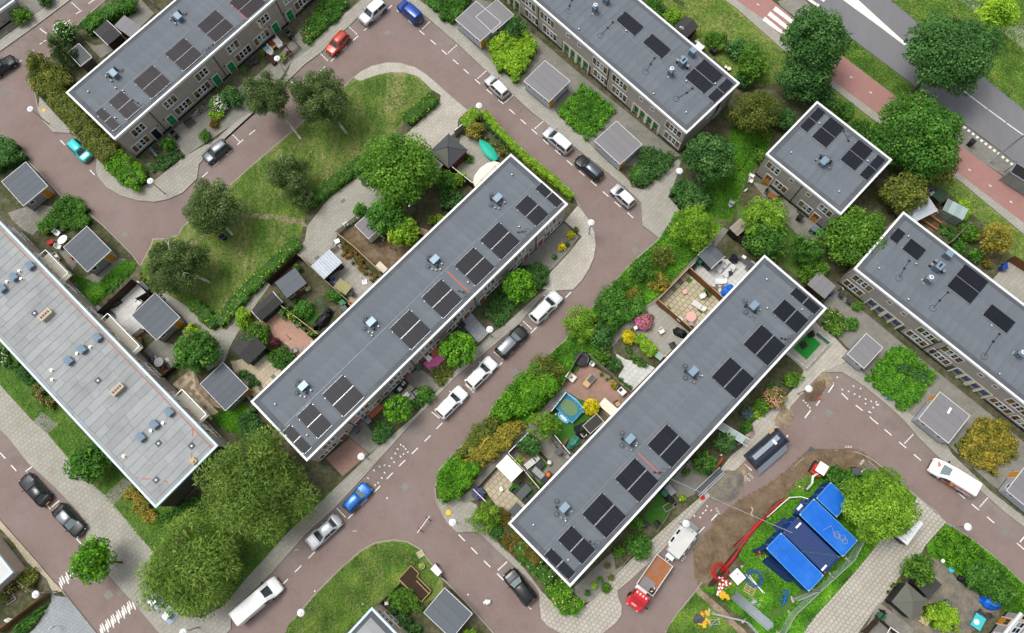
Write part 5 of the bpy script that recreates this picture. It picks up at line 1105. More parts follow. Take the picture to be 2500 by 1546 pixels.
bed('low plants along the inner hedge of boat garden','b1690,960 1780,1010 1870,1090 1830,1120 1720,1040','lf_olive',.6,.3,.6,.2,flowers='pt_pink',nf=10)
bed('overgrown corner under the cream variegated shrub','b1370,1350 1530,1380 1540,1470 1400,1512','lf_dark',1.2,.4,.7,.24)
shrub('shrub against the flat roofed white shed','f815,40','lf_green',.9,2.0)
bed('bright low shrubs beside middle row wall','f1290,110 1400,60 1430,90 1360,150 1310,140','lf_lime',.7,.35,.8,.22)
shrub('round pink hydrangea in the back garden of south row','g1080,830','lf_olive',1.1,1.1,flowers='pt_pink',nf=260,fsize=.15)
shrub('yellow leaved shrub next to the bright block hedge','g975,940','lf_yellow',.9,1.2,cap=3500)
bed('low green planting below the block hedge','g950,1010 1050,1080 1110,1140 1060,1165 950,1070','lf_green',.5,.3,.8,.2)
shrub('clipped bright yellow ball shrub beside trampoline','g708,1435','lf_yellow',.98,1.6,kind='ball',cap=6000,scale=.6)
shrub('yellowish small bush beside outdoor sink','g873,1280','lf_golden',.5,.8,kind='ball',cap=1800)
bed('leaning plants along the curved fence','g760,1180 830,1200 920,1270 900,1290 780,1220','lf_green',.5,.25,.7,.18)
bed('green plants beside pale curved path','g900,1230 950,1260 1000,1310 980,1330 920,1290','lf_green',.4,.25,.8,.18)
shrub('leafy bush in the front of dark brick play garden','k270,180','lf_dark',1.4,2.2)
shrub('small lime shrub beside striped lounger','k190,293','lf_lime',.5,.7,cap=1800)
bed('narrow hedge strip beside sofa garden','k260,410 300,390 360,460 330,480','lf_green',.8,.28,.85,.2)
shrub('purple flowering lavender beside beige patio','j1650,520','lf_green',.75,.8,flowers='pt_purple',nf=140)
shrub('dark green shrub at the corner of beige patio','j1790,790','lf_dark',1.1,1.6)
bed('reddish mixed shrubs under the south row gable','j1740,800 1830,760 1990,900 2030,1000 1900,960','lf_redmix',1.0,.45,.8,.22)
shrub('round dark green bush in the walled front plot','k1045,895','lf_green',1.45,1.7)
shrub('bright shrub in the corner of walled front plot','k905,935','lf_maple',.7,.9)
shrub('glossy bush beside two black garden chairs','k1030,735','lf_green',.85,1.1)
shrub('small double green plant on the grey front patio','k1385,375','lf_maple',.45,.5,sc=(.6,1.3),rz=-.8)
shrub('small plant at the corner of solar panel garden','k1355,555','lf_lime',.4,.5,cap=1200)
shrub('purple and yellow flower bed at the end garden','h70,1480','lf_dark',.8,.6,flowers='pt_purple',nf=80)
shrub('salmon flowering round hydrangea at the end garden','h265,1370','lf_olive',1.35,1.5,flowers='pt_salmon',nf=260,fsize=.14)
shrub('bright green round bush beside salmon hydrangea','h165,1430','lf_maple',1.0,1.1)
shrub('dark leaved round bush behind salmon hydrangea','h260,1320','lf_dark',1.0,1.3)
shrub('lime and green twin bush on the front path','h385,1240','lf_maple',.95,1.1,sc=(1.3,1))
shrub('bright bush beside construction barrier','l65,45','lf_green',.75,.9)
shrub('bright bush next to the planter edge','h130,1490','lf_lime',.5,.6)
bed('flowering bushes at the corner before the blue door row','h590,820 640,730 730,760 760,860 730,950 680,930','lf_maple',1.0,.4,.8,.22,flowers='pt_cream',nf=90)
shrub('clipped oval green bush beside flowering corner','h812,845','lf_green',.8,1.1,kind='ball')
shrub('small bright shrub by windows of blue door row','h850,720','lf_maple',.6,.9)
shrub('bright leafy bush beside dark flat shed','h545,460','lf_maple',1.8,2.2)
for l_,sp,mt,R,h in(('light green willow like bush behind green door row','c1290,135','lf_robinia',1.5,2.2),('bright bush mass at the back fence of green door row','c1590,290','lf_maple',1.4,1.6),('dark round bush in the back garden of green door row','c1740,350','lf_dark',1.5,1.8),('light green tree shaped bush behind garden pots','c1840,400','lf_maple',1.6,2.4),('long grass edge bush at the top fence','c1150,60','lf_green',1.6,1.6),('dark bush at the gable corner of green door row','c1800,570','lf_dark',1.2,1.8),('dark shrub between the small house and the cycle path','d870,930','lf_green',1.6,2.2),('dark laurel beside small house roof corner','d330,850','lf_dark',1.5,2.2),('small bush at the left wall of small house','d165,1110','lf_maple',1.0,1.4),('bright shrub below the bulky tree','d1270,1230','lf_lime',1.3,2.0),('round green bush behind sheds at the right edge','h1650,200','lf_maple',1.3,1.8),('hydrangea bush behind blue door row','h1690,360','lf_green',.95,1.2),('pink flowering small bush behind blue door row','h1770,415','lf_redmix',.65,.9),('low bush behind roof edge of blue door row','h1570,300','lf_green',1.0,1.2),('dark shrub beside worn footpath','d620,700','lf_dark',1.5,1.8),('low dark bush at the house corner footpath','d760,780','lf_green',1.3,1.4)):
 shrub(l_,sp,mt,R,h,cap=5000)
bed('dark hedge mass under the deep green tree by pavement','c1260,1370 1340,1290 1480,1350 1560,1420 1480,1512 1340,1480','lf_dark',1.5,.5,.8,.26)
bed('vegetable plot behind blue door row','h1430,150 1490,150 1580,200 1520,260 1440,210','lf_green',.6,.35,.6,.2)
bed('flowering shrubs along the south west wall, upper','e-30,1000 60,1040 100,1110 60,1160 -30,1100','lf_green',.9,.4,.8,.22,flowers='pt_white',nf=90)
bed('flowering rose bed along the south west wall','e240,1260 300,1290 400,1400 380,1440 300,1430 240,1350','lf_olive',1.0,.4,.8,.22,flowers='pt_salmon',nf=120)
bed('long clipped dark green shrub strip along the south west wall','e70,1140 130,1120 250,1250 240,1330','lf_dark',.7,.35,.9,.2)
bed('yellow flowering shrub bed at the corner of old grey roof','i890,520 960,470 1100,640 1140,740 1030,710 960,620','lf_golden',1.0,.42,.85,.22,flowers='pt_salmon',nf=80)
bed('dark ivy like ground shrubs between the gable and the willow','i1130,700 1240,620 1420,560 1440,700 1250,760 1150,830','lf_green',1.0,.45,.8,.26)
bed('dark shrubs behind willow at the middle row gable','e1720,1490 1800,1440 i1900,110 1960,180 1850,160 1740,110','lf_dark',1.3,.5,.8,.26)
bed('wild bramble hedge between first sheds and road','e290,150 430,30 480,-60 600,-10 640,90 640,190 560,160 440,160 330,230','lf_green',1.3,.5,.85,.24)
bed('big bush at the left edge before the first shed','a-60,1040 0,1010 110,1030 170,1120 90,1180 -60,1230','lf_dark',1.8,.6,.8,.26)
shrub('bright shrub with red flowers beside yard tree','e1365,900','lf_lime',1.0,1.5,flowers='pt_yellow',nf=20)
bed('weedy strip before the terrace fence','e790,560 940,460 930,500 700,700 660,700','lf_green',.35,.25,.7,.2)
bed('weeds at the edge of shed path','e990,480 1100,590 1180,680 1150,690 1040,590 970,510','lf_olive',.35,.25,.7,.18)
shrub('round green bush at the far top left front garden','a155,115','lf_maple',1.3,1.6);shrub('dark bush at the far top left edge','a30,130','lf_dark',.9,1.1);shrub('dark cut off hedge at the top edge','a325,5','lf_dark',1.1,1.4)
shrub('white blossoming shrub behind dark conifer','a470,240','lf_green',1.6,3.2,flowers='pt_white',nf=120)
bed('garden shrubs beside raised soil bed','j1000,1270 1100,1190 1240,1260 1260,1340 1130,1340','lf_maple',1.1,.45,.8,.22)
shrub('round bright bush in the bottom garden','j1090,1265','lf_maple',1.1,1.6);bed('dark planting along the bottom wall','j980,1330 1100,1350 1250,1480 1230,1560 1120,1512','lf_dark',.9,.4,.75,.22)
bed('bright shrubs between the bottom shed and the edge','j1520,1512 1600,1460 1720,1540 1600,1600','lf_lime',1.0,.4,.8,.22)
bed('long grass and nettles on the bank at the right road','l1380,860 1480,760 1640,850 1830,1010 2035,1190 2300,1420 2200,1500 2035,1340 1880,1200 1700,1130 1560,1060 1440,960','lf_ball',.7,.4,.85,.26,.4,cap=45000)
bed('bushy shrubs around the blue tarpaulin','l1580,1060 1700,1000 1860,1080 1960,1240 1900,1300 1800,1270 1640,1170','lf_green',1.5,.5,.8,.26)
bed('clipped lime green hedge block in the gazebo garden','l1350,1310 1470,1290 1580,1420 1540,1500 1400,1480 1310,1370','lf_lime',1.2,.42,.9,.2)
bed('ivy hedge behind containers','l600,400 690,330 780,370 900,420 820,480 750,530 680,460','lf_green',1.5,.45,.85,.26)
bed('reed like strip behind bottom gazebo','l1070,1180 1170,1090 1180,1130 1050,1290','lf_olive',.4,.25,.7,.2)
shrub('pale ornamental grass beside gazebo','l1330,1420','twig_cream',.55,.6,'feather',cap=900)
shrub('ivy patch on the bottom left fence','i200,1440','lf_green',1.2,.7,sc=(2.0,.5),rz=.75);shrub('pink rose bush beside annex','i60,1180','lf_olive',.8,1.1,flowers='pt_salmon',nf=60);shrub('weedy bush at the annex corner','i200,1130','lf_olive',1.2,1.0)
def tufts(name,spec,n,ln,mat,hol=None,z=.02,up=1.0):
 pts=P(spec);x0=min(p[0]for p in pts);x1=max(p[0]for p in pts);y0=min(p[1]for p in pts);y1=max(p[1]for p in pts)
 x0,x1,y0,y1=max(x0,-78),min(x1,72),max(y0,-16),min(y1,74)
 xs=rng.uniform(x0,x1,n*3);ys=rng.uniform(y0,y1,n*3);k=[i for i in range(n*3)if pip(pts,xs[i],ys[i])][:n]
 C=np.stack([xs[k],ys[k],np.full(len(k),ZB+z+ln*.25)],1);N=rng.normal(size=(len(k),3))*np.array([1,1,.35])+np.array([0,0,up])
 t=np.array([.45+.5*mnoise.noise((a*.5,b*.5,7.0))for a,b in zip(xs[k],ys[k])])+rng.normal(size=len(k))*.12
 o=link(name,leaf_mesh(name,C,N,ln,ln*.32,mat,t));tag(o,kind='stuff')
tufts('grass',"b765,575 640,700 340,940 200,1065 0,1220 a1750,1225 e1300,300 1090,280 1010,430 1040,580 1360,720 1500,840 1550,800 f0,580 380,250 420,130 b 430,1430 800,1150 1100,880 1310,650 1220,560 1030,530 850,575",26000,.22,'grass_blade')
tufts('grass',"j300,1460 500,1235 680,1055 820,935 920,880 1050,860 1150,875 1240,925 1380,1110 1290,1280 1240,1300 1100,1150 950,1290 700,1512 260,1560",16000,.22,'grass_blade')
tufts('grass',"e0,980 270,1270 500,1512 i1060,600 1240,610 1440,560 1700,700 2035,640 j640,490 300,790 0,1120 i1720,1150 1600,1300 1080,1190 1080,930 640,430 500,275 345,90 e0,1260",16000,.24,'grass_blade')
tufts('grass',"d440,170 530,70 630,115 800,285 1250,625 1480,800 1500,975 1160,708 740,388",9000,.26,'grass_blade')
tufts('grass',"c1000,-100 1500,-100 d0,95 290,350 640,625 930,855 1590,1320 2035,1690 h2035,500 1850,250 1640,40 1500,-60 d850,1050 600,720 430,560 150,620 0,610 c1750,580",24000,.26,'grass_blade')
tufts('grass',"d1080,5 1280,170 1800,600 2035,790 2035,0",16000,.26,'grass_blade')
tufts('grass',"g1190,250 980,430 720,730 520,970 300,1160 130,1300 f1744,1450 j1700,30 1580,140 1440,285 1370,365 1345,480 1480,550 1680,330 1990,40 g310,1500 470,1320 860,920 1050,740 1180,650 1540,260 1640,150 1300,60",30000,.42,'grass_long')
tufts('grass',"k1480,1190 1650,1300 1900,1512 l180,1600 400,1600 560,1370 830,1070 1000,860 1200,690 1250,545 1080,390 900,330 700,420 760,600 850,760 870,900 600,1130 300,1400 0,1380 k1700,1330",24000,.36,'grass_long')
tufts('grass',"k1480,1190 1640,1280 1900,1490 l200,1380 600,1100 860,880 830,720 700,480 560,350 430,430 300,610 130,790 0,970 k1800,1020 1660,1190",20000,.36,'grass_long')
tufts('grass',"k1170,1600 1300,1395 1450,1220 1700,1460 1860,1600",7000,.24,'grass_blade')
tufts('grass',"c1720,890 2035,890 d280,800 210,1060 60,1280 c1700,1560 1500,1540 1490,1400",9000,.28,'grass_long')
tufts('grass',"l1480,740 1620,822 1800,957 2035,1172 2200,1512 2035,1500 1870,1320 1600,1110 1350,950 1345,890",9000,.4,'grass_long')
tufts('grass',"e520,490 700,560 860,400 980,420 940,490 680,720 580,640",3500,.28,'grass_long')
tufts('grass',"e1500,1500 1720,1400 1840,1540 1900,1600 1840,1680 1600,1600",3500,.3,'grass_long')
# ================================================================ VEHICLES
def paint(name,c,metal=.25,rough=.3):
 t=NT(name);co=t.coord();n=t.noise(co,2.5,4)
 c=hx(c);t.fin(t.mix(n,tuple(x*.94 for x in c),tuple(min(1,x*1.05)for x in c)),rough,.5,metal)
 t.b.inputs['Coat Weight'].default_value=.5;t.b.inputs['Coat Roughness'].default_value=.08
for n_,c_,m_ in(('pn_turquoise','22c4c4',.1),('pn_slate','4a515a',.4),('pn_orange','b8402c',.2),('pn_silver','c3c5c9',.35),('pn_white','f4f5f6',0),('pn_blue','123f96',.3),('pn_black','15171b',.3),('pn_sky','1466b8',.3),('pn_grey','7f8389',.5),('pn_red','c8202a',.1),('pn_pearl','dcdfe2',.1)):paint(n_,c_,m_)
plain('car_glass','2b3437',.06,.15,2,spec=.8);plain('car_glass_pale','6f7f80',.12,.15,2,spec=.7);plain('lamp_glass','d5dadd',.1,.1,5,spec=.7);plain('tail_red','8c1418',.2,.1,5,spec=.6)  # car glass base lightened to stand in for the reflected sky
plain('tyre','131314',.85,.2,10);plain('rim','8a8d90',.4,.1,8,metal=.6);plain('plate_yellow','d9b21c',.5,.06,9);plain('tblack','1b1c1e',.55,.12,8);plain('seat_dark','26282b',.8,.15,6)
plain('rust_bed','9a6238',.85,.25,3,.3,dirt='7a7470',dirt_amt=.7);plain('steel_floor','7d7c7c',.6,.2,4)
CAR={'hatch':(3.75,1.66,1.48,.93,.84,.27,.43,.93,.985,.56),'small':(3.5,1.62,1.48,.93,.84,.24,.42,.93,.985,.55),'suv':(4.25,1.8,1.62,1.03,.95,.27,.42,.93,.985,.60),'sedan':(4.6,1.8,1.43,.92,.84,.27,.45,.76,.86,.56),'mpv':(4.35,1.75,1.66,1.0,.92,.22,.40,.95,.99,.60),'estate':(4.55,1.8,1.5,.95,.87,.27,.43,.93,.985,.58),'kangoo':(4.0,1.7,1.8,1.05,.95,.22,.37,.965,.99,.64)}
def car(label,front,rear,kind,body,group='cars parked along the brick streets',roof=None,L=None,glass='car_glass',rails=False,plate=True,name='car',zc=.75):
 L0,Wd,H,zb,zh,f0,f1,r1,r0,hw=CAR[kind]
 (ax,ay),(bx,by)=P(front+' '+rear,zc);rz=atan2(ay-by,ax-bx);L=L or L0
 t=thing(name,label,'car',((ax+bx)/2,(ay+by)/2,.01),rz,group)
 X=lambda f:L/2-f*L
 hW=Wd/2
 def wid(x):
  e=(L/2-abs(x));return hW*(1-.30*max(0,1-e/.16)**2-.10*max(0,1-e/.75)**2)
 tail=zb if kind!='sedan' else.98
 def ztop(x):
  f=(L/2-x)/L
  if f<f0:u=f/f0;return.50+(zh-.50)*min(1,(u/.16))**.6*.92+(zb-zh)*u*.9+(zh-.5)*.08*u
  if f>r0:u=(1-f)/(1-r0+1e-6);return.55+(tail-.55)*min(1,u)**.5
  return zb if kind!='sedan' or f<r1 else zb+(tail-zb)*(f-r1)/(r0-r1)
 def body_mesh():
  o=MB();xs=[L/2-L*q for q in(0,.012,.035,.08,.14,.2,f0,(f0+f1)/2,f1,.55,.7,.8,.88,.93,.965,.988,1)];xs.sort(reverse=True);rows=[]
  for x in xs:
   w=wid(x);z=ztop(x);e=L/2-abs(x);zbm=.2+.12*max(0,1-e/.25)
   half=[(0,zbm),(w*.82,zbm),(w*.985,zbm+.13),(w,.5 if z>.56 else(zbm+z)/2),(w*.985,z-.12 if z>.66 else z-.06),(w*.93,z-.025),(w*.72,z+.012),(0,z+.03)]
   rows.append([(x,y,zz)for y,zz in half]+[(x,-y,zz)for y,zz in half[-2:0:-1]])
  n=len(rows[0]);vs=[v for r in rows for v in r]
  fs=[(j*n+i,j*n+(i+1)%n,(j+1)*n+(i+1)%n,(j+1)*n+i)for j in range(len(rows)-1)for i in range(n)]
  fs+=[tuple(range(n-1,-1,-1)),tuple(range((len(rows)-1)*n,len(rows)*n))]
  o.add(vs,fs)
  zr=H;bw=hW*.93;tw=Wd*hw/2*1.22
  B_=[(X(f0)-.02,bw*.86),(X(f0+.05),bw),(X(.6),bw*1.0),(X(r0)+.14,bw*.97),(X(r0)+.02,bw*.86)]
  T_=[(X(f1),tw*.84),(X(f1+.05),tw*.97),(X(.62),tw),(X(r1)+.12,tw*.95),(X(r1)+.02,tw*.84)]
  rb=[(x,y,zb-.02)for x,y in B_]+[(x,-y,zb-.02)for x,y in B_[::-1]]
  tail_z=tail-.02
  rb[4]=(rb[4][0],rb[4][1],tail_z);rb[5]=(rb[5][0],rb[5][1],tail_z)
  rt=[(x,y,zr-.07-(.05 if k in(0,4)else 0))for k,(x,y)in enumerate(T_)];rt+=[(x,-y,z)for x,y,z in rt[::-1]]
  rt2=[(x*.97+X(.6)*.03,y*.84,zr-(.025 if abs(x-X(.6))>.5 else 0))for x,y,z in rt]
  m=len(rb);k=len(o.v);o.v+=rb+rt+rt2
  for i in range(m):
   j=(i+1)%m;o.f+=[(k+i,k+j,k+m+j,k+m+i),(k+m+i,k+m+j,k+2*m+j,k+2*m+i)];o.m+=[0,1]
  o.f+=[(k+2*m+0,k+2*m+1,k+2*m+8,k+2*m+9),(k+2*m+1,k+2*m+2,k+2*m+7,k+2*m+8),(k+2*m+2,k+2*m+3,k+2*m+6,k+2*m+7),(k+2*m+3,k+2*m+4,k+2*m+5,k+2*m+6)];o.m+=[1]*4
  return o,rb,rt
 o,rb,rt=body_mesh();me=o.mesh('body',[body,roof or body],True);link('body',me,t)
 md=t.children[0].modifiers.new('edge','EDGE_SPLIT')if False else None
 V=lambda p:Vector(p)
 def pane(name,a,b,c,d,inset,mat,bow=.0,nu=6):
  a,b,c,d=V(a),V(b),V(c),V(d);n=(b-a).cross(d-a).normalized();q=MB()
  def fn(u,v):
   u2=inset+u*(1-2*inset);v2=.07+v*.86;p=(a.lerp(b,u2)).lerp(d.lerp(c,u2),v2);return p+n*(.014)+n*bow*(1-(2*u-1)**2)
  q.grid(fn,nu,3);return link(name,q.mesh(name,mat,True),t)
 pane('windscreen',rb[9],rb[0],rt[0],rt[9],.03,glass,.05)
 pane('rear_window',rb[4],rb[5],rt[5],rt[4],.08,'car_glass',.03)
 for sd in(0,1):
  ii=(1,2,3)if sd==0 else(8,7,6)
  for a_,b_ in((0,1),(1,2)):
   i,j=ii[a_],ii[b_]
   A_,B2,C2,D2=rb[i],rb[j],rt[j],rt[i]
   A_=(A_[0],A_[1],A_[2]+.03);B2=(B2[0],B2[1],B2[2]+.03)
   if sd==0:pane('side_window',A_,B2,C2,D2,.05,'car_glass',0,3)
   else:pane('side_window',B2,A_,D2,C2,.05,'car_glass',0,3)
 for s in(-1,1):
  link('headlight',cached(('hl',kind),lambda:MB().ball((0,0,0),.16,8,6,0,(1.2,.8,.55)).mesh('headlight','lamp_glass',True)),t,(L/2-.2,s*hW*.66,.66))
  link('tail_light',cached(('tl',kind),lambda:MB().ball((0,0,0),.12,8,6,0,(.7,.7,1.5)).mesh('tail_light','tail_red',True)),t,(-L/2+.11,s*hW*.72,.82))
  m_=link('mirror',cached(('mir',body),lambda:MB().ball((0,0,0),.1,8,5,0,(.7,1.2,.75)).mesh('mirror','tblack' if body=='pn_silver' else body,True)),t,(X(f0)-.22,s*(hW+.07),zb+.05))
  for xx in(L*.5-.78 if L>4 else L*.5-.66,-L*.5+.78 if L>4 else-L*.5+.62):
   w=link('wheel',cached('tyre',lambda:MB().tube([(0,-.1,0),(0,.1,0)],.32,16).mesh('tyre','tyre')),t,(xx,s*(hW-.10),.32))
   w.name='wheel';link('rim',cached('rim',lambda:MB().tube([(0,-.112,0),(0,.112,0)],.2,12).mesh('rim','rim')),w)
   link('wheel_arch',cached('arch',lambda:MB().tube([(.37*cos(a),0,.37*sin(a))for a in np.linspace(.1,PI-.1,9)],.045,5).mesh('wheel_arch','tblack',True)),t,(xx,s*(hW-.02),.32))
 MB().box(-.02,.02,-.26,.26,0,.12).bd('number_plate','plate_yellow',t,(L/2+.005,0,.42));MB().box(-.02,.02,-.26,.26,0,.12).bd('number_plate','plate_yellow',t,(-L/2-.005,0,.5))
 MB().box(-.03,.03,-hW*.5,hW*.5,0,.12).bd('grille','tblack',t,(L/2-.015,0,.56))
 s_=MB();w0,w1=wid(X(.05))*.72,hW*.80
 for sg in(-1,1):s_.tube([(X(.045),sg*w0,ztop(X(.045))+.012),(X(f0*.6),sg*(w0+w1)/2,ztop(X(f0*.6))+.01),(X(f0),sg*w1,ztop(X(f0))+.004)],.009,4)
 s_.tube([(X(f0)+.03,-w1*.9,zb+.02),(X(f0)+.1,0,zb+.035),(X(f0)+.03,w1*.9,zb+.02)],.022,4)
 s_.bd('bonnet_seam','tblack',t)
 if rails:
  rr=MB()
  for sg in(-1,1):rr.tube([(X(f1)-.15,sg*hW*.62,H-.04),(X(f1)-.3,sg*hW*.63,H+.04),(X(r1)+.35,sg*hW*.63,H+.04),(X(r1)+.2,sg*hW*.62,H-.05)],.022,5)
  rr.bd('roof_rail','alu',t)
 MB().tube([(X(r1)+.2,0,H-.03),(X(r1)+.05,0,H+.08)],.02,5).bd('antenna','tblack',t)
 return t
car('black car cut by left edge of picture with silvery bonnet','a125,395 ','a-90,540','hatch','pn_black')
car('bright turquoise hatchback parked beside tall gable hedge','a635,1135','a495,1000','small','pn_turquoise',roof='pn_turquoise')
car('slate grey hatchback with silvery roof parked below the white hydrangea','a1450,1140','a1610,1010','hatch','pn_slate',roof='pn_grey')
car('orange red hatchback parked beside picket fence','b585,375','b715,235','hatch','pn_orange')
car('silver and white compact suv at the top beside blue mpv','b825,150','b975,20','suv','pn_silver',roof='pn_white')
car('deep blue high roofed mpv at the top bend of road','b1090,15','b1245,155','kangoo','pn_blue')
car('silver hatchback with white roof parked across from the bright privet hedge','b1715,545','b1850,680','hatch','pn_silver',roof='pn_white')
car('white and silver mpv with roof rails parked before the square green bed','c395,930','c545,1060','mpv','pn_silver',roof='pn_white',rails=True)
car('black hatchback with dark grey roof parked between mpv and silver car','c615,1125','c770,1255','hatch','pn_black',roof='pn_slate',L=4.1)
car('small silver car with white roof, last in the row near the side pavement','c865,1325','c1000,1455','small','pn_silver',roof='pn_white')
car('white suv with roof rails parked by curved pavement','g465,645','g305,805','suv','pn_pearl',roof='pn_white',rails=True,L=4.7)
car('black estate with grey glass roof parked second along the middle row','g225,890','g60,1055','estate','pn_black',roof='pn_grey',rails=True,glass='car_glass_pale')
car('white boxy estate parked beside ball tree and pink mat','f1740,1120','f1600,1265','estate','pn_white',L=4.4)
car('white rounded car parked beside grey patio garden','f1530,1330','f1390,1475','suv','pn_white',L=4.3)
car('bright blue hatchback parked at the road junction','j865,470','j715,630','hatch','pn_sky',glass='car_glass_pale')
car('silver saloon parked in front of willow','j450,885','j655,700','sedan','pn_silver',L=4.6)
car('black car with long rear window on the lower left road, upper one','i160,400','i335,590','sedan','pn_black',L=4.5)
car('black car with silver bonnet and roof on the lower left road','i580,805','i395,615','sedan','pn_black',roof='pn_grey',glass='car_glass_pale',L=4.5)
car('black estate parked beside white flowering hedge corner','k120,1080','k285,1290','estate','pn_black',glass='car_glass_pale',L=4.3)
def van(label,front,rear,L,Wd,H,body,side=None,name='van',ribs=True):
 (ax,ay),(bx,by)=P(front+' '+rear,1.0);rz=atan2(ay-by,ax-bx)
 t=thing(name,label,'van',((ax+bx)/2,(ay+by)/2,.01),rz);h=Wd/2;X=lambda d:L/2-d
 st=[(0,.52,.84),(.06,.78,.9),(.35,.98,.96),(.95,1.12,1.0),(1.0,1.16,1.0)]
 o=MB();rows=[]
 prof=[(0,.55,.80),(.08,.82,.90),(.45,1.02,.97),(1.0,1.16,1.0),(1.85,H-.08,.97),(2.2,H,.97),(L-.25,H,.97),(L-.04,H-.05,.96),(L,1.0,.95)]
 for d,z,wf in prof:
  w=h*wf;zm=min(z-.08,1.1);tw=w*(.82 if z>1.3 else.92)
  hf=[(0,.28),(w*.9,.28),(w,.45),(w,zm),(tw+(w-tw)*.35,z-.06),(tw*.93,z),(0,z+.03)]
  rows.append([(X(d),y,zz)for y,zz in hf]+[(X(d),-y,zz)for y,zz in hf[-2:0:-1]])
 n=len(rows[0]);vs=[v for r in rows for v in r]
 o.add(vs,[(j*n+i,j*n+(i+1)%n,(j+1)*n+(i+1)%n,(j+1)*n+i)for j in range(len(rows)-1)for i in range(n)]+[tuple(range(n-1,-1,-1)),tuple(range((len(rows)-1)*n,len(rows)*n))])
 o.f=[f[::-1]for f in o.f];o.bd('body',body,t,smooth=False)
 q=MB();a=Vector((X(1.06),0,1.21));b=Vector((X(1.84),0,H-.1))
 q.grid(lambda u,v:Vector((a.x+(b.x-a.x)*v+.03-.10*(2*u-1)**2,(2*u-1)*h*(.86-.12*v),a.z+(b.z-a.z)*v+.03)),8,3);q.bd('windscreen','car_glass_pale' if side else 'car_glass',t,smooth=True)
 for s in(-1,1):
  MB().add([(X(1.25),s*(h+.012),1.18),(X(2.35),s*(h+.012),1.15),(X(2.35),s*(h*.9+.012),H-.22),(X(1.8),s*(h*.9+.012),H-.22)],[(0,1,2,3)]).bd('side_window','car_glass',t)
  MB().ball((0,0,0),.15,8,6,0,(1.1,.8,.6)).bd('headlight','lamp_glass',t,(L/2-.18,s*h*.68,.78),smooth=True)
  MB().box(-.04,.04,-.1,.1,0,.6).bd('tail_light','tail_red',t,(-L/2+.02,s*h*.84,.85))
  MB().ball((0,0,0),.16,8,5,0,(.6,1,1)).bd('mirror','tblack',t,(X(1.35),s*(h+.16),1.3),smooth=True)
  for xx in(L/2-.95,-L/2+1.05):
   w=link('wheel',cached('tyre_v',lambda:MB().tube([(0,-.11,0),(0,.11,0)],.35,16).mesh('tyre','tyre')),t,(xx,s*(h-.10),.35));link('rim',cached('rim',lambda:None)or cached('rim_v',lambda:MB().tube([(0,-.12,0),(0,.12,0)],.2,12).mesh('rim','rim')),w)
 MB().box(-.02,.02,-.26,.26,0,.12).bd('number_plate','plate_yellow',t,(L/2+.005,0,.45));MB().box(-.02,.02,-.26,.26,0,.12).bd('number_plate','plate_yellow',t,(-L/2-.005,0,.6))
 MB().box(-.05,.05,-h*.6,h*.6,0,.22).bd('bumper','tblack',t,(L/2-.02,0,.3))
 if ribs:
  for k in range(6):MB().box(X(2.5+(L-3.1)*k/5)-.03,X(2.5+(L-3.1)*k/5)+.03,-h*.7,h*.7,H+.015,H+.04).bd('roof_rib',body,t)
 for s in(-1,1):MB().box(X(2.3),X(2.3)+.02,s*h*.98,s*(h+.004),.5,H-.3).bd('door_seam','tblack',t)
 return t
vn=van('long white delivery van parked beside willow','i1985,1145','i1665,1420',5.9,2.0,2.05,'pn_white')
kv=van('white van with red sides lettered KNOOK driving on the right road','l1385,310','l1690,500',5.3,1.95,1.95,'pn_white',True,ribs=False)
plain('sign_red','b0162a',.4,.06,4);plain('sign_orange','e06a1c',.4,.06,4);plain('sign_yellow','e8b81e',.4,.06,4);plain('sign_white','efefef',.5,.03,5)
GLY={'K':[((0,0),(0,7)),((0,3),(4,7)),((1,4),(4,0))],'N':[((0,0),(0,7)),((0,7),(4,0)),((4,0),(4,7))],'O':[((1,0),(3,0)),((3,0),(4,2)),((4,2),(4,5)),((4,5),(3,7)),((3,7),(1,7)),((1,7),(0,5)),((0,5),(0,2)),((0,2),(1,0))]}
for s in(-1,1):
 yy=s*(.978*.97)
 MB().add([(-2.5,s*.955,.55),(.55,s*.99,.62),(.1,s*.965,1.55),(-2.5,s*.93,1.62)],[(0,1,2,3)]).bd('red_side_panel','sign_red',kv)
 MB().add([(.3,s*.992,.7),(1.35,s*.985,.72),(.85,s*.99,1.05),(.1,s*.975,1.45)],[(0,1,2,3)]).bd('orange_side_flash','sign_orange',kv)
 o=MB();o.tube([(-.12+.22*cos(a),s*1.0,1.12+.2*sin(a))for a in np.linspace(0,5.2,12)],.045,5);o.ball((-.12,s*1.0,1.12),.1,8,5,0,(1,.2,1));o.bd('yellow_emblem','sign_yellow',kv)
 o=MB();x=-.55 if s>0 else-2.35
 for ch in('KNOOK' if s<0 else 'KNOOK'):
  for(a0,b0),(a1,b1)in GLY[ch]:
   sx=-1 if s>0 else 1
   o.bar((x+sx*a0*.068,s*1.0,.98+b0*.058),(x+sx*a1*.068,s*1.0,.98+b1*.058),.03,.07)
  x+=(-.37 if s>0 else.37)
 o.bd('lettering','sign_white',kv);MB().box(-2.3,-.8,s*1.0-.006,s*1.0+.006,.78,.83).bd('lettering_line','sign_white',kv)
plain('pn_fade_red','d87a70',.4,.25,3);MB().add([(2.3,-.5,1.045),(2.0,.1,1.10),(1.75,-.3,1.155),(2.1,-.7,1.06)],[(0,1,2,3)]).bd('bonnet_decal','pn_fade_red',kv)
(ax,ay),(bx,by)=P('k1000,1330 k1225,1000',1.0);rz=atan2(ay-by,ax-bx)
tp=thing('tipper_truck','red cab tipper truck with rusty open bed parked on the road edge','truck',((ax+bx)/2,(ay+by)/2,.01),rz)
LT=6.3;x0=-LT/2
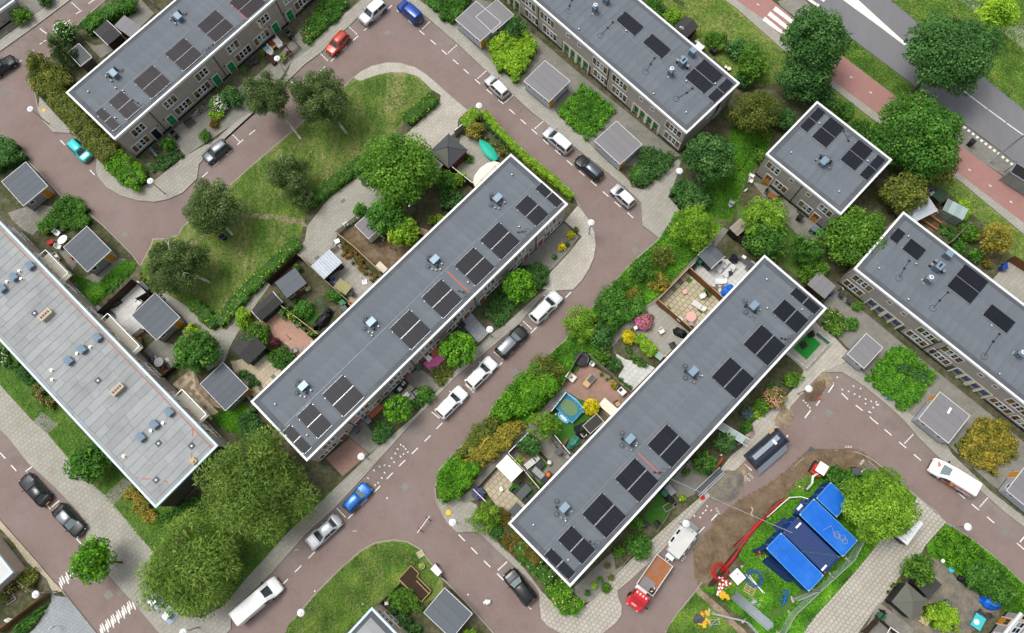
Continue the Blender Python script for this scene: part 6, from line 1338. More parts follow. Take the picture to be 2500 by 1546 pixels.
MB().box(x0+.2,LT/2-1.2,-.45,.45,.45,.65).bd('chassis','tblack',tp)
b=link('tipper_bed',None,tp,(x0,0,.78));MB().box(0,3.9,-1.05,1.05,0,.06).bd('bed_floor','rust_bed',b)
w=MB().box(0,3.9,-1.09,-1.04,.0,.5).box(0,3.9,1.04,1.09,.0,.5).box(-.04,.01,-1.09,1.09,0,.5).box(3.88,3.93,-1.09,1.09,0,.6);w.bd('bed_side','wtrim',b)
MB().box(2.6,3.86,-1.0,.45,.06,.075).bd('steel_plate','steel_floor',b,rz=.06);MB().box(3.3,3.8,.45,.95,.06,.5).ball((3.4,.7,.45),.22,8,5,0,(1,1,.8),.5).bd('tool_crate','pblack',b)
MB().box(3.95,4.35,-1.0,.35,.0,.55).bd('tool_locker','wtrim',b)
o=MB();rows=[]
for d,z,wf in((0,.55,.82),(.12,.95,.93),(.75,1.2,1.0),(1.25,1.95,.95),(1.55,2.1,.93),(2.05,2.1,.93),(2.1,.6,.95)):
 wd=.99*wf;zm=min(z-.08,1.2);hf=[(0,.35),(wd*.95,.35),(wd,.5),(wd,zm),(wd*.92,z-.05),(wd*.82,z),(0,z+.03)]
 rows.append([(LT/2-d,y,zz)for y,zz in hf]+[(LT/2-d,-y,zz)for y,zz in hf[-2:0:-1]])
n=len(rows[0]);o.add([v for r in rows for v in r],[(j*n+i,j*n+(i+1)%n,(j+1)*n+(i+1)%n,(j+1)*n+i)for j in range(6)for i in range(n)]+[tuple(range(n-1,-1,-1)),tuple(range(6*n,7*n))]);o.bd('cab','pn_red',tp)
q=MB();q.grid(lambda u,v:Vector((LT/2-.82-.4*v-.08*(2*u-1)**2,(2*u-1)*.84,1.30+.58*v)),6,3);q.bd('windscreen','car_glass',tp,smooth=True)
MB().box(LT/2-.62,LT/2-.58,-.6,.6,1.14,1.17).bd('bonnet_slot','tblack',tp,(0,0,.04))
for k in range(4):link('marker_lamp',cached('mk',lambda:MB().ball((0,0,0),.13,8,5,0,(1,.9,.6)).mesh('marker_lamp','cream_paint',True)),tp,(LT/2-1.75,-.66+.38*k,2.14))
o=MB()
for k in range(5):o.box(LT/2-.40,LT/2-.34,-.35+.11*k,-.28+.11*k,1.10,1.108)
o.box(LT/2-.5,LT/2-.47,-.4,.3,1.13,1.138);o.bd('cab_lettering','sign_white',tp)
for s in(-1,1):
 MB().add([(LT/2-1.0,s*1.005,1.25),(LT/2-1.8,s*1.0,1.25),(LT/2-1.8,s*.95,1.85),(LT/2-1.3,s*.95,1.85)],[(0,1,2,3)]).bd('side_window','car_glass',tp)
 MB().ball((0,0,0),.17,8,5,0,(.6,1,1.2)).bd('mirror','tblack',tp,(LT/2-.95,s*1.2,1.4),smooth=True);MB().ball((0,0,0),.14,8,5).bd('headlight','lamp_glass',tp,(LT/2-.12,s*.65,.75),smooth=True)
 for xx in(LT/2-1.0,x0+1.1):
  w=link('wheel',cached('tyre_v',lambda:None),tp,(xx,s*.92,.36));link('rim',cached('rim_v',lambda:None),w)
p=P1('k1340,870',1.0);rz=heading('k1290,950 k1410,790',1.0)
wt=thing('site_trailer','white windowed site trailer with drawbar parked behind tipper truck','trailer',(p[0],p[1],.01),rz)
MB().box(-1.6,1.5,-.75,.75,.5,1.75).bd('body','pn_white',wt);MB().box(-1.6,1.45,-.78,.78,1.75,1.85).bd('roof','sl_white',wt)
MB().add([(-1.1,-.78,1.78),(1.5,-.78,1.78),(1.5,-1.12,1.1),(-.8,-1.12,1.1)],[(0,1,2,3)]).add([(-1.1,.78,1.78),(1.5,.78,1.78),(1.5,1.12,1.1),(-.8,1.12,1.1)],[(3,2,1,0)]).add([(-1.1,-.78,1.1),(-.8,-1.12,1.1),(1.5,-1.12,1.1),(1.5,1.12,1.1),(-.8,1.12,1.1),(-1.1,.78,1.1)],[(5,4,3,2,1,0)]).box(-.8,1.5,-1.12,1.12,.5,1.1).bd('sloping_side','pn_white',wt)
for s in(-1,1):
 for xx in(-.3,.75):MB().add([(xx-.3,s*.86,1.64),(xx+.3,s*.86,1.64),(xx+.3,s*1.03,1.3),(xx-.3,s*1.03,1.3)],[(0,1,2,3)if s<0 else(3,2,1,0)]).bd('window','gl_dark',wt,(0,s*.014,.014))
 w=link('wheel',cached('tyre_v',lambda:None),wt,(.1,s*.95,.35));link('rim',cached('rim_v',lambda:None),w)
MB().box(-1.75,-1.25,-.7,.7,1.35,1.6).bd('front_grille','stgrey',wt);MB().box(-2.2,-1.6,-.45,.45,.6,1.2).bd('toolbox','pn_white',wt);MB().box(1.5,1.95,-.75,.75,.6,1.7).bd('rear_locker','sl_white',wt)
MB().bar((-1.7,-.4,.5),(-2.9,0,.5),.08).bar((-1.7,.4,.5),(-2.9,0,.5),.08).bar((-2.9,0,.5),(-3.05,0,.55),.12).bd('drawbar','wtrim',wt)
MB().box(2.0,2.7,-.75,.75,.12,.16).box(2.0,2.7,-.78,-.74,.12,.6).box(2.0,2.7,.74,.78,.12,.6).bd('tail_ramp','stgrey',wt)
MB().cyl(1.75,-.2,1.7,1.82,.06,8).bd('exhaust_cap','tblack',wt)
p=P1('l1215,775',1.9);rz=heading('l1100,790 l1210,880',1.9)
ct=thing('cargo_trailer','closed dark blue cargo trailer with white ribbed roof under the robinia','trailer',(p[0],p[1],.13),rz)
plain('pn_navy','1a2744',.4,.08,4);MB().box(-.75,.75,-1.5,1.5,.45,1.85).bd('body','pn_navy',ct);MB().box(-.8,.8,-1.55,1.55,1.85,1.95).bd('roof','wtrim',ct)
for k in range(5):MB().box(-.5,.5,-1.2+.6*k-.05,-1.2+.6*k+.05,1.95,1.975).bd('roof_rib','sl_white',ct)
for s in(-1,1):
 w=link('wheel',cached('tyre_v',lambda:None),ct,(s*.78,-.1,.35),PI/2);link('rim',cached('rim_v',lambda:None),w)
MB().bar((-.3,-1.5,.5),(0,-2.6,.5),.07).bar((.3,-1.5,.5),(0,-2.6,.5),.07).bd('drawbar','alu',ct)
p=P1('j1352,1065',.8);rz=heading('j1395,1105 j1315,1020',.8)
cb=thing('cargo_bike','cargo bicycle under a white rain hood at the edge of brick road','cargo bike',(p[0],p[1],.1),rz)
o=MB();o.add([(-.65,-.35,.35),(.6,-.42,.35),(.6,.42,.35),(-.65,.35,.35),(-.6,-.3,.95),(.5,-.38,.8),(.5,.38,.8),(-.6,.3,.95)],[(3,2,1,0),(4,5,6,7),(0,1,5,4),(1,2,6,5),(2,3,7,6),(3,0,4,7)]);o.bd('rain_hood','sign_white',cb)
for nm,xx,yy,r in(('front_wheel',.35,-.45,.26),('front_wheel',.35,.45,.26),('rear_wheel',-1.25,0,.33)):MB().tube([(r*cos(a),0,r*sin(a))for a in np.linspace(0,2*PI,17)],.03,5).bd(nm,'tyre',cb,(xx,yy,r))
MB().bar((-.6,0,.5),(-1.25,0,.35),.05).bar((-.9,0,.45),(-.95,0,.95),.04).tube([(-.75,-.3,1.05),(-.6,0,1.0),(-.75,.3,1.05)],.02,5).bd('frame','tblack',cb);MB().ball((-.97,0,1.0),.12,8,5,0,(1.2,.8,.4)).bd('saddle','black_rubber',cb)
# ================================================================ STREET LAMPS
plain('lamp_dome','e9eaea',.35,.03,5);plain('pole_grey','98a4a8',.5,.08,6,metal=.3)
def lamp_me():
 return cached('lamp',lambda:(MB().tube([(0,0,0),(0,0,3.75)],.07,10,r2=.045).cyl(0,0,0,.6,.09,10).mesh('pole','pole_grey',True),MB().lathe([(.0,3.68),(.16,3.7),(.40,3.86),(.43,3.92),(.36,4.02),(.18,4.10),(.02,4.12)],n=18).mesh('lamp_shade','lamp_dome',True),MB().cyl(0,0,4.115,4.15,.17,14).mesh('lamp_cap','lamp_dome',True)))
for sp,l_ in(("a213,773",'by the tall gable hedge at the upper left road'),("a1065,1284",'at the corner tip of tall gable hedge'),("b222,413",'by the picket fence above the birches'),("b1656,748",'beside the bright privet hedge'),("g708,125",'on the curved pavement by yellow shrubs'),("f1732,884",'by the orange planter in front of middle row'),("c1336,1212",'half hidden by deep green tree'),("j818,258",'by the brown brick front plot'),("j390,1368",'on the lawn at the bottom road'),("i250,1238",'by the wooden fence at the bottom left'),("j1468,726",'at the corner of hedge bank junction'),("k1382,735",'behind the white site trailer'),("h510,1305",'in the dug up soil at the upper end of works'),("l1640,758",'over the right road by robinia')):
 x,y=P1(sp,4.05);t=thing('street_lamp','white disc street lamp '+l_,'street lamp',(x,y,.05),0,'white disc street lamps')
 a,b,c=lamp_me();link('pole',a,t);link('lamp_shade',b,t);link('lamp_cap',c,t)
x,y=P1('i1300,1505',4.0);t=thing('street_lamp','white disc street lamp at the bottom edge beside white van','street lamp',(x,y,.05),0,'white disc street lamps');[link(n_,m_,t)for n_,m_ in zip(('pole','lamp_shade','lamp_cap'),lamp_me())]
bx,by=P1('d1790,1150',.1);(tx,ty)=P1('d2030,965',9.0)
t=thing('tall_lamp_post','tall grey lamp post on the main road beside bus stop','lamp post',(bx,by,ZB));MB().tube([(0,0,0),(0,0,9)],.11,10,r2=.06).bd('pole','pole_grey',t,smooth=True)
MB().tube([(0,0,9),(.5,.5,9.15),(1.2,1.2,9.15)],.04,6).bd('arm','pole_grey',t);MB().ball((1.3,1.3,9.12),.35,10,6,0,(1,1,.3)).bd('lamp_head','lamp_dome',t,smooth=True)
for sp,l_ in(("j855,270",'blue and white parking sign on the lamp by brown brick plot'),("h485,1320",'blue sign on the lamp at the upper end of works'),("c1345,1240",'blue street sign on the lamp under the deep green tree'),("g700,160",'small blue sign on the lamp of curved pavement')):
 x,y=P1(sp,2.4);t=thing('sign',l_,'sign',(x,y,2.2),rad(40));MB().box(-.25,.25,-.02,.02,0,.35).bd('plate','pn_sky',t);MB().box(-.12,.1,-.026,.026,.08,.28).bd('emblem','sign_white',t)
# ================================================================ SHEDS, FENCES, GARDEN THINGS
plain('shed_felt','5f656b',.85,.12,2,.25,rnd=.06);plain('shed_felt_pale','7d7c7e',.85,.1,2,.2,rnd=.05);plain('felt_black','3f3e3e',.9,.2,3,.3);plain('wd_dark','3a2d22',.8,.2,6,.3,rnd=.15);plain('wd_brown','7a5230',.75,.2,6,.3,rnd=.12)
plain('wd_pale','b99c70',.75,.15,6,.2,rnd=.1);plain('wd_grey','8f887a',.85,.18,6,.3,rnd=.12);plain('wd_red','6e2b20',.7,.15,6);plain('shed_green','1d3a2a',.6,.12,5);plain('zinc_sheet','b9c0c8',.4,.12,2,metal=.3,rnd=.05)
plain('pwhite','ecebe6',.5,.05,6);plain('canvas_cream','e4ddcb',.8,.05,5);plain('canvas_white','eeece6',.8,.05,4);plain('tp_green','1fae93',.5,.12,4,.3);plain('tp_blue','0f5fc0',.45,.15,4,.4);plain('tp_black','222326',.5,.2,4,.4);plain('tp_teal','3f7f6a',.6,.15,4,.4)
plain('bin_green','1f6a48',.5,.1,6);plain('bin_grey','4d5256',.5,.1,6);plain('pink_mat','d770a6',.8,.1,6);plain('cu_white','d6d4d2',.85,.08,8);plain('cu_grey','9c9b9e',.9,.06,6);plain('rattan_dark','3d3f42',.8,.15,10);plain('red_cloth','b0352f',.8,.1,6)
plain('trampoline_net','66805e',.85,.1,4);plain('trampoline_teal','146f86',.5,.08,5);plain('sky_plastic','6fb8df',.45,.1,5);plain('shingle_stone','66685f',.9,.35,14,.4);plain('shingle_dark','4d5054',.9,.15,8,.3);plain('terracotta_pot','a8603f',.8,.12,6)
plain('orange_mesh','d85a34',.6,.12,6);plain('dark_soil','3a2c20',.95,.3,8,.6);plain('cardboard','b08552',.85,.1,5);plain('turquoise_cloth','3fb8c0',.7,.25,9);plain('pool_pink','d9a7a0',.5,.08,5);plain('camo_cloth','9a9468',.85,.35,10);plain('grass_mat','1f7a2c',.9,.12,14)
plain('skin','c08a6c',.6,.08,6);plain('shirt_white','e8e8ea',.85,.05,6);plain('trousers_dark','2c303c',.85,.1,6);plain('hair_brown','3a2a1e',.8,.2,12)
def frame3(spec,h):
 (ox,oy),(px,py),(qx,qy)=P(spec,h);a=atan2(py-oy,px-ox);L=hypot(px-ox,py-oy)
 W_=-(qx-ox)*sin(a)+(qy-oy)*cos(a);return(ox,oy),a,L,abs(W_)
def shed(label,spec,h=2.3,roof='shed_felt',wall='shed_wall',edge='wtrim',strips=0,doors=(),windows=(),name='shed',cat='shed',over=.1,slope=.0,wall_part='wall',plinth=True,group=None):
 """flat-roofed shed; spec = three roof corners O, X, and the corner next to O on the far side. sides: f (y=0), r (x=L), b, l"""
 O,a,L,Wd=frame3(spec,h);t=thing(name,label,cat,(O[0],O[1],ZB-.02),a,group);h0=h-ZB
 MB().box(over,L-over,over,Wd-over,.0,h0-.1).bd(wall_part,wall,t)
 if plinth:MB().box(over-.015,L-over+.015,over-.015,Wd-over+.015,0,.18).bd('plinth','plinthb',t)
 n=strips or max(1,round(Wd/1.0));st=Wd/n
 for k in range(n):
  me=cached(('sroof',round(L,3),round(st,3),roof),lambda:MB().box(.04,L-.04,.008,st-.008,0,.06).mesh('roofing_sheet',roof))
  link('roofing_sheet',me,t,(0,st*k,h0-.06+runi(-.004,.004)))
 if edge:
  e=MB();w=.05
  e.box(0,L,-w,0,h0-.16,h0+.02).box(0,L,Wd,Wd+w,h0-.16,h0+.02).box(-w,0,-w,Wd+w,h0-.16,h0+.02).box(L,L+w,-w,Wd+w,h0-.16,h0+.02);e.bd('roof_edge',edge,t)
 def place(side,u):
  return{'f':((u,over,0),0),'r':((L-over,u,0),PI/2),'b':((L-u,Wd-over,0),PI),'l':((over,Wd-u,0),-PI/2)}[side]
 for side,u,col in doors:
  p,r=place(side,u if u>0 else(L if side in 'fb' else Wd)+u);d=MB().box(-.45,.45,-.035,0,.05,2.0).box(-.51,-.45,-.05,0,.02,2.05,1).box(.45,.51,-.05,0,.02,2.05,1).box(-.51,.51,-.05,0,2.0,2.06,1).box(.3,.36,-.07,-.03,1.0,1.05,2)
  d.bd('door',[col,'cream_paint','alu'],t,p,r)
 for side,u in windows:
  p,r=place(side,u if u>0 else(L if side in 'fb' else Wd)+u);wo=MB().box(-.34,.34,-.04,0,1.2,1.28).box(-.34,.34,-.04,0,1.82,1.9).box(-.34,-.26,-.04,0,1.28,1.82).box(.26,.34,-.04,0,1.28,1.82).bd('window','wtrim',t,p,r)
  MB().box(-.26,.26,-.015,-.005,1.28,1.82).bd('pane','gl_dark',wo)
 return t
GS='grey brick sheds with orange doors'
shed('blue grey shed with orange door by road near the bush at the left edge','a165,1460 335,1320 5,1295',doors=(('f',-.75,'door_orange'),),windows=(('f',.95),),wall='shed_wall_dim',group=GS)
shed('shed with orange door beside white plastic garden table','e620,475 785,325 465,290',doors=(('f',-.75,'door_orange'),),windows=(('f',.8),),wall='shed_wall_dim',group=GS)
shed('shed with orange door in the white tiled terrace','e1110,960 1275,800 935,785',doors=(('f',-.8,'door_orange'),),windows=(('f',.8),),wall='shed_wall_dim',group=GS)
shed('shed with orange door between the sandy yard and the middle row','e1600,1460 1760,1305 1420,1275',doors=(('f',-.5,'door_orange'),),windows=(('f',1.4),),wall='shed_wall_dim',group=GS)
shed('pale grey shed with orange door nearest the blue mpv','b1490,140 1665,290 1635,10',doors=(('r',.55,'door_orange'),),windows=(('f',.8),('f',-.7),('r',-.8)),roof='shed_felt_pale',group=GS)
shed('pale grey shed with orange door between bright bush mass and square bed','c232,575 408,720 378,430',doors=(('r',.6,'door_orange'),),windows=(('f',.8),('f',-.7),('r',-.8)),roof='shed_felt_pale',group=GS)
shed('pale grey shed with orange door below the square green bed','c733,1000 912,1165 880,855',doors=(('r',.6,'door_orange'),),windows=(('f',.8),('f',-.7)),roof='shed_felt_pale',group=GS)
shed('small pale grey shed half hidden behind dark round bush','c-110,120 8,230 30,-10',windows=(('r',1.0),),roof='shed_felt_pale',group=GS)
shed('pale lilac shed on the yard opposite the fenced green mat','h785,1060 900,1160 910,910',windows=(('f',1.6),),roof='shed_felt_pale',group=GS)
shed('pale lilac shed with orange door and two roof marks by right road','h1290,1520 1500,1690 1440,1330',doors=(('l',.6,'door_orange'),),windows=(('f',.9),('f',-1.0)),roof='shed_felt_pale',group=GS)
shed('pale lilac shed with orange door at the right edge of picture','l1915,500 2110,660 2035,340',doors=(('l',.8,'door_orange'),),windows=(('f',.9),('l',-.8)),roof='shed_felt_pale',group=GS)
shed('blue grey felted shed beside raised soil bed at the bottom','j1265,1365 1460,1550 1425,1205',roof='shed_felt',wall='shed_wall_dim',group=GS)
shed('log cabin style shed with grey felt roof on the wooden deck','f290,665 435,555 190,565',2.2,wall='wd_brown',edge='wd_dark',windows=(('f',.7),('f',-.9)),strips=2)
O,a,L,Wd=frame3('f550,525 680,405 465,440',2.3);t=thing('tin_roof_shed','open fronted shed with striped corrugated metal roof','shed',(*O,ZB),a)
MB().box(.1,.6,.1,.16,0,1.95).box(L-.7,L-.1,.1,.16,0,1.95).box(.1,.16,.1,Wd-.1,0,2.05).box(L-.16,L-.1,.1,Wd-.1,0,2.05).box(.1,L-.1,Wd-.16,Wd-.1,0,2.1).bd('wall','wd_dark',t)
n=9
for k in range(n):
 w=L/n;q=MB();pts=[(w*k+w*u,.5+.5*cos(2*PI*u))for u in np.linspace(0,1,7)]
 for(u0,h0),(u1,h1)in zip(pts,pts[1:]):q.add([(u0,-.1,2.12+.07*h0),(u1,-.1,2.12+.07*h1),(u1,Wd+.1,2.2+.07*h1),(u0,Wd+.1,2.2+.07*h0)],[(0,1,2,3)])
 q.bd('corrugated_sheet','zinc_sheet',t)
def gable(label,spec,h,ridge,roof,wall,edge=None,name='gabled_shed',hip=False,over=.12,doors=0,shingles=0):
 """ridge runs along local x"""
 O,a,L,Wd=frame3(spec,h);t=thing(name,label,'shed',(*O,ZB-.02),a);h0=h-ZB
 b=MB().box(over,L-over,over,Wd-over,0,h0)
 if not hip:b.add([(over,over,h0),(over,Wd-over,h0),(over,Wd/2,h0+ridge*.9),(L-over,over,h0),(L-over,Wd-over,h0),(L-over,Wd/2,h0+ridge*.9)],[(0,2,1),(3,4,5)])
 b.bd('wall',wall,t)
 if hip:
  c=(L/2,Wd/2,h0+ridge);cs=[(0,0,h0-.02),(L,0,h0-.02),(L,Wd,h0-.02),(0,Wd,h0-.02)]
  for k in range(4):
   q=MB();p0,p1=Vector(cs[k]),Vector(cs[(k+1)%4]);cc=Vector(c);n=shingles or 1
   for s_ in range(n):
    u0,u1=s_/n,(s_+1)/n;lift=Vector((0,0,.025*(1 if shingles else 0)))
    q.add([tuple(p0.lerp(cc,u0)+lift),tuple(p1.lerp(cc,u0)+lift),tuple(p1.lerp(cc,u1)),tuple(p0.lerp(cc,u1))],[(0,1,2,3)])
   q.bd('roof_slope',roof[k%len(roof)]if isinstance(roof,tuple)else roof,t)
  r=MB()
  for k in range(4):r.tube([cs[k],c],.05,5)
  r.ball((c[0],c[1],c[2]+.02),.12,8,5);r.bd('roof_ridge',roof[0]if isinstance(roof,tuple)else roof,t)
 else:
  n=max(2,round(L/.9))
  for k in range(n):
   for s in(0,1):
    x0,x1=L*k/n+.005,L*(k+1)/n-.005
    y0,y1=(-.05,Wd/2)if s==0 else(Wd+.05,Wd/2)
    q=MB().add([(x0,y0,h0-.03),(x1,y0,h0-.03),(x1,y1,h0+ridge),(x0,y1,h0+ridge),(x0,y0,h0+.01),(x1,y0,h0+.01),(x1,y1,h0+ridge+.04),(x0,y1,h0+ridge+.04)],[(4,5,6,7),(3,2,1,0),(0,1,5,4),(0,4,7,3),(1,2,6,5)])
    q.bd('roofing_sheet',roof,t)
  if edge:
   e=MB()
   for x in(0,L):e.bar((x,-.06,h0),(x,Wd/2,h0+ridge+.03),.06,.1).bar((x,Wd+.06,h0),(x,Wd/2,h0+ridge+.03),.06,.1)
   e.bd('barge_board',edge,t)
 for k in range(doors):MB().box(-.4,.4,-.03,0,.05,1.85).box(-.25,.25,-.036,-.03,1.1,1.7,1).bd('door',[wall,'gl_dark'],t,(L*(k+1)/(doors+1),over,0))
 return t
gable('black gabled garden shed with green walls and white barge boards','f105,825 260,690 50,745',1.9,.45,'felt_black','shed_green','wtrim',doors=1)
gable('mossy black gabled shed with dark green walls beside beige patio','e1760,1135 1890,1010 1640,1010',1.9,.5,'felt_black','shed_green',None,doors=2)
gable('black shed with grey roof and white ridge in the white tiled garden','g1655,370 1560,275 1760,300',2.0,.5,'shed_felt','plinthb','wtrim',doors=1)
gable('red wooden hut with dark pyramid roof','b1440,1195 1575,1065 1310,1070',2.2,1.0,('shingle_dark','shingle_dark','shingle_dark','shingle_stone'),'wd_red',hip=True,name='garden_hut',doors=2)
gable('gazebo with stone shingled pyramid roof','l1240,1420 1350,1280 1095,1290',2.3,.9,'shingle_stone','plinthb',hip=True,name='gazebo',shingles=7)
gable('black weathered lean to shed behind green door row','c1380,270 1470,185 1330,160',1.9,.3,'felt_black','wd_dark')
gable('small black roofed shed with white verge boards behind top left row','a765,320 860,240 665,225',2.1,.25,'felt_black','wd_dark','wtrim')
shed('flat grey corrugated shed behind top left row','a930,270 1005,190 820,170',2.2,roof='shed_felt_pale',wall='wd_dark',edge=None)
shed('dark panelled canopy with white border beside dark conifer','a570,468 650,405 470,380',2.2,roof='gl_dark',wall='wall_dark')
shed('white walled flat roofed shed under the big maple','f870,240 960,160 765,155',2.3,roof='shed_felt_pale',wall='pwhite',strips=2)
shed('lilac edged low shed roof next to the red hut','b1340,1225 1395,1170 1240,1120',2.1,roof='shed_felt_pale',wall='wd_grey',strips=2)
shed('dark flat roofed extension between south row and blue door row','h620,670 705,575 500,560',2.4,roof='shed_felt_pale',wall='wd_dark',edge=None)
shed('flat dark carport roof beside gazebo','l1360,1270 1455,1170 1250,1170',2.2,roof='felt_black',wall='wd_dark',edge=None)
shed('low shed roof with plank covering next to the alley end','g1745,225 1830,150 1685,165',2.0,roof='wd_grey',wall='plinthb',edge=None,strips=5)
shed('flat felted conservatory roof of pale panels behind blue door row','h1240,130 1420,40 1330,-80',2.3,roof='zinc_sheet',wall='wd_grey',edge='wtrim',strips=5)
O,a,L,Wd=frame3('j1885,440 1965,358 1775,325',2.3);t=thing('party_canopy','white fabric canopy over the corner of beige patio','canopy',(*O,ZB),a)
for k in range(2):MB().box(0,L,Wd*k/2+.01,Wd*(k+1)/2-.01,2.1+.05*k*0,2.15).bd('canopy_cloth','canvas_white',t)
MB().box(0,L,-.02,0,1.95,2.15).box(L,L+.02,0,Wd,1.95,2.15).bd('valance','canvas_white',t)
for x,y in((.08,.08),(L-.08,.08),(L-.08,Wd-.08),(.08,Wd-.08)):MB().cyl(x,y,0,2.1,.035,8).bd('leg','wtrim',t)
O,a,L,Wd=frame3('h1600,110 1640,30 1480,-10',2.0);t=thing('greenhouse','small glass greenhouse behind blue door row','greenhouse',(*O,ZB),a)
for k in range(4):
 MB().box(.02,L-.02,Wd*k/4+.02,Wd*(k+1)/4-.02,1.9,1.93).bd('pane','gl_pale',t);MB().box(0,.03,Wd*k/4+.02,Wd*(k+1)/4-.02,.1,1.88).bd('pane','gl_pale',t)
f=MB()
for k in range(5):f.box(0,L,Wd*k/4-.02,Wd*k/4+.02,1.9,1.96);f.box(-.02,.02,Wd*k/4-.02,Wd*k/4+.02,0,1.9);f.box(L-.02,L+.02,Wd*k/4-.02,Wd*k/4+.02,0,1.9)
f.bd('frame','alu',t);MB().box(L,L+.03,0,Wd,0,1.88).bd('back_wall','gl_dark',t)
x,y=P1('b1715,1235',2.4);t=thing('parasol','large cream oblong parasol against the middle row wall','parasol',(x,y,ZB),rad(47))
q=MB();n=12;rim=[(2.25*cos(2*PI*k/n),1.35*sin(2*PI*k/n),2.0)for k in range(n)];top=[(1.1*(1 if cos(2*PI*k/n)>0 else-1)*min(1,abs(cos(2*PI*k/n))*1.3),0,2.5)for k in range(n)]
for k in range(n):j=(k+1)%n;q.add([rim[k],rim[j],top[j],top[k]],[(0,1,2,3)])
q.bd('canopy','canvas_cream',t);o=MB()
for k in range(n):o.tube([(rim[k][0],rim[k][1],rim[k][2]+.02),(top[k][0],0,2.52)],.02,4)
o.bd('rib','canvas_white',t)
for x in(-1.0,0,1.0):MB().cyl(x,0,0,2.5,.04,8).bd('pole','wd_pale',t)
def fence(label,spec,h=1.8,mat='wd_brown',post=None,panel=1.8,name='fence',slat=.14,vertical=False,th=.03,gap=.012,cat='fence',rail=None):
 pts=P(spec);t=thing(name,label,cat,(*pts[0],ZB-.02));ox,oy=pts[0]
 for(ax,ay),(bx,by)in zip(pts,pts[1:]):
  L=hypot(bx-ax,by-ay);n=max(1,round(L/panel));w=L/n;rz=atan2(by-ay,bx-ax)
  def mk():
   o=MB()
   if vertical:
    m=max(1,int(w/slat))
    for k in range(m):o.box(w*k/m+gap/2,w*(k+1)/m-gap/2,-th/2,th/2,.03,h+.0*k)
    o.box(0,w,-th,-th/2,h*.25,h*.25+.06).box(0,w,-th,-th/2,h*.8,h*.8+.06)
   else:
    m=max(1,int(h/slat))
    for k in range(m):o.box(0,w,-th/2,th/2,h*k/m+gap/2,h*(k+1)/m-gap/2)
   return o.mesh('fence_panel',mat)
  me=cached(('fp',round(w,3),h,mat,slat,vertical,gap),mk)
  pm=cached(('post',h,post or mat),lambda:MB().box(-.045,.045,-.045,.045,0,h+.06).mesh('post',post or mat))
  for k in range(n):
   x,y=ax+(bx-ax)*k/n-ox,ay+(by-ay)*k/n-oy;link('fence_panel',me,t,(x,y,runi(-.01,.01)),rz);link('post',pm,t,(x,y,0),rz)
  link('post',pm,t,(bx-ox,by-oy,0),rz)
  if rail:MB().bar((ax-ox,ay-oy,h+.03),(bx-ox,by-oy,h+.03),.08,.04).bd('cap_rail',rail,t)
 return t
fence('tall dark slatted fence round the white tiled terrace','e745,790 985,560 1060,620 1120,690',1.8,'wd_dark')
fence('dark slatted screen beside shed on the white terrace','e1010,690 1100,640',1.6,'wd_dark',slat=.1,gap=.03)
fence('open slatted low fence at the lower end of white terrace','e950,960 1030,895',1.2,'wd_grey',slat=.12,gap=.06)
fence('brown woven fence between white garden and grassy patio','g1385,475 1620,690',1.7,'wd_brown',rail='wd_pale')
fence('brown woven fence between grassy patio and grey garden','g1165,700 1400,905',1.7,'wd_brown',rail='wd_pale')
fence('brown fence of grassy patio along the alley','g1165,700 1385,475',1.7,'wd_brown',rail='wd_pale')
fence('wire edged fence of white garden along the alley','g1400,470 1560,290',1.6,'shed_green')
fence('brown fence behind black shed of white garden','g1700,230 1890,400',1.8,'wd_dark')
fence('grey curved fence beside red brick patio','g690,1080 760,1150 850,1220 900,1280 980,1340',1.6,'wd_grey',panel=1.2)
fence('fence of red brick patio along the bank','g500,1290 600,1110 640,1060',1.5,'wd_grey')
fence('white topped fence of trampoline garden along the alley','g420,1480 530,1340',1.4,'wd_dark',rail='cream_paint')
fence('grey tiled edging fence between trampoline and brick patio','g530,1335 650,1480',.8,'concrete',panel=.5,slat=.8)
fence('dark fence between turf garden and sofa garden','k440,110 555,250',1.5,'wd_dark',rail='wtrim')
fence('dark fence of sofa garden along the alley','k120,240 270,90',1.5,'wd_dark',rail='wtrim')
fence('dark fence between sofa garden and beige patio','k120,240 240,370 340,490',1.5,'wd_dark',rail='cream_paint')
fence('low dark fence of beige patio along the alley','j1650,480 1790,330',1.0,'wd_dark')
fence('white topped screen beside purple lavender','j1620,490 1720,590',1.5,'wd_grey',rail='wtrim')
fence('weathered fence between deck garden and pink patio','f230,700 330,780 540,940',1.5,'wd_brown',rail='wd_pale')
fence('dark fence around the log cabin','f180,570 390,375 400,400',1.7,'wd_dark')
fence('dark fence between deck garden and concrete garden','f395,380 560,540 760,720',1.6,'wd_brown',rail='wd_grey')
fence('pale fence between concrete garden and brown bare garden','f660,225 780,320 970,500',1.5,'wd_grey',rail='wd_pale')
fence('grey picket gate of brown bare garden','f655,215 790,110',1.3,'wd_grey',slat=.1,vertical=True,gap=.03)
fence('black slatted gate beside corrugated roof shed','f620,340 660,310',1.1,'plinthb',slat=.12,vertical=True,gap=.05)
fence('dark fence between the pink patio and kitchen garden','e1890,1010 f200,1050 370,1190',1.3,'wd_dark')
fence('white capped wall between boat garden and maple garden','b1430,1195 1620,1345',1.8,'wd_dark',rail='wtrim')
fence('grey capped garden gate beside privet hedge','b1490,975 1545,930',1.7,'wd_grey',rail='wtrim')
fence('wooden fence beside sandy yard','e1180,1230 1300,1130 1400,1050',1.2,'wd_dark')
fence('fence between the last shed yard and the middle row gable','e1780,1360 1830,1440',1.5,'wd_grey')
fence('low hedge board at the willow end of shed yard','i1880,100 2000,5',1.0,'wd_dark')
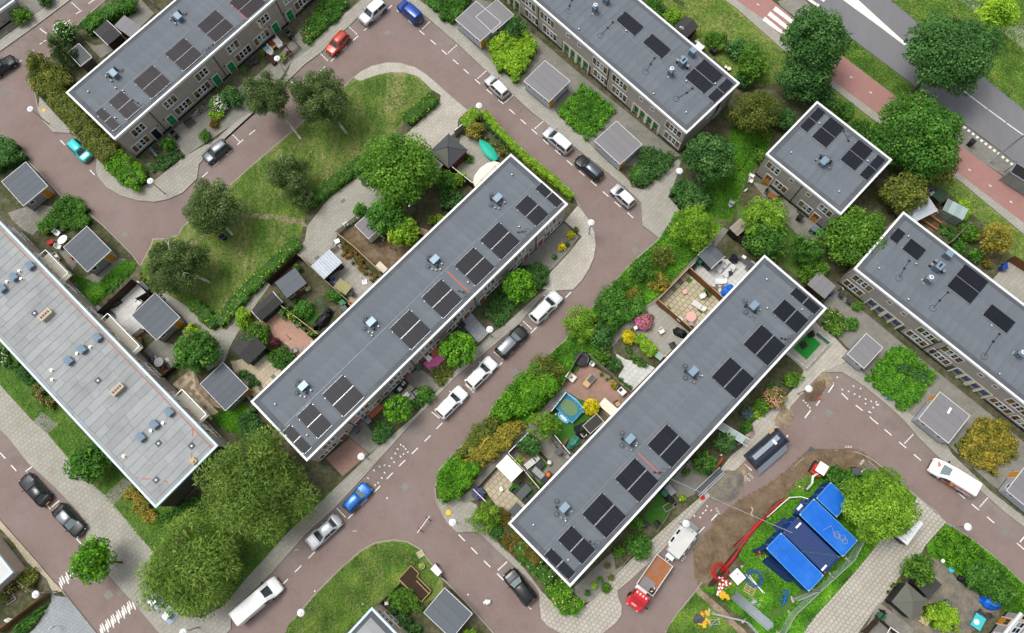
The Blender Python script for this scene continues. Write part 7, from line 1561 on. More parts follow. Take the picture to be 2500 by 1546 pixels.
fence('white picket fence round the green mat plot','h345,1060 475,1170 640,990 560,920',.9,'pwhite',slat=.11,vertical=True,gap=.035,panel=1.5)
fence('low grey picket fence of front garden with the sofa','b270,465 390,350 320,270',.8,'wd_grey',slat=.1,vertical=True,gap=.05)
fence('low timber edging of walled front plot','k860,940 940,1015 1000,950',.4,'wd_grey')
fence('low white fence between turf plot and grey front patio','k1290,590 1240,690 1170,790',.7,'wd_grey',slat=.1,vertical=True,gap=.05)
fence('orange brown low fence by lamp of middle row','f1650,1000 1730,920',.8,'wd_brown',slat=.1,vertical=True,gap=.02)
fence('brown slatted fence at the right edge behind blue door row','h1910,400 2035,480',1.8,'wd_brown')
fence('grey fence dividing the gardens behind blue door row','h1480,290 1610,160',1.6,'wd_grey')
fence('brown sleeper fence along the slab path at the bottom','l880,1500 1010,1360 1000,1340',1.6,'wd_dark')
fence('dark fence behind gazebo','l1050,1290 1160,1170',1.8,'plinthb')
fence('dark fence between the two bottom gardens','l1000,1420 1150,1560',1.5,'wd_dark')
fence('weathered slanting fence behind annex','i180,1140 300,1230 370,1210',1.4,'wd_grey',slat=.12,gap=.05)
fence('long wooden fence at the bottom left along the blue grey slabs','i20,1500 190,1370 370,1230',1.5,'wd_brown')
fence('wire fence of bottom garden beside soil bed','j960,1300 1100,1165',1.2,'wd_dark')
fence('grey fence at the top of picture behind top left row','a1020,-10 1130,70',1.6,'wd_grey')
fence('picket fence of far top left front garden','a70,230 150,165',.9,'wd_grey',slat=.1,vertical=True,gap=.06)
fence('low pallet fence at the top verge','c1285,5 1360,50',.9,'wd_grey',slat=.12,vertical=True,gap=.06)
def chair(label,spec,rz,mat='rattan_dark',group=None,z=.5,s=1.0):
 x,y=P1(spec,z);t=thing('garden_chair',label,'chair',(x,y,ZB+.065),rad(rz),group)
 link('seat',cached(('cs',mat),lambda:MB().box(-.26,.26,-.26,.26,.38,.44).mesh('seat',mat)),t);link('backrest',cached(('cb',mat),lambda:MB().obox((-.29,0,.68),(.05,.52,.55),ry=-.22).mesh('backrest',mat)),t)
 for sx in(-1,1):
  link('armrest',cached(('ca',mat),lambda:MB().box(-.26,.22,-.03,.03,.60,.64).mesh('armrest',mat)),t,(0,sx*.29,0))
  for q in(-1,1):link('leg',cached(('cl',mat),lambda:MB().box(-.025,.025,-.025,.025,0,.62).mesh('leg',mat)),t,(q*.22,sx*.29,0))
 return t
def table(label,spec,L,Wd,rz,mat,h=.74,planks=0,round_=False,name='garden_table',legs='same',group=None):
 x,y=P1(spec,h);t=thing(name,label,'table',(x,y,ZB+.065),rad(rz),group)
 if round_:MB().cyl(0,0,h-.04,h,.5,20).bd('tabletop',mat,t).scale=(L,Wd,1)
 elif planks:
  for k in range(planks):MB().box(-L/2,L/2,-Wd/2+Wd*k/planks+.006,-Wd/2+Wd*(k+1)/planks-.006,h-.04,h).bd('plank',mat,t)
 else:MB().box(-L/2,L/2,-Wd/2,Wd/2,h-.04,h).bd('tabletop',mat,t)
 k=.32 if round_ else.44
 for sx in(-1,1):
  for sy in(-1,1):MB().box(-.03,.03,-.03,.03,0,h-.04).bd('leg',mat,t,(sx*L*k,sy*Wd*k,0))
 return t
def lounger(label,spec,rz,mat='pwhite',cloth=None,L=1.9,group=None):
 x,y=P1(spec,.35);t=thing('sun_lounger',label,'lounger',(x,y,ZB+.065),rad(rz),group)
 f=MB().box(-L/2,L/2,-.33,-.28,.28,.34).box(-L/2,L/2,.28,.33,.28,.34)
 for k in range(4):f.box(-L/2+.15+k*(L-.3)/3-.03,-L/2+.15+k*(L-.3)/3+.03,-.3,.3,.27,.3)
 f.bd('frame',mat,t)
 for k in range(9):MB().box(-L/2+.05+k*.14,-L/2+.17+k*.14,-.28,.28,.32,.345).bd('slat',cloth or mat,t)
 MB().obox((L/2-.26,0,.48),(.6,.56,.03),ry=-.6).bd('backrest',cloth or mat,t)
 for sx in(-1,1):
  for sy in(-1,1):MB().box(-.025,.025,-.025,.025,0,.28).bd('leg',mat,t,(sx*L*.42,sy*.3,0))
 return t
def solid(name,label,cat,spec,zc,mb,mats,rz=0,group=None,smooth=False,z=None):
 x,y=P1(spec,zc);o=mb.bd(name,mats,None,(x,y,ZB+.065 if z is None else z),rad(rz),smooth);return tag(o,label,cat,group)
def bin_(label,spec,mat,rz=45,group='wheelie bins'):
 x,y=P1(spec,.9);t=thing('wheelie_bin',label,'bin',(x,y,ZB+.065),rad(rz),group)
 MB().add([(-.22,-.24,0),(.22,-.24,0),(.22,.24,0),(-.22,.24,0),(-.29,-.34,1.0),(.29,-.34,1.0),(.29,.34,1.0),(-.29,.34,1.0)],[(3,2,1,0),(4,5,6,7),(0,1,5,4),(1,2,6,5),(2,3,7,6),(3,0,4,7)]).bd('body',mat,t)
 MB().box(-.31,.31,-.36,.36,1.0,1.06).box(-.36,-.31,-.2,.2,.96,1.0).bd('lid',mat,t)
 for s in(-1,1):MB().tube([(-.24,s*.2,.1),(-.24,s*.26,.1)],.1,10).bd('wheel','tyre',t)
def cover(label,spec,r,h,mat,sc=(1,1),rz=0,seed=1,name='covered_heap',cat='cover'):
 """something draped with a sheet: lumpy cloth with folds"""
 q=MB();q.ball((0,0,0),r,16,8,0,(sc[0],sc[1],h/r),.55,seed);q.v=[(x,y,max(z,0))for x,y,z in q.v]
 return solid(name,label,cat,spec,h*.5,q,mat,rz)
def pot(label,spec,r=.22,mat='terracotta_pot',leaf='lf_green',pr=.32,group=None):
 x,y=P1(spec,.4);t=thing('plant_pot',label,'plant pot',(x,y,ZB+.065),0,group);MB().lathe([(r*.7,0),(r,.35),(r*1.05,.36),(r*.9,.33)],n=12).bd('pot',mat,t)
 if leaf:link('foliage',crown_mesh('ball',leaf,pr,pr*1.6,.25,int(r*1000)+len(label),500,.6),t)
def bicycle(label,spec,rz,mat='tblack',name='bicycle'):
 x,y=P1(spec,.5);t=thing(name,label,'bicycle',(x,y,ZB+.065),rad(rz))
 for s in(-.52,.52):link('wheel',cached('bw',lambda:MB().tube([(.33*cos(a),0,.33+.33*sin(a))for a in np.linspace(0,2*PI,21)],.022,5).mesh('wheel','tyre')),t,(s,0,0))
 MB().tube([(-.52,0,.33),(-.15,0,.3),(.32,0,.75),(-.22,0,.75),(-.15,0,.3)],.02,5).tube([(-.52,0,.33),(-.22,0,.8)],.018,5).tube([(.52,0,.33),(.36,0,.95)],.018,5).bd('frame',mat,t)
 MB().tube([(.3,-.28,1.0),(.38,0,.98),(.3,.28,1.0)],.018,5).bd('handlebar','alu',t);MB().ball((-.24,0,.88),.12,8,5,0,(1.2,.7,.4)).bd('saddle','black_rubber',t)
table('white oval plastic garden table','e447,250',1.35,1.0,50,'pwhite',round_=True)
chair('white plastic reclining chair above the oval table','e412,205',-35,'pwhite');chair('white plastic reclining chair below the oval table','e420,300',-15,'pwhite')
solid('red_sheet','small red cloth or lid lying in the bushes by oval table','sheet','e360,268',.4,MB().obox((0,0,.35),(.75,.55,.05),ry=.1).box(-.3,.3,-.2,.2,0,.33),'red_cloth',30)
solid('satellite_dish','grey round dish behind white plastic chair','dish','e437,172',.6,MB().lathe([(.02,.3),(.25,.36),(.38,.5),(.36,.5),(.2,.4)],n=16).cyl(0,0,0,.32,.04,8),'bin_grey',0)
solid('drying_rack','white wire drying rack beside balcony','rack','e400,370',.7,MB().box(-.6,.6,-.28,-.25,.7,.73).box(-.6,.6,.25,.28,.7,.73).box(-.6,-.57,-.28,.28,.7,.73).box(.57,.6,-.28,.28,.7,.73).box(-.2,.2,-.28,.28,.7,.72).bar((-.5,-.25,0),(.4,.25,.7),.03).bar((.5,-.25,0),(-.4,.25,.7),.03),'wtrim',-50)
pot('small red flower pot by oval table shed','e507,378',.16,'red_cloth',None)
cover('round black covered barbecue on the white terrace','e810,692',.75,.85,'tp_black',(1,.85),20,3,'covered_barbecue','barbecue cover')
solid('planter','big round black planter against the wall on the white terrace','planter','e775,788',.5,MB().lathe([(.4,0),(.62,.5),(.62,.55),(.5,.52),(.48,.4)],n=18),'pblack');cover('lilac grey covered sunbed at the upper corner of white terrace','e715,745',.6,.5,'cu_grey',(1.4,.5),-35,5,'covered_sunbed')
solid('bench','dark grey bench at the top of white terrace','bench','e1025,580',.45,MB().box(-.75,.75,-.28,.28,.36,.44).box(-.75,-.68,-.25,.25,0,.36).box(.68,.75,-.25,.25,0,.36),'bin_grey',-45)
solid('armchair','pale garden armchair against the terrace shed','armchair','e990,690',.5,MB().box(-.4,.4,-.35,.35,.1,.42).box(-.4,.4,.25,.38,.42,.8).box(-.45,-.35,-.35,.3,.42,.6).box(.35,.45,-.35,.3,.42,.6),'cu_white',-40)
for sp,l_,m in(("e875,940",'green storage bin under the balcony','bin_green'),("e1000,1000",'green lidded bin beside shed path','bin_green'),("e990,965",'brown crate on the bins beside shed path','wd_brown')):solid('storage_bin',l_,'bin',sp,.5,MB().add([(-.28,-.24,0),(.28,-.24,0),(.28,.24,0),(-.28,.24,0),(-.34,-.3,.6),(.34,-.3,.6),(.34,.3,.6),(-.34,.3,.6)],[(3,2,1,0),(4,5,6,7),(0,1,5,4),(1,2,6,5),(2,3,7,6),(3,0,4,7)]).box(-.37,.37,-.33,.33,.6,.65),m,20)
table('round grey bistro table cluttered with things','e1130,1118',1.15,1.15,0,'cu_grey',round_=True);chair('dark garden chair left of cluttered table','e1085,1105',-10,'rattan_dark');chair('dark garden chair right of cluttered table','e1165,1135',150,'rattan_dark');chair('pale cushioned garden chair above the cluttered table','e1098,1085',-50,'cu_grey')
cover('dark red and white heap of cloth by cluttered table','e1165,1160',.3,.35,'red_cloth',(1,.7),10,9,'cloth_heap','cloth');solid('stepping_slab','single pale stepping slab beside cluttered table','slab','e1188,1103',.1,MB().box(-.25,.25,-.25,.25,0,.04),'sl_light',20)
table('camouflage clothed garden table','f690,585',1.9,1.4,-35,'camo_cloth');chair('purple cushioned chair at the camouflage table','f635,545',-45,'door_blue');chair('dark chair at the right of camouflage table','f750,630',160,'rattan_dark')
t=solid('furled_parasol','white square parasol base with furled grey parasol','parasol','f845,550',.2,MB().box(-.3,.3,-.3,.3,0,.12).tube([(0,0,.1),(-.15,.3,1.6)],.05,6),'pwhite',10)
solid('barrel_planter','round wooden tub with orange rim by middle row wall','planter','f755,695',.4,MB().lathe([(.4,0),(.48,.4),(.48,.45),(.4,.42)],n=18),'wd_pale');solid('tp_sheet','cream sheet leaning over the fence of brown bare garden','sheet','f965,445',1.0,MB().obox((0,0,.9),(1.35,.8,.05),ry=.35).box(-.6,-.55,-.3,.3,0,.7),'canvas_cream',-42)
cover('long black tarpaulin over garden lounge on the deck','f545,820',.9,.8,'tp_black',(1.7,.75),50,4,'covered_lounge');cover('smaller black cover at the head of lounge','f585,760',.5,.8,'tp_black',(1,.8),0,6,'covered_parasol_foot')
solid('folded_parasol','furled teal parasol lying over the deck','parasol','f545,710',1.0,MB().tube([(-.5,.4,1.3),(0,0,.9),(.3,-.5,.2)],.1,6,r2=.04).tube([(-.35,.55,1.4),(0,0,.9)],.05,5),'tp_teal',0)
pot('dark pot with pale grass beside log cabin','f440,595',.28,'pblack','twig_cream',.4);pot('dark pot left of small lawn','f350,685',.28,'pblack','lf_dark',.3);bin_('dark bin on the deck by wall','f700,735','bin_grey');bin_('green grey bin on the deck by wall','f690,700','bin_green')
pot('big pot with bright shrub behind log cabin','f370,455',.3,'pblack','lf_maple',.5)
for sp,l_,r in(("f350,1035",'folding chair on the pink patio near the wall',20),("f415,1030",'grey folding chair at the wall on the pink patio',60),("f365,850",'white framed chair by climbers',-60)):chair(l_,sp,r,'cu_grey')
solid('mint_table','pale mint side table by climbers','table','f343,800',.6,MB().box(-.3,.3,-.22,.22,.5,.54).box(-.25,-.2,-.2,.2,0,.5).box(.2,.25,-.2,.2,0,.5),'gl_pale',20);solid('rake','rake lying on the pink patio','tool','f303,938',.05,MB().bar((-.5,0,.03),(.4,0,.03),.04).box(.4,.44,-.15,.15,.01,.05),'wd_dark',-45);solid('ornament_urn','white urn against the middle row wall','urn','f475,975',.4,MB().lathe([(.15,0),(.1,.1),(.25,.4),(.2,.5)],n=12),'concrete')
solid('paper_box','white box at the end of pink patio','box','f330,1070',.3,MB().box(-.25,.25,-.2,.2,0,.35),'pwhite',30)
x,y=P1('b1722,1073',.6);bt=thing('covered_boat','rowing boat under a turquoise green tarpaulin','boat',(x,y,ZB+.1),heading('b1680,1015 b1765,1120',.6))
q=MB();n=12;rows=[]
for k in range(n+1):
 u=k/n;wd=.72*sin(PI*min(1,(u*.88+.06)))**.6;xx=-1.75+3.5*u;rows.append([(xx,-wd,.5),(xx,-wd*.75,.62),(xx,0,.78),(xx,wd*.75,.62),(xx,wd,.5)])
q.add([v for r in rows for v in r],[(j*5+i,j*5+i+1,(j+1)*5+i+1,(j+1)*5+i)for j in range(n)for i in range(4)]);q.bd('tarpaulin','tp_green',bt)
q=MB();rows=[[(r[0][0],r[0][1],.5),(r[0][0]*.94,r[0][1]*.6,.02),(r[0][0]*.94,-r[0][1]*.6,.02),(r[0][0],-r[0][1],.5)]for r in rows]
q.add([v for r in rows for v in r],[(j*4+i,(j+1)*4+i,(j+1)*4+i+1,j*4+i+1)for j in range(n)for i in range(3)]);q.bd('hull','tp_green',bt);MB().ball((-1.85,0,.6),.1,6,5).bd('bow_fitting','wtrim',bt)
pot('pot with pink flowers by inner hedge of boat garden','b1820,1085',.2,'terracotta_pot','lf_olive',.3)
bicycle('black bicycle leaning on the white walled shed','f920,225',25);bicycle('second bicycle lying behind white walled shed','f975,262',60,'alu');bin_('dark bin against the white walled shed','f940,190','bin_grey')
solid('garden_tool','black tool lying on the brown bare soil','tool','f1050,318',.05,MB().bar((-.4,0,.03),(.3,0,.03),.05).box(.25,.45,-.08,.08,.01,.08).box(-.5,-.35,-.08,.08,.01,.08),'tblack',-20);table('wooden crate table by middle row wall','f1262,195',1.0,.8,-20,'wd_pale',.5);table('weathered low table by middle row wall','f1225,245',.9,.7,-25,'wd_brown',.45)
for sp,l_ in(("f650,262",'pale mint lid box at the gate of concrete garden'),("f712,143",'small green mat on the path by brown bare garden')):solid('lid_box',l_,'box',sp,.3,MB().box(-.3,.3,-.25,.25,0,.3).box(-.33,.33,-.28,.28,.3,.34),'gl_pale',25)
x,y=P1('e1575,222',.9);t=thing('litter_bin','litter bin with rainbow ring on the green','litter bin',(x,y,ZB));MB().cyl(0,0,0,.85,.34,18,0,.4).bd('body','pblack',t)
for k,c in enumerate(('door_green','sign_yellow','sign_orange','red_cloth','door_blue','pn_sky')):
 MB().tube([(.43*cos(a),.43*sin(a),.88)for a in np.linspace(k*PI/3,(k+1)*PI/3,6)],.07,6).bd('ring_segment',c,t)
lounger('white sun lounger with blue towel in the white tiled garden','g1640,440',45,'pwhite','cu_white');cover('blue towel on the first lounger','g1640,460',.2,.45,'tp_blue',(1,.6),20,12,'towel','towel')
lounger('sun lounger draped with dark clothes in the white tiled garden','g1685,475',45,'pwhite','cu_white');cover('dark clothes on the second lounger','g1690,485',.42,.5,'trousers_dark',(1.4,.6),45,13,'clothes','clothes')
lounger('white wire rack lying in the white tiled garden','g1625,545',-2,'wtrim',None,1.4);cover('crumpled blue tarpaulin by south row wall','g1672,610',.75,.35,'tp_blue',(1.3,.7),40,14,'tarpaulin','tarpaulin')
cover('black covered kettle barbecue beside black shed','g1720,385',.5,.9,'tp_black',(1,1),0,15,'covered_barbecue','barbecue cover');table('long grey outdoor kitchen bench along the fence','g1805,400',2.2,.6,-42,'bin_grey',.9);solid('kitchen_box','white box on the outdoor kitchen bench','box','g1790,375',1.0,MB().box(-.25,.25,-.18,.18,0,.2),'pwhite',-40,z=1.05)
bicycle('bicycle leaning on the alley fence of white garden','g1520,385',60);bin_('green grey bin at the alley fence of white garden','g1475,400','bin_green');cover('grey heap by alley fence of white garden','g1430,455',.45,.5,'bin_grey',(1.4,.6),45,16,'covered_heap')
table('round pink paddling table on the grassy patio','g1415,797',1.25,1.25,0,'pool_pink',.55,round_=True,name='play_table');chair('folding chair below the pink table','g1413,845',90,'cu_grey');lounger('bare white lounger frame on the grassy patio','g1470,720',-35,'wtrim','cu_white');chair('white plastic chair against the woven fence','g1493,650',200,'pwhite');cover('black covered barbecue against the woven fence','g1515,635',.35,.7,'tp_black',(1,1),0,17,'covered_barbecue','barbecue cover')
solid('fire_bowl','pink rimmed white bowl on the slabs','bowl','g1370,620',.3,MB().lathe([(.1,0),(.3,.25),(.32,.3),(.2,.27)],n=14),'pool_pink');chair('white chair by lower woven fence','g1335,815',45,'pwhite')
chair('white carved garden chair alone on the grey patio','g1205,900',-60,'pwhite');cover('grey and black covered barbecue by south row wall','g1340,905',.75,.9,'tp_black',(1.2,.7),-30,18,'covered_barbecue','barbecue cover');solid('lantern_post','white lantern box beside pink hydrangea','lantern','g1020,878',.7,MB().box(-.05,.05,-.05,.05,0,.6).box(-.2,.2,-.2,.2,.6,.95),'pwhite',30)
chair('dark folding chair at the wall corner of grey patio','g1278,998',200,'rattan_dark');table('small glass topped table at the end of block hedge','g1190,1075',.9,.8,-40,'gl_pale',.7);pot('round bright orange pot by wall','g1230,1072',.2,'wd_pale',None)
solid('trampoline_cover','round black covered hot tub on the red brick patio corner','hot tub','g642,1098',.7,MB().lathe([(.85,0),(.9,.65),(.86,.72),(.6,.76),(.05,.78)],n=24),'tp_black');solid('hot_tub_hose','pale hose ring on the black hot tub cover','hose','g650,1098',.85,MB().tube([(.62*cos(a),.62*sin(a),0)for a in np.linspace(-.8,1.9,14)],.025,5).bar((-.15,.05,0),(.05,-.1,0),.03),'gl_pale',0,z=.92)
solid('sun_bench','cream folding bench board on the red brick patio','bench','g565,1225',.4,MB().obox((.1,0,.42),(.9,.85,.05)).obox((-.5,0,.36),(.25,.85,.04)).box(-.4,-.35,-.35,.35,0,.38).box(.4,.45,-.35,.35,0,.4).box(-.05,.2,-.15,.12,.445,.46,1),['canvas_cream','bin_grey'],-40)
table('sandpit table with dark water tray on the red brick patio','g690,1255',1.5,.8,48,'wd_pale',.5);solid('water_tray','dark grey tray half of sandpit table','tray','g708,1238',.55,MB().box(-.55,.55,-.35,.35,0,.06).box(-.5,.5,-.3,.3,.06,.065,1),['wd_pale','bin_grey'],48,z=.62)
solid('outdoor_sink','white outdoor sink unit with dark basin','sink','g925,1325',.8,MB().box(-.35,.35,-.45,.45,0,.8).box(-.22,.22,.05,.38,.8,.81,1),['pwhite','pblack'],45);cover('purple toy bag by outdoor sink','g905,1298',.22,.4,'pt_purple',(1,.7),0,19,'bag','bag')
table('long white plank table by south row wall','g830,1440',2.2,1.15,-42,'canvas_cream',.74,planks=4);solid('crate','wooden crate with black box by long white table','crate','g895,1415',.5,MB().box(-.25,.25,-.25,.25,0,.5).box(-.28,.28,.25,.45,0,.35,1),['wd_pale','pblack'],30);solid('play_kitchen','white and mint play kitchen against the grey fence','toy','g715,1130',.6,MB().box(-.3,.3,-.25,.25,0,.6).box(-.25,.0,-.2,.2,.6,.66,1),['pwhite','tp_teal'],-35)
x,y=P1('g550,1440',.75);t=thing('trampoline','rectangular teal edged trampoline on the artificial turf','trampoline',(x,y,ZB+.065),rad(-43));MB().box(-1.5,1.5,-1.1,1.1,.68,.72).bd('pad','trampoline_teal',t)
MB().prism([(1.05*cos(a)*1.08,.82*sin(a))for a in np.linspace(0,2*PI,26)[:-1]],.722,.735).bd('jumping_mat','trampoline_net',t)
for sx in(-1,1):
 for sy in(-1,1):MB().cyl(sx*1.4,sy*1.0,0,.68,.035,8).bd('leg','alu',t)
MB().tube([(-1.5,1.1,.76),(1.5,1.1,.76),(1.5,-1.1,.76),(-1.5,-1.1,.76),(-1.5,1.1,.76)],.05,6).tube([(-1.4,1.05,.8),(0,1.2,1.0),(1.2,1.05,.82)],.09,6).bd('edge_tube','sky_plastic',t)
x,y=P1('k465,-10',.3)if False else P1('g510,1512',.3);t=thing('toy_boat','pale blue inflatable boat beside trampoline','toy boat',(x,y,ZB+.05),rad(-45));MB().tube([(.75*cos(a),.3*sin(a),.15)for a in np.linspace(0,2*PI,21)],.13,8).bd('tube','sky_plastic',t);MB().box(-.5,.5,-.25,.25,.05,.08).bd('floor','pwhite',t)
solid('ball','white ball on the turf beside trampoline','ball','k455,-40',.15,MB().ball((0,0,.15),.15,10,8),'pwhite',smooth=True);cover('black sheet draped over furniture by south row wall','k650,70',.9,.8,'tp_black',(1.2,.9),40,20,'covered_furniture');cover('teal green tarpaulin on boards by south row wall','k580,160',.75,.5,'tp_teal',(1.3,.7),45,21,'tarpaulin','tarpaulin');chair('white plastic chair on the black sheet','k655,100',40,'pwhite')
solid('board_stack','brown board leaning beside teal tarpaulin','board','k518,165',.6,MB().obox((0,0,.55),(.3,1.3,.05),rx=.3),'wd_brown',-30);shed('low dark flat roofed lean to beside trampoline garden','k700,95 795,10 650,40',1.9,roof='felt_black',wall='wd_grey',edge='cream_paint',strips=2)
x,y=P1('k345,385',.45);t=thing('corner_sofa','grey cushioned corner sofa on artificial turf','sofa',(x,y,ZB+.065),rad(-42));MB().box(-1.05,1.05,-.42,.38,0,.3).box(.45,1.05,.38,1.0,0,.3).box(-1.1,1.1,-.55,-.42,0,.62).box(-1.15,-1.05,-.5,.38,0,.55).bd('frame','rattan_dark',t)
for k in range(3):MB().box(-1.02+.5*k,-.54+.5*k,-.38,.34,.3,.44).bd('seat_cushion','cu_grey',t)
MB().ball((.75,.6,.45),.3,10,6,0,(1,1,.6)).bd('orange_cushion','sign_orange',t,smooth=True);solid('fire_table','square grey fire pit table before the corner sofa','table','k347,320',.4,MB().box(-.38,.38,-.38,.38,0,.4).cyl(0,0,.4,.46,.2,14,1),['rattan_dark','pblack'],-40)
lounger('striped white sun lounger on the turf','k288,298',38,'pwhite','cu_white',2.0);solid('planter_trough','long weathered wooden planter trough','planter','k375,268',.3,MB().box(-1.1,1.1,-.25,-.2,0,.4).box(-1.1,1.1,.2,.25,0,.4).box(-1.1,-1.05,-.25,.25,0,.4).box(1.05,1.1,-.25,.25,0,.4).box(-1.05,1.05,-.2,.2,0,.3,1),['wd_grey','dark_soil'],-47);pot('white and grey stone bowl at the end of trough','k410,298',.25,'cu_white',None)
for sp in("k178,205","k200,225","k215,248","k238,240","k238,268","k255,262"):solid('stepping_tile','orange terracotta stepping tile in the sofa garden','tile',sp,.1,MB().box(-.18,.18,-.18,.18,0,.035),'terracotta',runi(-10,10),'orange stepping tiles')
bicycle('bicycles heaped against the dark fence of sofa garden','k455,185',120);bin_('black bin by dark fence of sofa garden','k475,225','bin_grey');solid('stool','small white stool by wall of sofa garden','stool','k540,262',.4,MB().box(-.2,.2,-.2,.2,.36,.42).box(-.18,-.12,-.18,-.12,0,.36).box(.12,.18,.12,.18,0,.36).box(-.18,-.12,.12,.18,0,.36).box(.12,.18,-.18,-.12,0,.36),'cu_grey',30)
table('long grey dining table by south row wall','k228,510',1.75,.95,45,'bin_grey');pot('plant bowl on the grey dining table','k245,490',.18,'wd_pale','lf_maple',.26)
for sp,r,l_ in(("k165,505",-45,'left'),("k215,460",-45,'upper left'),("k240,570",135,'lower'),("k285,545",135,'right')):chair('dark garden chair at the '+l_+' side of grey dining table',sp,r,'rattan_dark')
solid('toilet_chair','white and lilac potty shaped stool on the beige patio','stool','k70,492',.3,MB().lathe([(.2,0),(.25,.3),(.2,.36),(.1,.33)],n=14).box(.1,.3,-.1,.1,.3,.5),'pwhite',100);solid('deck_board','grey blue flat board by wall of beige patio','board','k172,640',.1,MB().box(-.75,.75,-.55,.55,0,.08),'bin_grey',45)
solid('pink_mat','bright pink rug in front of middle row','rug','f1340,1110',.1,MB().box(-1.2,1.2,-.75,.75,0,.02),'pink_mat',45);chair('white high back garden chair on the pink rug','f1303,1095',-45,'pwhite');solid('orange_cabinet','orange brown cabinet behind ball tree','cabinet','f1345,1045',.7,MB().box(-.5,.5,-.3,.3,0,.7).box(-.53,.53,-.33,.33,.7,.74),'terracotta',40)
x,y=P1('f915,1470',.5);t=thing('bench','reddish wooden slatted bench under the windows','bench',(x,y,ZB+.065),rad(43))
for k in range(4):MB().box(-1.05,1.05,-.42+.21*k+.01,-.23+.21*k,.42,.46).bd('slat','terracotta',t)
for sx in(-.9,.9):MB().box(sx-.04,sx+.04,-.38,.38,0,.42).bd('leg','wd_dark',t)
for sp,l_,r in(("f1095,1310",'black lounge sofa with white cushion under the windows',45),("f1210,1335",'black lounge armchair with white cushion near the pavement',130),("f1120,1270",'black lounge stool with grey cushion by door',45)):
 x,y=P1(sp,.4);t=thing('lounge_seat',l_,'armchair',(x,y,ZB+.065),rad(r));w=.75 if 'sofa' in l_ else.42;MB().box(-w,w,-.4,.4,.05,.36).box(-w,w,.3,.42,.36,.68).box(-w-.08,-w,-.4,.42,.05,.55).box(w,w+.08,-.4,.42,.05,.55).bd('frame','pblack',t);MB().box(-.25,.25,-.22,.22,.36,.46).bd('cushion','cu_white',t)
solid('patterned_rug','grey patterned rug between the black lounge seats','rug','f1160,1345',.05,MB().box(-.9,.9,-.75,.75,0,.015),'sl_light',45);table('low glass coffee table on the patterned rug','f1140,1355',.8,.6,45,'gl_dark',.4)
for sp,l_,m in(("f1228,1150",'dark grey bin beside red door left of pink rug','bin_grey'),("j785,68",'grey bin beside red door by bench','bin_grey'),("j870,5",'blue grey bin beside wooden bench','duct_side'),("f1535,850",'black bin next to the blue slabs','pblack'),("f1545,890",'black rounded bin on the blue slabs','pblack')):bin_(l_,sp,m)
solid('sofa','white cushioned garden sofa by fence of top row','sofa','b228,305',.45,MB().box(-.75,.75,-.4,.4,.05,.4).box(-.75,.75,.3,.45,.4,.75).box(-.6,.0,-.3,.3,.4,.47,1),['cu_white','canvas_white'],-50);solid('sofa','pale blue and white garden sofa under the window of top row','sofa','b163,362',.45,MB().box(-.75,.75,-.4,.4,.05,.4).box(-.75,.75,.3,.45,.4,.75).box(-.7,-.2,-.3,.3,.4,.46,1),['cu_white','sky_plastic'],-50);table('wooden coffee table between the white sofas','b195,335',.9,.6,45,'wd_pale',.4)
chair('red garden chair beside window of top row','b195,312',40,'red_cloth');bin_('black bin by green door of top row','b300,232','pblack');bin_('second black bin below the green door of top row','b310,250','pblack');solid('raised_planter','dark wooden planter box at the birch side of front garden','planter','b180,425',.4,MB().box(-.9,.9,-.35,.35,0,.4).box(-.8,.8,-.28,.28,.4,.41,1),['wd_dark','dark_soil'],-45);solid('folded_sunshade','dark furled sunshade standing in the front garden','parasol','b300,345',1.0,MB().cyl(0,0,0,.1,.25,12).tube([(0,0,.1),(0,0,2.0)],.05,6,r2=.09),'door_red')
bicycle('pale bicycle at the wall of top left row','a1400,805',35,'alu');bicycle('bicycle beside pale one at the wall','a1435,790',40);bicycle('bicycle leaning by first window of top left row','a1130,1055',40);solid('grey_bench','grey bench plank at the first window of top left row','bench','a1090,1080',.5,MB().box(-.8,.8,-.15,.15,.38,.43).box(-.7,-.62,-.13,.13,0,.38).box(.62,.7,-.13,.13,0,.38),'duct_side',-50)
table('black garden table before the second window of top left row','a1340,865',1.3,.8,40,'pblack',.7);bin_('black bin by second green door','a1225,940','pblack');bin_('black bin beside second green door, lower','a1238,955','pblack')
for sp,l_ in(("a1780,455",'first'),("a1815,440",'second')):chair('dark garden chair by wall of top left row, '+l_,sp,-50,'rattan_dark')
pot('round potted bush by wall of top left row','a1865,385',.26,'concrete','lf_olive',.4);pot('round shrub in white pot by far green door','a1735,505',.26,'concrete','lf_dark',.4)
chair('white plastic chair by left wall of small house','d95,1285',-30,'pwhite');chair('white plastic chair lower at the left wall of small house','d100,1250',60,'pwhite');table('brown wooden table before the small house window','d245,1395',1.1,.75,-40,'wd_brown');chair('black chair at the brown table','d215,1365',-50,'rattan_dark');cover('black covered barbecue by brown table','d285,1415',.5,.7,'tp_black',(1.3,.7),20,24,'covered_barbecue','barbecue cover');solid('cat','white cat on the lawn by small house','cat','d57,1355',.2,MB().ball((0,0,.17),.14,8,6,0,(1.5,.8,.9)).ball((.22,0,.28),.09,8,6).tube([(-.2,0,.18),(-.38,.08,.28)],.025,5).cyl(.12,.06,0,.14,.03,6).cyl(.12,-.06,0,.14,.03,6).cyl(-.12,.06,0,.14,.03,6).cyl(-.12,-.06,0,.14,.03,6),'pwhite',40,smooth=True)
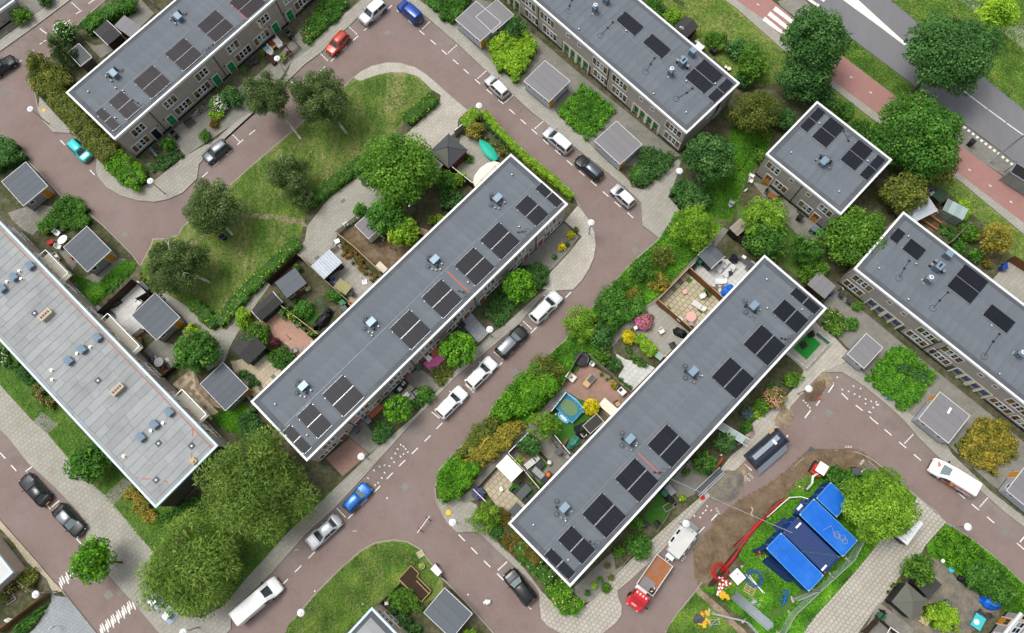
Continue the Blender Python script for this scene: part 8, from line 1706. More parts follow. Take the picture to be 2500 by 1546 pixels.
bin_('grey bin by second orange door','h540,175','duct_side');bin_('green bin at the corner of small house','h585,190','bin_green');bin_('black bin by lower window of small house','h445,90','pblack');chair('pale green armchair alone on the lawn','c1705,1440',60,'gl_pale');solid('footstool','grey footstool beside pale green armchair','stool','c1695,1460',.3,MB().box(-.25,.25,-.25,.25,.2,.35).box(-.2,-.15,-.2,.2,0,.2).box(.15,.2,-.2,.2,0,.2),'cu_grey',20)
cover('white sunshade cloth behind green door row','c1330,225',.7,2.0,'canvas_white',(1.2,.7),-40,25,'sunshade','sunshade');table('white garden table behind green door row','c1475,335',1.1,.85,-40,'pwhite');chair('white wire chair beside white table','c1462,308',30,'wtrim');solid('trellis','wooden trellis rack by black weathered shed','trellis','c1475,225',1.0,MB().bar((-.5,0,0),(-.5,.3,1.4),.05).bar((.5,0,0),(.5,.3,1.4),.05).bar((-.6,.1,.5),(.6,.1,.5),.05).bar((-.6,.2,1.0),(.6,.2,1.0),.05),'wd_brown',45)
for sp,l_,r in(("c1662,478",'small ring pot behind green door row',.2),("c1685,490",'larger ring pot behind green door row',.27)):pot(l_,sp,r,'cream_paint',None)
solid('compost_bin','dark compost box behind green door row','bin','c1580,360',.6,MB().box(-.4,.4,-.4,.4,0,.8).box(-.43,.43,-.43,.43,.8,.85),'pblack',40);solid('brick_stack','small stack of brown bricks by compost box','bricks','c1655,352',.3,MB().box(-.4,.4,-.2,.2,0,.2).box(-.3,.35,-.18,.15,.2,.3),'terracotta',-40)
for sp,l_,r in(("h1310,190",'cream timber beam lying across the raised beds',-40),("h1400,100",'reddish timber beam of raised beds',-40),("h1360,140",'brown timber beam of raised beds',-40),("h1450,80",'long red timber edging of raised beds',-40)):solid('timber_beam',l_,'beam',sp,.3,MB().box(-1.1,1.1,-.09,.09,.0,.3),'canvas_cream' if 'cream' in l_ else 'terracotta',r)
solid('garden_bench','white bench in front of greenhouse','bench','h1590,75',.4,MB().box(-.6,.6,-.22,.22,.36,.42).box(-.5,-.44,-.2,.2,0,.36).box(.44,.5,-.2,.2,0,.36),'pwhite',-40);shed('dark green flat canopy in the corner garden at the cycle path','d1440,1440 1500,1380 1390,1380',2.0,roof='shed_green',wall='wd_dark',edge=None,strips=2);bin_('grey round bin beside dark green canopy','d1360,1350','bin_grey');bin_('pale round bin beside dark green canopy','d1375,1378','cu_grey');solid('blue_crates','stack of blue crates by brown fence at the right edge','crates','h1890,450',.6,MB().box(-.35,.35,-.25,.25,0,.8).box(.1,.6,.2,.6,0,.5),'pn_blue',10)
for sp,l_ in(("h715,610",'black bicycles heaped at the corner of blue door row'),):bicycle(l_,sp,30)
chair('black garden chair by windows of blue door row','h735,645',60,'rattan_dark');chair('second black garden chair by windows of blue door row','h790,690',60,'rattan_dark');solid('blue_tub','small blue tub at the corner of dark flat extension','tub','h665,630',.3,MB().lathe([(.2,0),(.28,.35),(.24,.33)],n=12),'pn_sky')
solid('green_mat','bright green grass mat in the white picket plot','mat','h495,1005',.1,MB().box(-1.35,1.35,-1.0,1.0,0,.03),'grass_mat',45);solid('fire_pit','square dark fire pit on the green grass mat','fire pit','h472,995',.4,MB().box(-.36,.36,-.36,.36,0,.35).cyl(0,0,.35,.42,.25,14,1),['wd_dark','black_rubber'],30);cover('dark covered seat by wall of picket plot','h525,920',.45,.6,'tp_black',(1.2,.7),45,26,'tarpaulin_heap');fence('mint framed screen in the corner of picket plot','h555,925 635,990',1.0,'tp_teal',slat=.3,gap=.15)
solid('street_box','small blue and white sign board on the edge of green bed','sign','h1073,1372',.5,MB().box(-.3,.3,-.03,.03,.2,.6).box(-.2,-.15,-.02,.02,0,.2).box(.15,.2,-.02,.02,0,.2),'pn_sky',20);solid('white_mat','white rolled sheet on the shed roof by right road','sheet','h1505,1462',2.35,MB().box(-.4,.4,-.13,.13,0,.08),'pwhite',55,z=2.32)
for sp,r,l_ in(("k1097,738",-40,'left'),("k1168,735",-140,'right')):chair('black lounge chair on the turf plot, '+l_+' one',sp,r,'pblack')
solid('solar_table','small solar panel propped by wall of south row','solar panel','k1268,495',.6,MB().obox((0,0,.55),(1.2,.75,.04),rx=.25).box(-.4,-.36,-.2,.2,0,.5).box(.36,.4,-.2,.2,0,.5),'cu_grey',-50);cover('black covered bench beside small solar panel','k1272,570',.6,.7,'tp_black',(1.3,.6),-40,27,'covered_bench');bin_('green bin beside black covered bench','k1228,518','bin_green');solid('planting_crate','wooden vegetable crate on the turf plot','planter','k1255,615',.3,MB().box(-.6,.6,-.4,.4,0,.35).box(-.52,.52,-.32,.32,.35,.36,1),['wd_grey','lf_green'],30);bicycle('bicycle standing by glass canopy','k1372,335',60)
for sp,l_,m,lf in(("k677,1225",'ring pot on the lower front patio','pblack','lf_dark'),("k727,1175",'pot with yellow green plant on the lower front patio','terracotta_pot','lf_lime'),("k845,1115",'pink flowered pot at the edge of lower front patio','pool_pink','lf_olive'),("k768,1130",'dark leafy pot on the lower front patio','bin_green','lf_green'),("k820,1030",'red flowered pot by wall on the lower front patio','red_cloth','lf_redmix')):pot(l_,sp,.22,m,lf)
shrub('leafy plants on the outer edge of lower front patio','k815,1190','lf_maple',.6,.6,cap=1500)
O,a,L,Wd=frame3('k1605,55 1785,165 1640,20',2.3);t=thing('gl_canopy','long narrow glass canopy with white rails before the south row','canopy',(*O,ZB),a)
for k in range(3):MB().box(L*k/3+.02,L*(k+1)/3-.02,0,Wd,2.1,2.13).bd('pane','gl_pale',t)
MB().box(-.1,L+.6,-.05,0,2.08,2.16).box(-.1,L+.6,Wd,Wd+.05,2.08,2.16).bd('rail','wtrim',t)
for x in(.1,L-.1):MB().cyl(x,0,0,2.1,.04,8).cyl(x,Wd,0,2.1,.04,8).bd('leg','wtrim',t)
x,y=P1('j1210,1160',.5);t=thing('raised_bed','big timber raised bed of dark soil, L shaped','raised bed',(x,y,ZB),rad(-43))
for(x0,x1,y0,y1)in((-.55,1.75,-.95,.55),(-1.75,-.55,-.95,.95)):MB().box(x0,x1,y0,y1,0,.42).bd('soil','dark_soil',t)
MB().box(-1.8,1.8,-1.02,-.95,0,.5).box(1.75,1.82,-1.02,.62,0,.5).box(-.55,1.82,.55,.62,0,.5).box(-1.8,-.5,.95,1.02,0,.5).box(-1.82,-1.75,-1.02,1.02,0,.5).box(-.55,-.48,.55,1.02,0,.5).box(-.2,1.9,.2,.28,.5,.58).bd('timber_edge','wd_pale',t)
solid('round_planter','round yellow leaved planter beside raised bed','planter','j1250,1035',.4,MB().lathe([(.3,0),(.36,.4),(.3,.38)],n=14).ball((0,0,.42),.3,10,6,1,(1,1,.5),.4),['gl_pale','lf_yellow']);solid('white_stool','white square stool in the bottom garden','stool','j1000,1295',.4,MB().box(-.22,.22,-.22,.22,.35,.42).box(-.2,-.15,-.2,.2,0,.35).box(.15,.2,-.2,.2,0,.35),'pwhite',10);solid('stepping_slab','pale slab set in the corner of bottom lawn','slab','j1240,950',.1,MB().box(-.38,.38,-.38,.38,0,.03),'sl_beige',30)
cover('wide blue tarpaulin draped over a frame in the right garden','l1800,1295',.9,.9,'tp_blue',(1.2,.8),-20,28,'tarpaulin','tarpaulin');cover('smaller blue tarpaulin by bush in the right garden','l1745,1240',.4,.8,'tp_blue',(.7,1.2),-20,29,'tarpaulin','tarpaulin');table('garden table with turquoise patterned cloth','l1705,1430',1.5,1.15,55,'turquoise_cloth');solid('plate','round cream tray on the turquoise cloth','tray','l1695,1432',.8,MB().cyl(0,0,0,.04,.3,18),'canvas_cream',z=.88)
chair('black folding chair behind turquoise table','l1720,1365',-60,'rattan_dark');chair('black recliner by orange door','l1770,1390',200,'rattan_dark');bin_('dark bin in the gravel yard','l1490,1300','bin_grey');solid('blue_bucket','turquoise round tub on the gravel yard','tub','l1513,1060',.2,MB().lathe([(.25,0),(.33,.25),(.27,.24),(.25,.1)],n=16),'turquoise_cloth');bicycle('bicycle lying by bushes of gravel yard','l1610,1165',-45);cover('black bag by bushes of gravel yard','l1585,1125',.35,.5,'tp_black',(1,1),0,30,'bag','bag');solid('white_bowl','white bowl in the long grass','bowl','l1455,998',.2,MB().lathe([(.1,0),(.22,.2),(.15,.18)],n=12),'pwhite');bin_('green bin at the fence corner behind gazebo','l1020,1393','bin_green');solid('pipe_rail','white bent pipe on the carport edge','pipe','l1390,1110',2.2,MB().tube([(-.6,.35,0),(-.5,.5,.05),(-.35,.4,0),(.8,-.5,0)],.035,6),'alu',z=2.25);solid('garden_gate','white corner frame in the bottom garden','frame','l1130,1500',1.5,MB().box(-.8,.8,-.04,.04,1.4,1.48).box(-.8,-.72,-.8,0,1.4,1.48).box(-.78,-.72,-.04,.04,0,1.4).box(.72,.78,-.04,.04,0,1.4),'wtrim',-35)
solid('plant_bowls','row of small ring pots beside lime hedge block','pots','l1395,1455',.2,MB().lathe([(.15,0),(.2,.2),(.15,.18)],n=12).lathe([(.15,0),(.2,.2),(.15,.18)],.5,-.35,12).lathe([(.15,0),(.2,.2),(.15,.18)],.75,-.4,12),'concrete')
for sp,l_ in(("i1100,1285",'steel pedal lid of underground refuse container, upper one'),("i1195,1385",'steel pedal lid of underground refuse container, lower one')):
 x,y=P1(sp,.5);t=thing('refuse_container',l_,'waste container',(x,y,ZB+.065),rad(-40));MB().box(-.8,.8,-.7,.7,0,.03).bd('deck_plate','duct_blue',t);MB().box(-.3,.3,-.3,.3,.03,.95).bd('pillar','stgrey',t);MB().box(-.34,.34,-.34,.34,.95,1.05).box(-.15,.15,-.15,.15,1.05,1.08).bd('lid','alu',t)
x,y=P1('i370,1470',1.6);t=thing('road_sign','pair of small red and white traffic signs at the bottom left','sign',(x,y,ZB),rad(40));MB().cyl(0,0,0,1.9,.03,8).bd('post','alu',t);MB().box(-.3,.3,-.02,.02,1.3,1.85).bd('plate','sign_white',t);MB().box(-.2,-.05,-.03,.03,1.4,1.75).box(.05,.2,-.03,.03,1.4,1.75).bd('red_symbol','sign_red',t)
x,y=P1('i140,1440',.3);pot('rose pot on the bottom left yard','i40,1260',.3,'bin_grey','lf_olive',.5);solid('pallet','grey slatted pallet on the bottom left yard','pallet','i70,1265',.3,MB().box(-.6,.6,-.5,-.4,.1,.14).box(-.6,.6,-.2,-.1,.1,.14).box(-.6,.6,.1,.2,.1,.14).box(-.6,.6,.4,.5,.1,.14).box(-.55,-.45,-.5,.5,0,.1).box(.45,.55,-.5,.5,0,.1),'wd_grey',35);cover('white rubble bag on the bottom left yard','i65,1420',.35,.4,'pwhite',(1.3,.8),0,31,'bag','bag')
solid('hydrant_cover','yellow round hydrant cover on the pavement at the junction','cover','j1438,655',.05,MB().box(-.42,.42,-.42,.42,0,.01).cyl(0,0,.01,.03,.33,18,1),['wd_grey','sign_yellow'],45,z=.14);solid('hydrant_cover','yellow square hydrant cover on the pavement by gable hedge','cover','a314,785',.05,MB().box(-.3,.3,-.3,.3,0,.01).cyl(0,0,.01,.025,.22,16,1),['wd_pale','sign_yellow'],20,z=.14)
x,y=P1('d1985,1215',2.4);t=thing('bus_shelter','glass bus shelter with dark roof panel at the right edge','bus shelter',(x,y,ZB+.065),rad(-38));L=3.6
for k in range(2):MB().box(-.55+1.9*k,1.2+1.9*k,-.7,.7,2.38,2.42).bd('roof_panel','tblack' if k==0 else 'pwhite',t)
MB().box(-.7,3.2,-.85,-.72,2.3,2.46).box(-.7,3.2,.72,.85,2.3,2.46).box(-.75,-.58,-.85,.85,2.3,2.46).box(3.1,3.25,-.85,.85,2.3,2.46).bd('roof_frame','stgrey',t)
for k in range(3):MB().box(-.6+1.2*k,.55+1.2*k,-.8,-.77,.2,2.2).bd('gl_wall','gl_pale',t)
for px in(-.65,3.15):MB().cyl(px,-.78,0,2.3,.05,8).cyl(px,.7,0,2.3,.05,8).bd('post','stgrey',t)
MB().box(.3,2.4,-.6,-.25,.42,.47).bd('bench','stgrey',t)
bin_('dark litter bin with pale lid at the bus stop','d1665,1010','pblack')
# ================================================================ WORKS SITE: containers, trench, heaps, pipes
plain('container_blue','0f62c4',.45,.12,1.2,.1,dirt='4d8fd0',dirt_amt=.35);plain('container_navy','1f3768',.5,.12,1.5,.1);plain('container_dark','123a80',.5,.1,2);plain('pipe_red','a8231f',.5,.12,4);plain('pipe_blue','2456b0',.5,.1,5);plain('skip_navy','2e3642',.5,.12,3);plain('skip_grey','8f9aa6',.45,.12,3)
plain('galv','b3b9bb',.45,.12,5,metal=.4);plain('barrier_red','cc3a2e',.5,.08,5);plain('yellow_foot','d8a82a',.6,.15,6);plain('rope_cream','d9c9a0',.8,.1,8);plain('track_rubber','26262a',.8,.2,8);plain('pvc_grey','9aa2a8',.5,.08,4);plain('rust_red','9c4a34',.7,.2,5)
def heap(name,spec,mat,h,seed,res=.22,edge=.6,z0=None):
 pts=P(spec);pts=smooth_poly(pts,2);x0=min(p[0]for p in pts);x1=max(p[0]for p in pts);y0=min(p[1]for p in pts);y1=max(p[1]for p in pts);z0=(ZB+.02)if z0 is None else z0
 nx=int((x1-x0)/res)+2;ny=int((y1-y0)/res)+2;vid={};o=MB()
 segs=[(pts[i],pts[(i+1)%len(pts)])for i in range(len(pts))]
 def dist(x,y):
  m=9
  for(ax,ay),(bx,by)in segs:
   dx,dy=bx-ax,by-ay;L2=dx*dx+dy*dy+1e-9;t=max(0,min(1,((x-ax)*dx+(y-ay)*dy)/L2));m=min(m,hypot(x-ax-dx*t,y-ay-dy*t))
  return m
 for j in range(ny):
  for i in range(nx):
   x,y=x0+i*res,y0+j*res
   d=dist(x,y);ins=pip(pts,x,y)
   if not ins and d>res*1.5:continue
   e=min(1,d/edge)if ins else 0;n=mnoise.noise((x*.9,y*.9,seed));f=mnoise.noise((x*3.1,y*3.1,seed+5));g2=mnoise.noise((x*7,y*7,seed))
   z=z0+(h*e*(.75+.5*n)+.05*f*e+.025*g2*e)if ins else z0-.05*d-.02
   vid[i,j]=len(o.v);o.v.append((x,y,max(z,z0-.12)))
 for j in range(ny-1):
  for i in range(nx-1):
   k=[(i,j),(i+1,j),(i+1,j+1),(i,j+1)]
   if all(q in vid for q in k):o.f.append(tuple(vid[q]for q in k));o.m.append(0)
 return tag(o.bd(name,mat,smooth=True),kind='stuff')
heap('churned_ground',"k1440,1080 1430,960 1500,850 1600,720 1680,640 1800,560 1950,480 2035,420 l400,330 470,250 560,230 700,205 850,220 960,285 1060,370 900,420 760,360 600,300 540,420 480,520 300,540 130,700 30,830 k1700,950 1600,1110 1500,1190",'clay_heap',.10,3,.3,.5)
heap('spoil_heap',"k1520,390 1600,350 1720,330 1790,370 1790,470 1730,560 1620,590 1540,560 1510,480",'grey_spoil',.5,7,.16,.8,.04)
heap('sand_patch',"k1560,330 1620,250 1700,260 1830,330 1830,400 1790,480 1770,360 1650,320",'sand',.10,9,.2,.4,.02)
heap('spoil_heap',"k1440,1010 1500,920 1570,900 1600,960 1580,1060 1500,1130 1440,1110",'clay_heap',.45,11,.16,.8)
heap('spoil_heap',"k1680,770 1760,670 1860,680 1890,760 1820,860 1720,860",'clay_heap',.5,13,.16,.8)
heap('spoil_heap',"h480,1330 560,1270 620,1220 640,1260 600,1330 560,1390 480,1400",'clay_heap',.4,15,.16,.6,.06)
heap('sand_patch',"h290,1450 340,1420 370,1440 400,1512 l330,60 260,60 230,20",'sand',.2,16,.18,.5,.08);heap('sand_patch',"h560,1225 640,1190 690,1260 640,1300 590,1290",'sand',.1,17,.2,.4,.03)
heap('mud_slope',"l620,270 760,250 900,290 1020,370 960,400 820,350 690,330",'bare_soil',.12,19,.2,.4)
heap('grey_grit',"k1430,900 1470,830 1540,790 1560,830 1500,920 1440,950",'grey_spoil',.08,21,.2,.3,.02);heap('grey_grit',"k1900,1010 2035,1060 l120,1180 150,1300 50,1260 -100,1230 k1780,1100",'grey_spoil',.06,22,.22,.4)
tag(MB().prism(P("l400,310 480,240 520,185 570,220 470,300 420,350"),.004,.03).bd('rubber_mat','bin_grey'),'grey flat ground mat on the road beside white excavator','mat')
heap('trench_soil',"k1520,1190 1600,1060 1700,960 1760,900 1780,930 1680,1040 1580,1180",'dark_soil',.06,23,.18,.3)
def container(label,spec,roof,side,strips=1,ribs=0,group='blue site containers'):
 O,a,L,Wd=frame3(spec,2.6);t=thing('site_container',label,'container',(*O,ZB),a,group);h=2.48
 b=MB();n=22
 for k in range(n):
  x0,x1=L*k/n,L*(k+1)/n;d=.035 if k%2 else 0
  b.box(x0,x1,d,.06,.12,h-.1).box(x0,x1,Wd-.06,Wd-d,.12,h-.1)
 b.box(0,.05,.06,Wd-.06,.12,h-.1).box(L-.05,L,.06,Wd-.06,.12,h-.1);b.bd('side_wall',side,t)
 f=MB()
 for x in(0,L-.14):
  for y in(0,Wd-.14):f.box(x-.005,x+.145,y-.005,y+.145,0,h)
 f.box(0,L,-.005,.1,0,.14).box(0,L,Wd-.1,Wd+.005,0,.14).box(0,L,-.004,.09,h-.12,h).box(0,L,Wd-.09,Wd+.004,h-.12,h).box(-.004,.09,.09,Wd-.09,h-.12,h).box(L-.09,L+.004,.09,Wd-.09,h-.12,h);f.bd('frame',side,t)
 if ribs:
  for k in range(ribs):MB().add([(.1+(L-.2)*k/ribs,.1,h-.05),(.1+(L-.2)*(k+.5)/ribs,.1,h-.015),(.1+(L-.2)*(k+1)/ribs,.1,h-.05),(.1+(L-.2)*(k+1)/ribs,Wd-.1,h-.05),(.1+(L-.2)*(k+.5)/ribs,Wd-.1,h-.015),(.1+(L-.2)*k/ribs,Wd-.1,h-.05)],[(0,1,4,5),(1,2,3,4)]).bd('roof_rib',roof,t)
 else:
  for k in range(2):MB().box(.03,L-.03,.03+(Wd-.06)*k/2,.03+(Wd-.06)*(k+1)/2-.012,h-.03,h+.02).bd('roof_sheet',roof,t)
  MB().box(.0,L,-.01,.03,h,h+.035).box(0,L,Wd-.03,Wd+.01,h,h+.035).box(-.01,.03,.03,Wd-.03,h,h+.035).box(L-.03,L+.01,.03,Wd-.03,h,h+.035).bd('roof_rim','sky_plastic',t)
 for x in(0,L-.16):
  for y in(0,Wd-.16):MB().box(x,x+.16,y,y+.16,h,h+.05).bd('corner_casting','galv' if not ribs else 'rust_red',t)
 for k in range(2):MB().box(-.03,0,.12+(Wd-.24)*k/2,.1+(Wd-.24)*(k+1)/2,.2,h-.2).bd('door',side,t);MB().box(-.07,-.03,.5+1.1*k,.54+1.1*k,.3,h-.3).bd('locking_bar','galv',t)
 return t,L,Wd,h
K1=container('bright blue container nearest the pipe stack','l205,910 508,1217 320,808','container_blue','container_dark')
K2=container('navy corrugated roof container in the middle','l325,800 622,1090 425,683','container_navy','container_dark',ribs=26)
K3=container('bright blue container with hose rings on its roof','l440,670 750,970 545,558','container_blue','container_dark')
K4=container('short bright blue container under the robinia','l560,555 705,690 662,440','container_blue','container_dark')
for k,dr in((0,1),(1,1)):MB().box(-.0,.05,-1.15,0,.2,2.3).bd('open_door','container_dark',K1[0],(-.02,.03 if k==0 else K1[2]+1.1,0),rad(-25 if k==0 else 20))
for(x,y)in((.45,1.9),(5.3,.5)):MB().box(-.4,.4,-.1,.1,0,.012).bd('white_label','sign_white',K2[0],(x+.2,y-.1,2.48),rad(90))
hose=MB()
for cx,cy,r in((4.2,1.3,.3),(4.4,1.2,.26),(4.9,1.5,.32),(5.3,1.4,.28)):hose.tube([(cx+r*cos(a),cy+r*sin(a),2.55+.01*a)for a in np.linspace(0,2*PI,19)],.025,5)
hose.tube([(2.9,.6,2.55),(3.2,1.6,2.55),(3.9,1.2,2.55),(4.1,1.3,2.56)],.025,5);hh=hose.bd('hose','pvc_grey',None,K3[0].location,K3[0].rotation_euler.z);tag(hh,'grey hose coiled on the roof of blue container','hose')
p0,p1=P1('l260,925',2.66),P1('l755,970',2.66);tag(MB().tube([(*p0,2.66),((p0[0]+p1[0])/2,(p0[1]+p1[1])/2+.15,2.66),(*p1,2.66)],.025,5).bd('green_rope','tp_teal'),'thin green rope across the container roofs','rope')
solid('door_step','blue steel landing at the end of hose container','landing','l455,620',1.2,MB().box(-.8,.8,-.4,.4,.9,1.0).box(-.78,-.72,-.38,-.32,0,.9).box(.72,.78,.32,.38,0,.9).box(-.5,.3,-.3,.3,1.0,1.04,1),['container_dark','pwhite'],45);solid('steel_stairs','dark steel stair frame before the navy container','stairs','l315,745',.8,MB().box(-.8,.8,-.5,-.45,.9,.95).box(-.8,.8,.45,.5,.9,.95).box(-.8,-.2,-.45,.45,.2,.24).box(-.2,.3,-.45,.45,.5,.54).box(.3,.8,-.45,.45,.8,.84).box(-.78,-.72,-.5,.5,.9,.95).box(.72,.78,-.5,.5,.9,.95),'container_navy',40)
x,y=P1('l290,1050',.6);t=thing('fence_panel_stack','dark blue stacked frames leaning on the nearest container','frames',(x,y,ZB),rad(-40))
for k in range(4):MB().obox((0,-.12*k,.75),(3.4,.04,1.3),rx=-.35).bd('frame_panel','container_navy',t)
def mesh_fence(label,spec,h=1.9):
 pts=P(spec);ox,oy=pts[0];t=thing('site_fence',label,'fence',(ox,oy,ZB))
 for(ax,ay),(bx,by)in zip(pts,pts[1:]):
  L=hypot(bx-ax,by-ay);n=max(1,round(L/3.0));rz=atan2(by-ay,bx-ax);w=L/n
  me=cached(('sf',round(w,2)),lambda:(lambda o:([o.box(w*k/12-.006,w*k/12+.006,-.006,.006,.1,h)for k in range(13)],[o.box(0,w,-.006,.006,z-.006,z+.006)for z in np.arange(.2,h,.22)],o.box(0,w,-.025,.025,h,h+.05).box(0,w,-.02,.02,.08,.12).box(0,.04,-.02,.02,0,h+.03).box(w-.04,w,-.02,.02,0,h+.03))and o.mesh('mesh_panel','galv'))(MB()))
  for k in range(n):
   x,y=ax+(bx-ax)*k/n-ox,ay+(by-ay)*k/n-oy;link('mesh_panel',me,t,(x,y,0),rz);link('foot',cached('foot',lambda:MB().box(-.12,.12,-.35,.35,0,.13).mesh('foot','concrete')),t,(x,y,0),rz)
 return t
mesh_fence('wire mesh site fence along the slab path side of containers','l290,1512 370,1370 540,1210 780,990 890,780 840,650');mesh_fence('short wire fence panel beside nearest container','l385,1270 530,1210');mesh_fence('wire site fence leaning along the sand by robinia','l880,300 1000,400 1130,440');mesh_fence('bent steel fence line on the lower lawn','k1540,1360 1790,1420 1900,1540')
def pipe(label,spec,z,r,mat,name='pipe',cat='pipe',sm=True):
 pts=P(spec);zz=z if isinstance(z,(list,tuple))else[z]*len(pts);v=[(p[0],p[1],q)for p,q in zip(pts,zz)]
 return tag(MB().tube(v,r,8).bd(name,mat,smooth=sm),label,cat)
pipe('long red pipe laid along the trench towards the containers','k1620,1080 1700,990 1760,910 1830,800 1920,710 2035,590 l-30,900 100,760 180,700',.3,.11,'pipe_red');pipe('second red pipe beside first along the trench','k1640,1070 1710,995 1790,860 1850,790 1925,715',.26,.08,'pipe_red')
pipe('red and white pipe from trench to the short container','l190,690 240,630 290,580 350,555',.45,.1,'pipe_red');pipe('grey white pipe bending to the short container','l200,690 300,600 360,550 440,545 490,560',.6,.06,'pwhite')
pipe('thin red hose curled beside trench','k1830,800 1790,850 1795,885',.2,.05,'pipe_red','hose','hose')
o=MB()
for k in range(4):r=.95-.06*k;o.tube([(r*cos(a),r*sin(a),.08+.09*k)for a in np.linspace(0,2*PI,29)],.06,6)
o.tube([(.62*cos(a)+.1,.62*sin(a)-.2,.1)for a in np.linspace(0,2*PI,23)],.06,6);solid('hose_coil','big coil of red pipe beside white tank','coil','k1620,1075',.2,o,'pipe_red',smooth=True)
o=MB()
for k in range(4):r=.98-.09*k;o.tube([(r*cos(a),r*sin(a),.06+.05*k)for a in np.linspace(0,2*PI,29)],.03,6)
solid('hose_coil','coil of blue hose lying beside white tank','coil','k1860,1125',.1,o,'pipe_blue',smooth=True);o=MB()
for k in range(2):r=1.0+.2*k;o.tube([(r*cos(a),r*sin(a),.04)for a in np.linspace(0,2*PI,29)],.02,5)
solid('hose_coil','loose black cable loop on the grey ground','coil','k1955,1180',.05,o,'black_rubber');o=MB().bar((0,-.9,.3),(0,.9,.35),.14)
o.tube([(.45*cos(a),.45*sin(a)+.2,.1)for a in np.linspace(0,2*PI,19)],.03,5).tube([(.4*cos(a)-.1,.4*sin(a)-.5,.1)for a in np.linspace(0,2*PI,19)],.02,5);solid('standpipe','bright blue pipe with blue hose loops near the wire fence','pipe','l335,1255',.2,o,'tp_blue',-20)
p0,p1=P('k1720,1240 k1985,1470',.3);L=hypot(p1[0]-p0[0],p1[1]-p0[1]);t=thing('pipe_stack','stack of long grey plastic pipes on the grass','pipes',((p0[0]+p1[0])/2,(p0[1]+p1[1])/2,ZB+.03),atan2(p1[1]-p0[1],p1[0]-p0[0]))
for k in range(6):link('pipe',cached('spipe',lambda:MB().tube([(-L/2,0,0),(L/2,0,0)],.085,10).mesh('pipe','pvc_grey',True)),t,(runi(-.1,.1),-.45+.18*k,.09))
for k in range(4):link('pipe',cached('spipe',None),t,(runi(-.2,.2),-.27+.18*k,.245))
for sp,sp2,l_ in(('k1805,1095','k1940,1230','first white pipe across the blue coil'),('k1830,1100','k1925,1225','second white pipe across the blue coil')):a_,b_=P(sp+' '+sp2,.25);tag(MB().tube([(*a_,.3),(*b_,.25)],.045,8).bd('pipe','pwhite'),l_,'pipe')
for q,l_ in enumerate(('upper','lower')):a_,b_=P(('k1820,1235 k1925,1330','k1835,1250 k1900,1330')[q],.15);tag(MB().bar((*a_,.18),(*b_,.18),.12,.06).bd('steel_rail','galv'),'galvanised rail lying on the mud, '+l_+' one','rail')
solid('trestles','crossed steel trestle frames on the lower lawn','trestles','k1580,1450',.6,MB().bar((-.5,0,0),(.5,0,1.0),.05).bar((.5,0,0),(-.5,0,1.0),.05).bar((-.5,.5,0),(.5,.5,1.0),.05).bar((.5,.5,0),(-.5,.5,1.0),.05).bar((-.5,0,1),(-.5,.5,1),.05).bar((.5,0,1),(.5,.5,1),.05).bar((-.5,0,.5),(.5,.5,.5),.04),'galv',10)
x,y=P1('k1745,1110',1.0);t=thing('water_tank','white topped box tank beside red coil','tank',(x,y,ZB),rad(40));MB().box(-.6,.6,-.65,.65,0,.9).bd('body','gl_pale',t);MB().box(-.62,.62,-.67,.67,.9,1.0).bd('lid','pwhite',t);MB().cyl(.2,.2,1.0,1.05,.08,10).bd('filler_cap','tblack',t)
x,y=P1('k1650,1160',.2);t=thing('barrier_board_stack','heap of red and white striped barrier boards','barrier boards',(x,y,ZB))
for k,(dx,dy,r)in enumerate(((0,0,40),(.2,.15,-50),(-.3,-.4,60),(.35,-.1,20),(-.5,-.7,50),(-.1,.3,-35),(-.65,-.35,75))):
 b=MB();n=6
 for q in range(n):b.box(-.65+1.3*q/n,-.65+1.3*(q+1)/n,-.1,.1,0,.03,q%2)
 b.bd('board',['sign_white','barrier_red'],t,(dx,dy,.05+.06*k),rad(r))
def feet(label,spec,n,seed):
 x,y=P1(spec,.2);t=thing('barrier_foot_stack',label,'barrier feet',(x,y,ZB));r=random.Random(seed)
 for k in range(n):MB().box(-.3,.3,-.18,.18,0,.12).cyl(0,0,.12,.15,.1,8).bd('foot','yellow_foot',t,(r.uniform(-.45,.45),r.uniform(-.4,.4),.02+.05*(k//3)),r.uniform(0,3))
feet('yellow barrier feet beside striped boards','k1655,1255',8,3);feet('yellow barrier feet on the lawn, upper group','k1505,1385',5,4);feet('yellow barrier feet on the lawn, lower group','k1510,1440',5,5)
cover('grey bags between the yellow feet on the lawn','k1470,1410',.6,.35,'bin_grey',(1,.8),30,41,'bag_heap','bags');solid('cone_red','red lamp on the upper yellow feet','lamp','k1500,1355',.3,MB().cyl(0,0,0,.25,.12,10),'barrier_red',z=.3)
x,y=P1('k1830,1200',.1);t=thing('pallet','wooden pallet below the blue coil','pallet',(x,y,ZB+.03),rad(-28))
for k in range(5):MB().box(-.6,.6,-.5+.24*k,-.4+.24*k,.12,.14).bd('slat','wd_pale',t)
for k in range(3):MB().box(-.6+.55*k,-.5+.55*k,-.5,.56,0,.12).bd('bearer','wd_pale',t)
for sp,l_,r in(("k1362,982",'pale concrete fence foot on the road beside site trailer',50),("k1605,645",'concrete fence foot standing in the parking bay',-65),("k1785,1055",'concrete fence foot above the white tank',-65),("l788,190",'concrete fence foot on the bend of road',0),("l72,415",'concrete fence foot beside spoil heap, left one',-40),("l95,395",'concrete fence foot beside spoil heap, right one',-50)):solid('concrete_block',l_,'concrete block',sp,.1,MB().box(-.38,.38,-.13,.13,0,.13).box(-.25,-.08,-.05,.05,.13,.135,1).box(.08,.25,-.05,.05,.13,.135,1),['concrete','bin_grey'],r,z=.03)
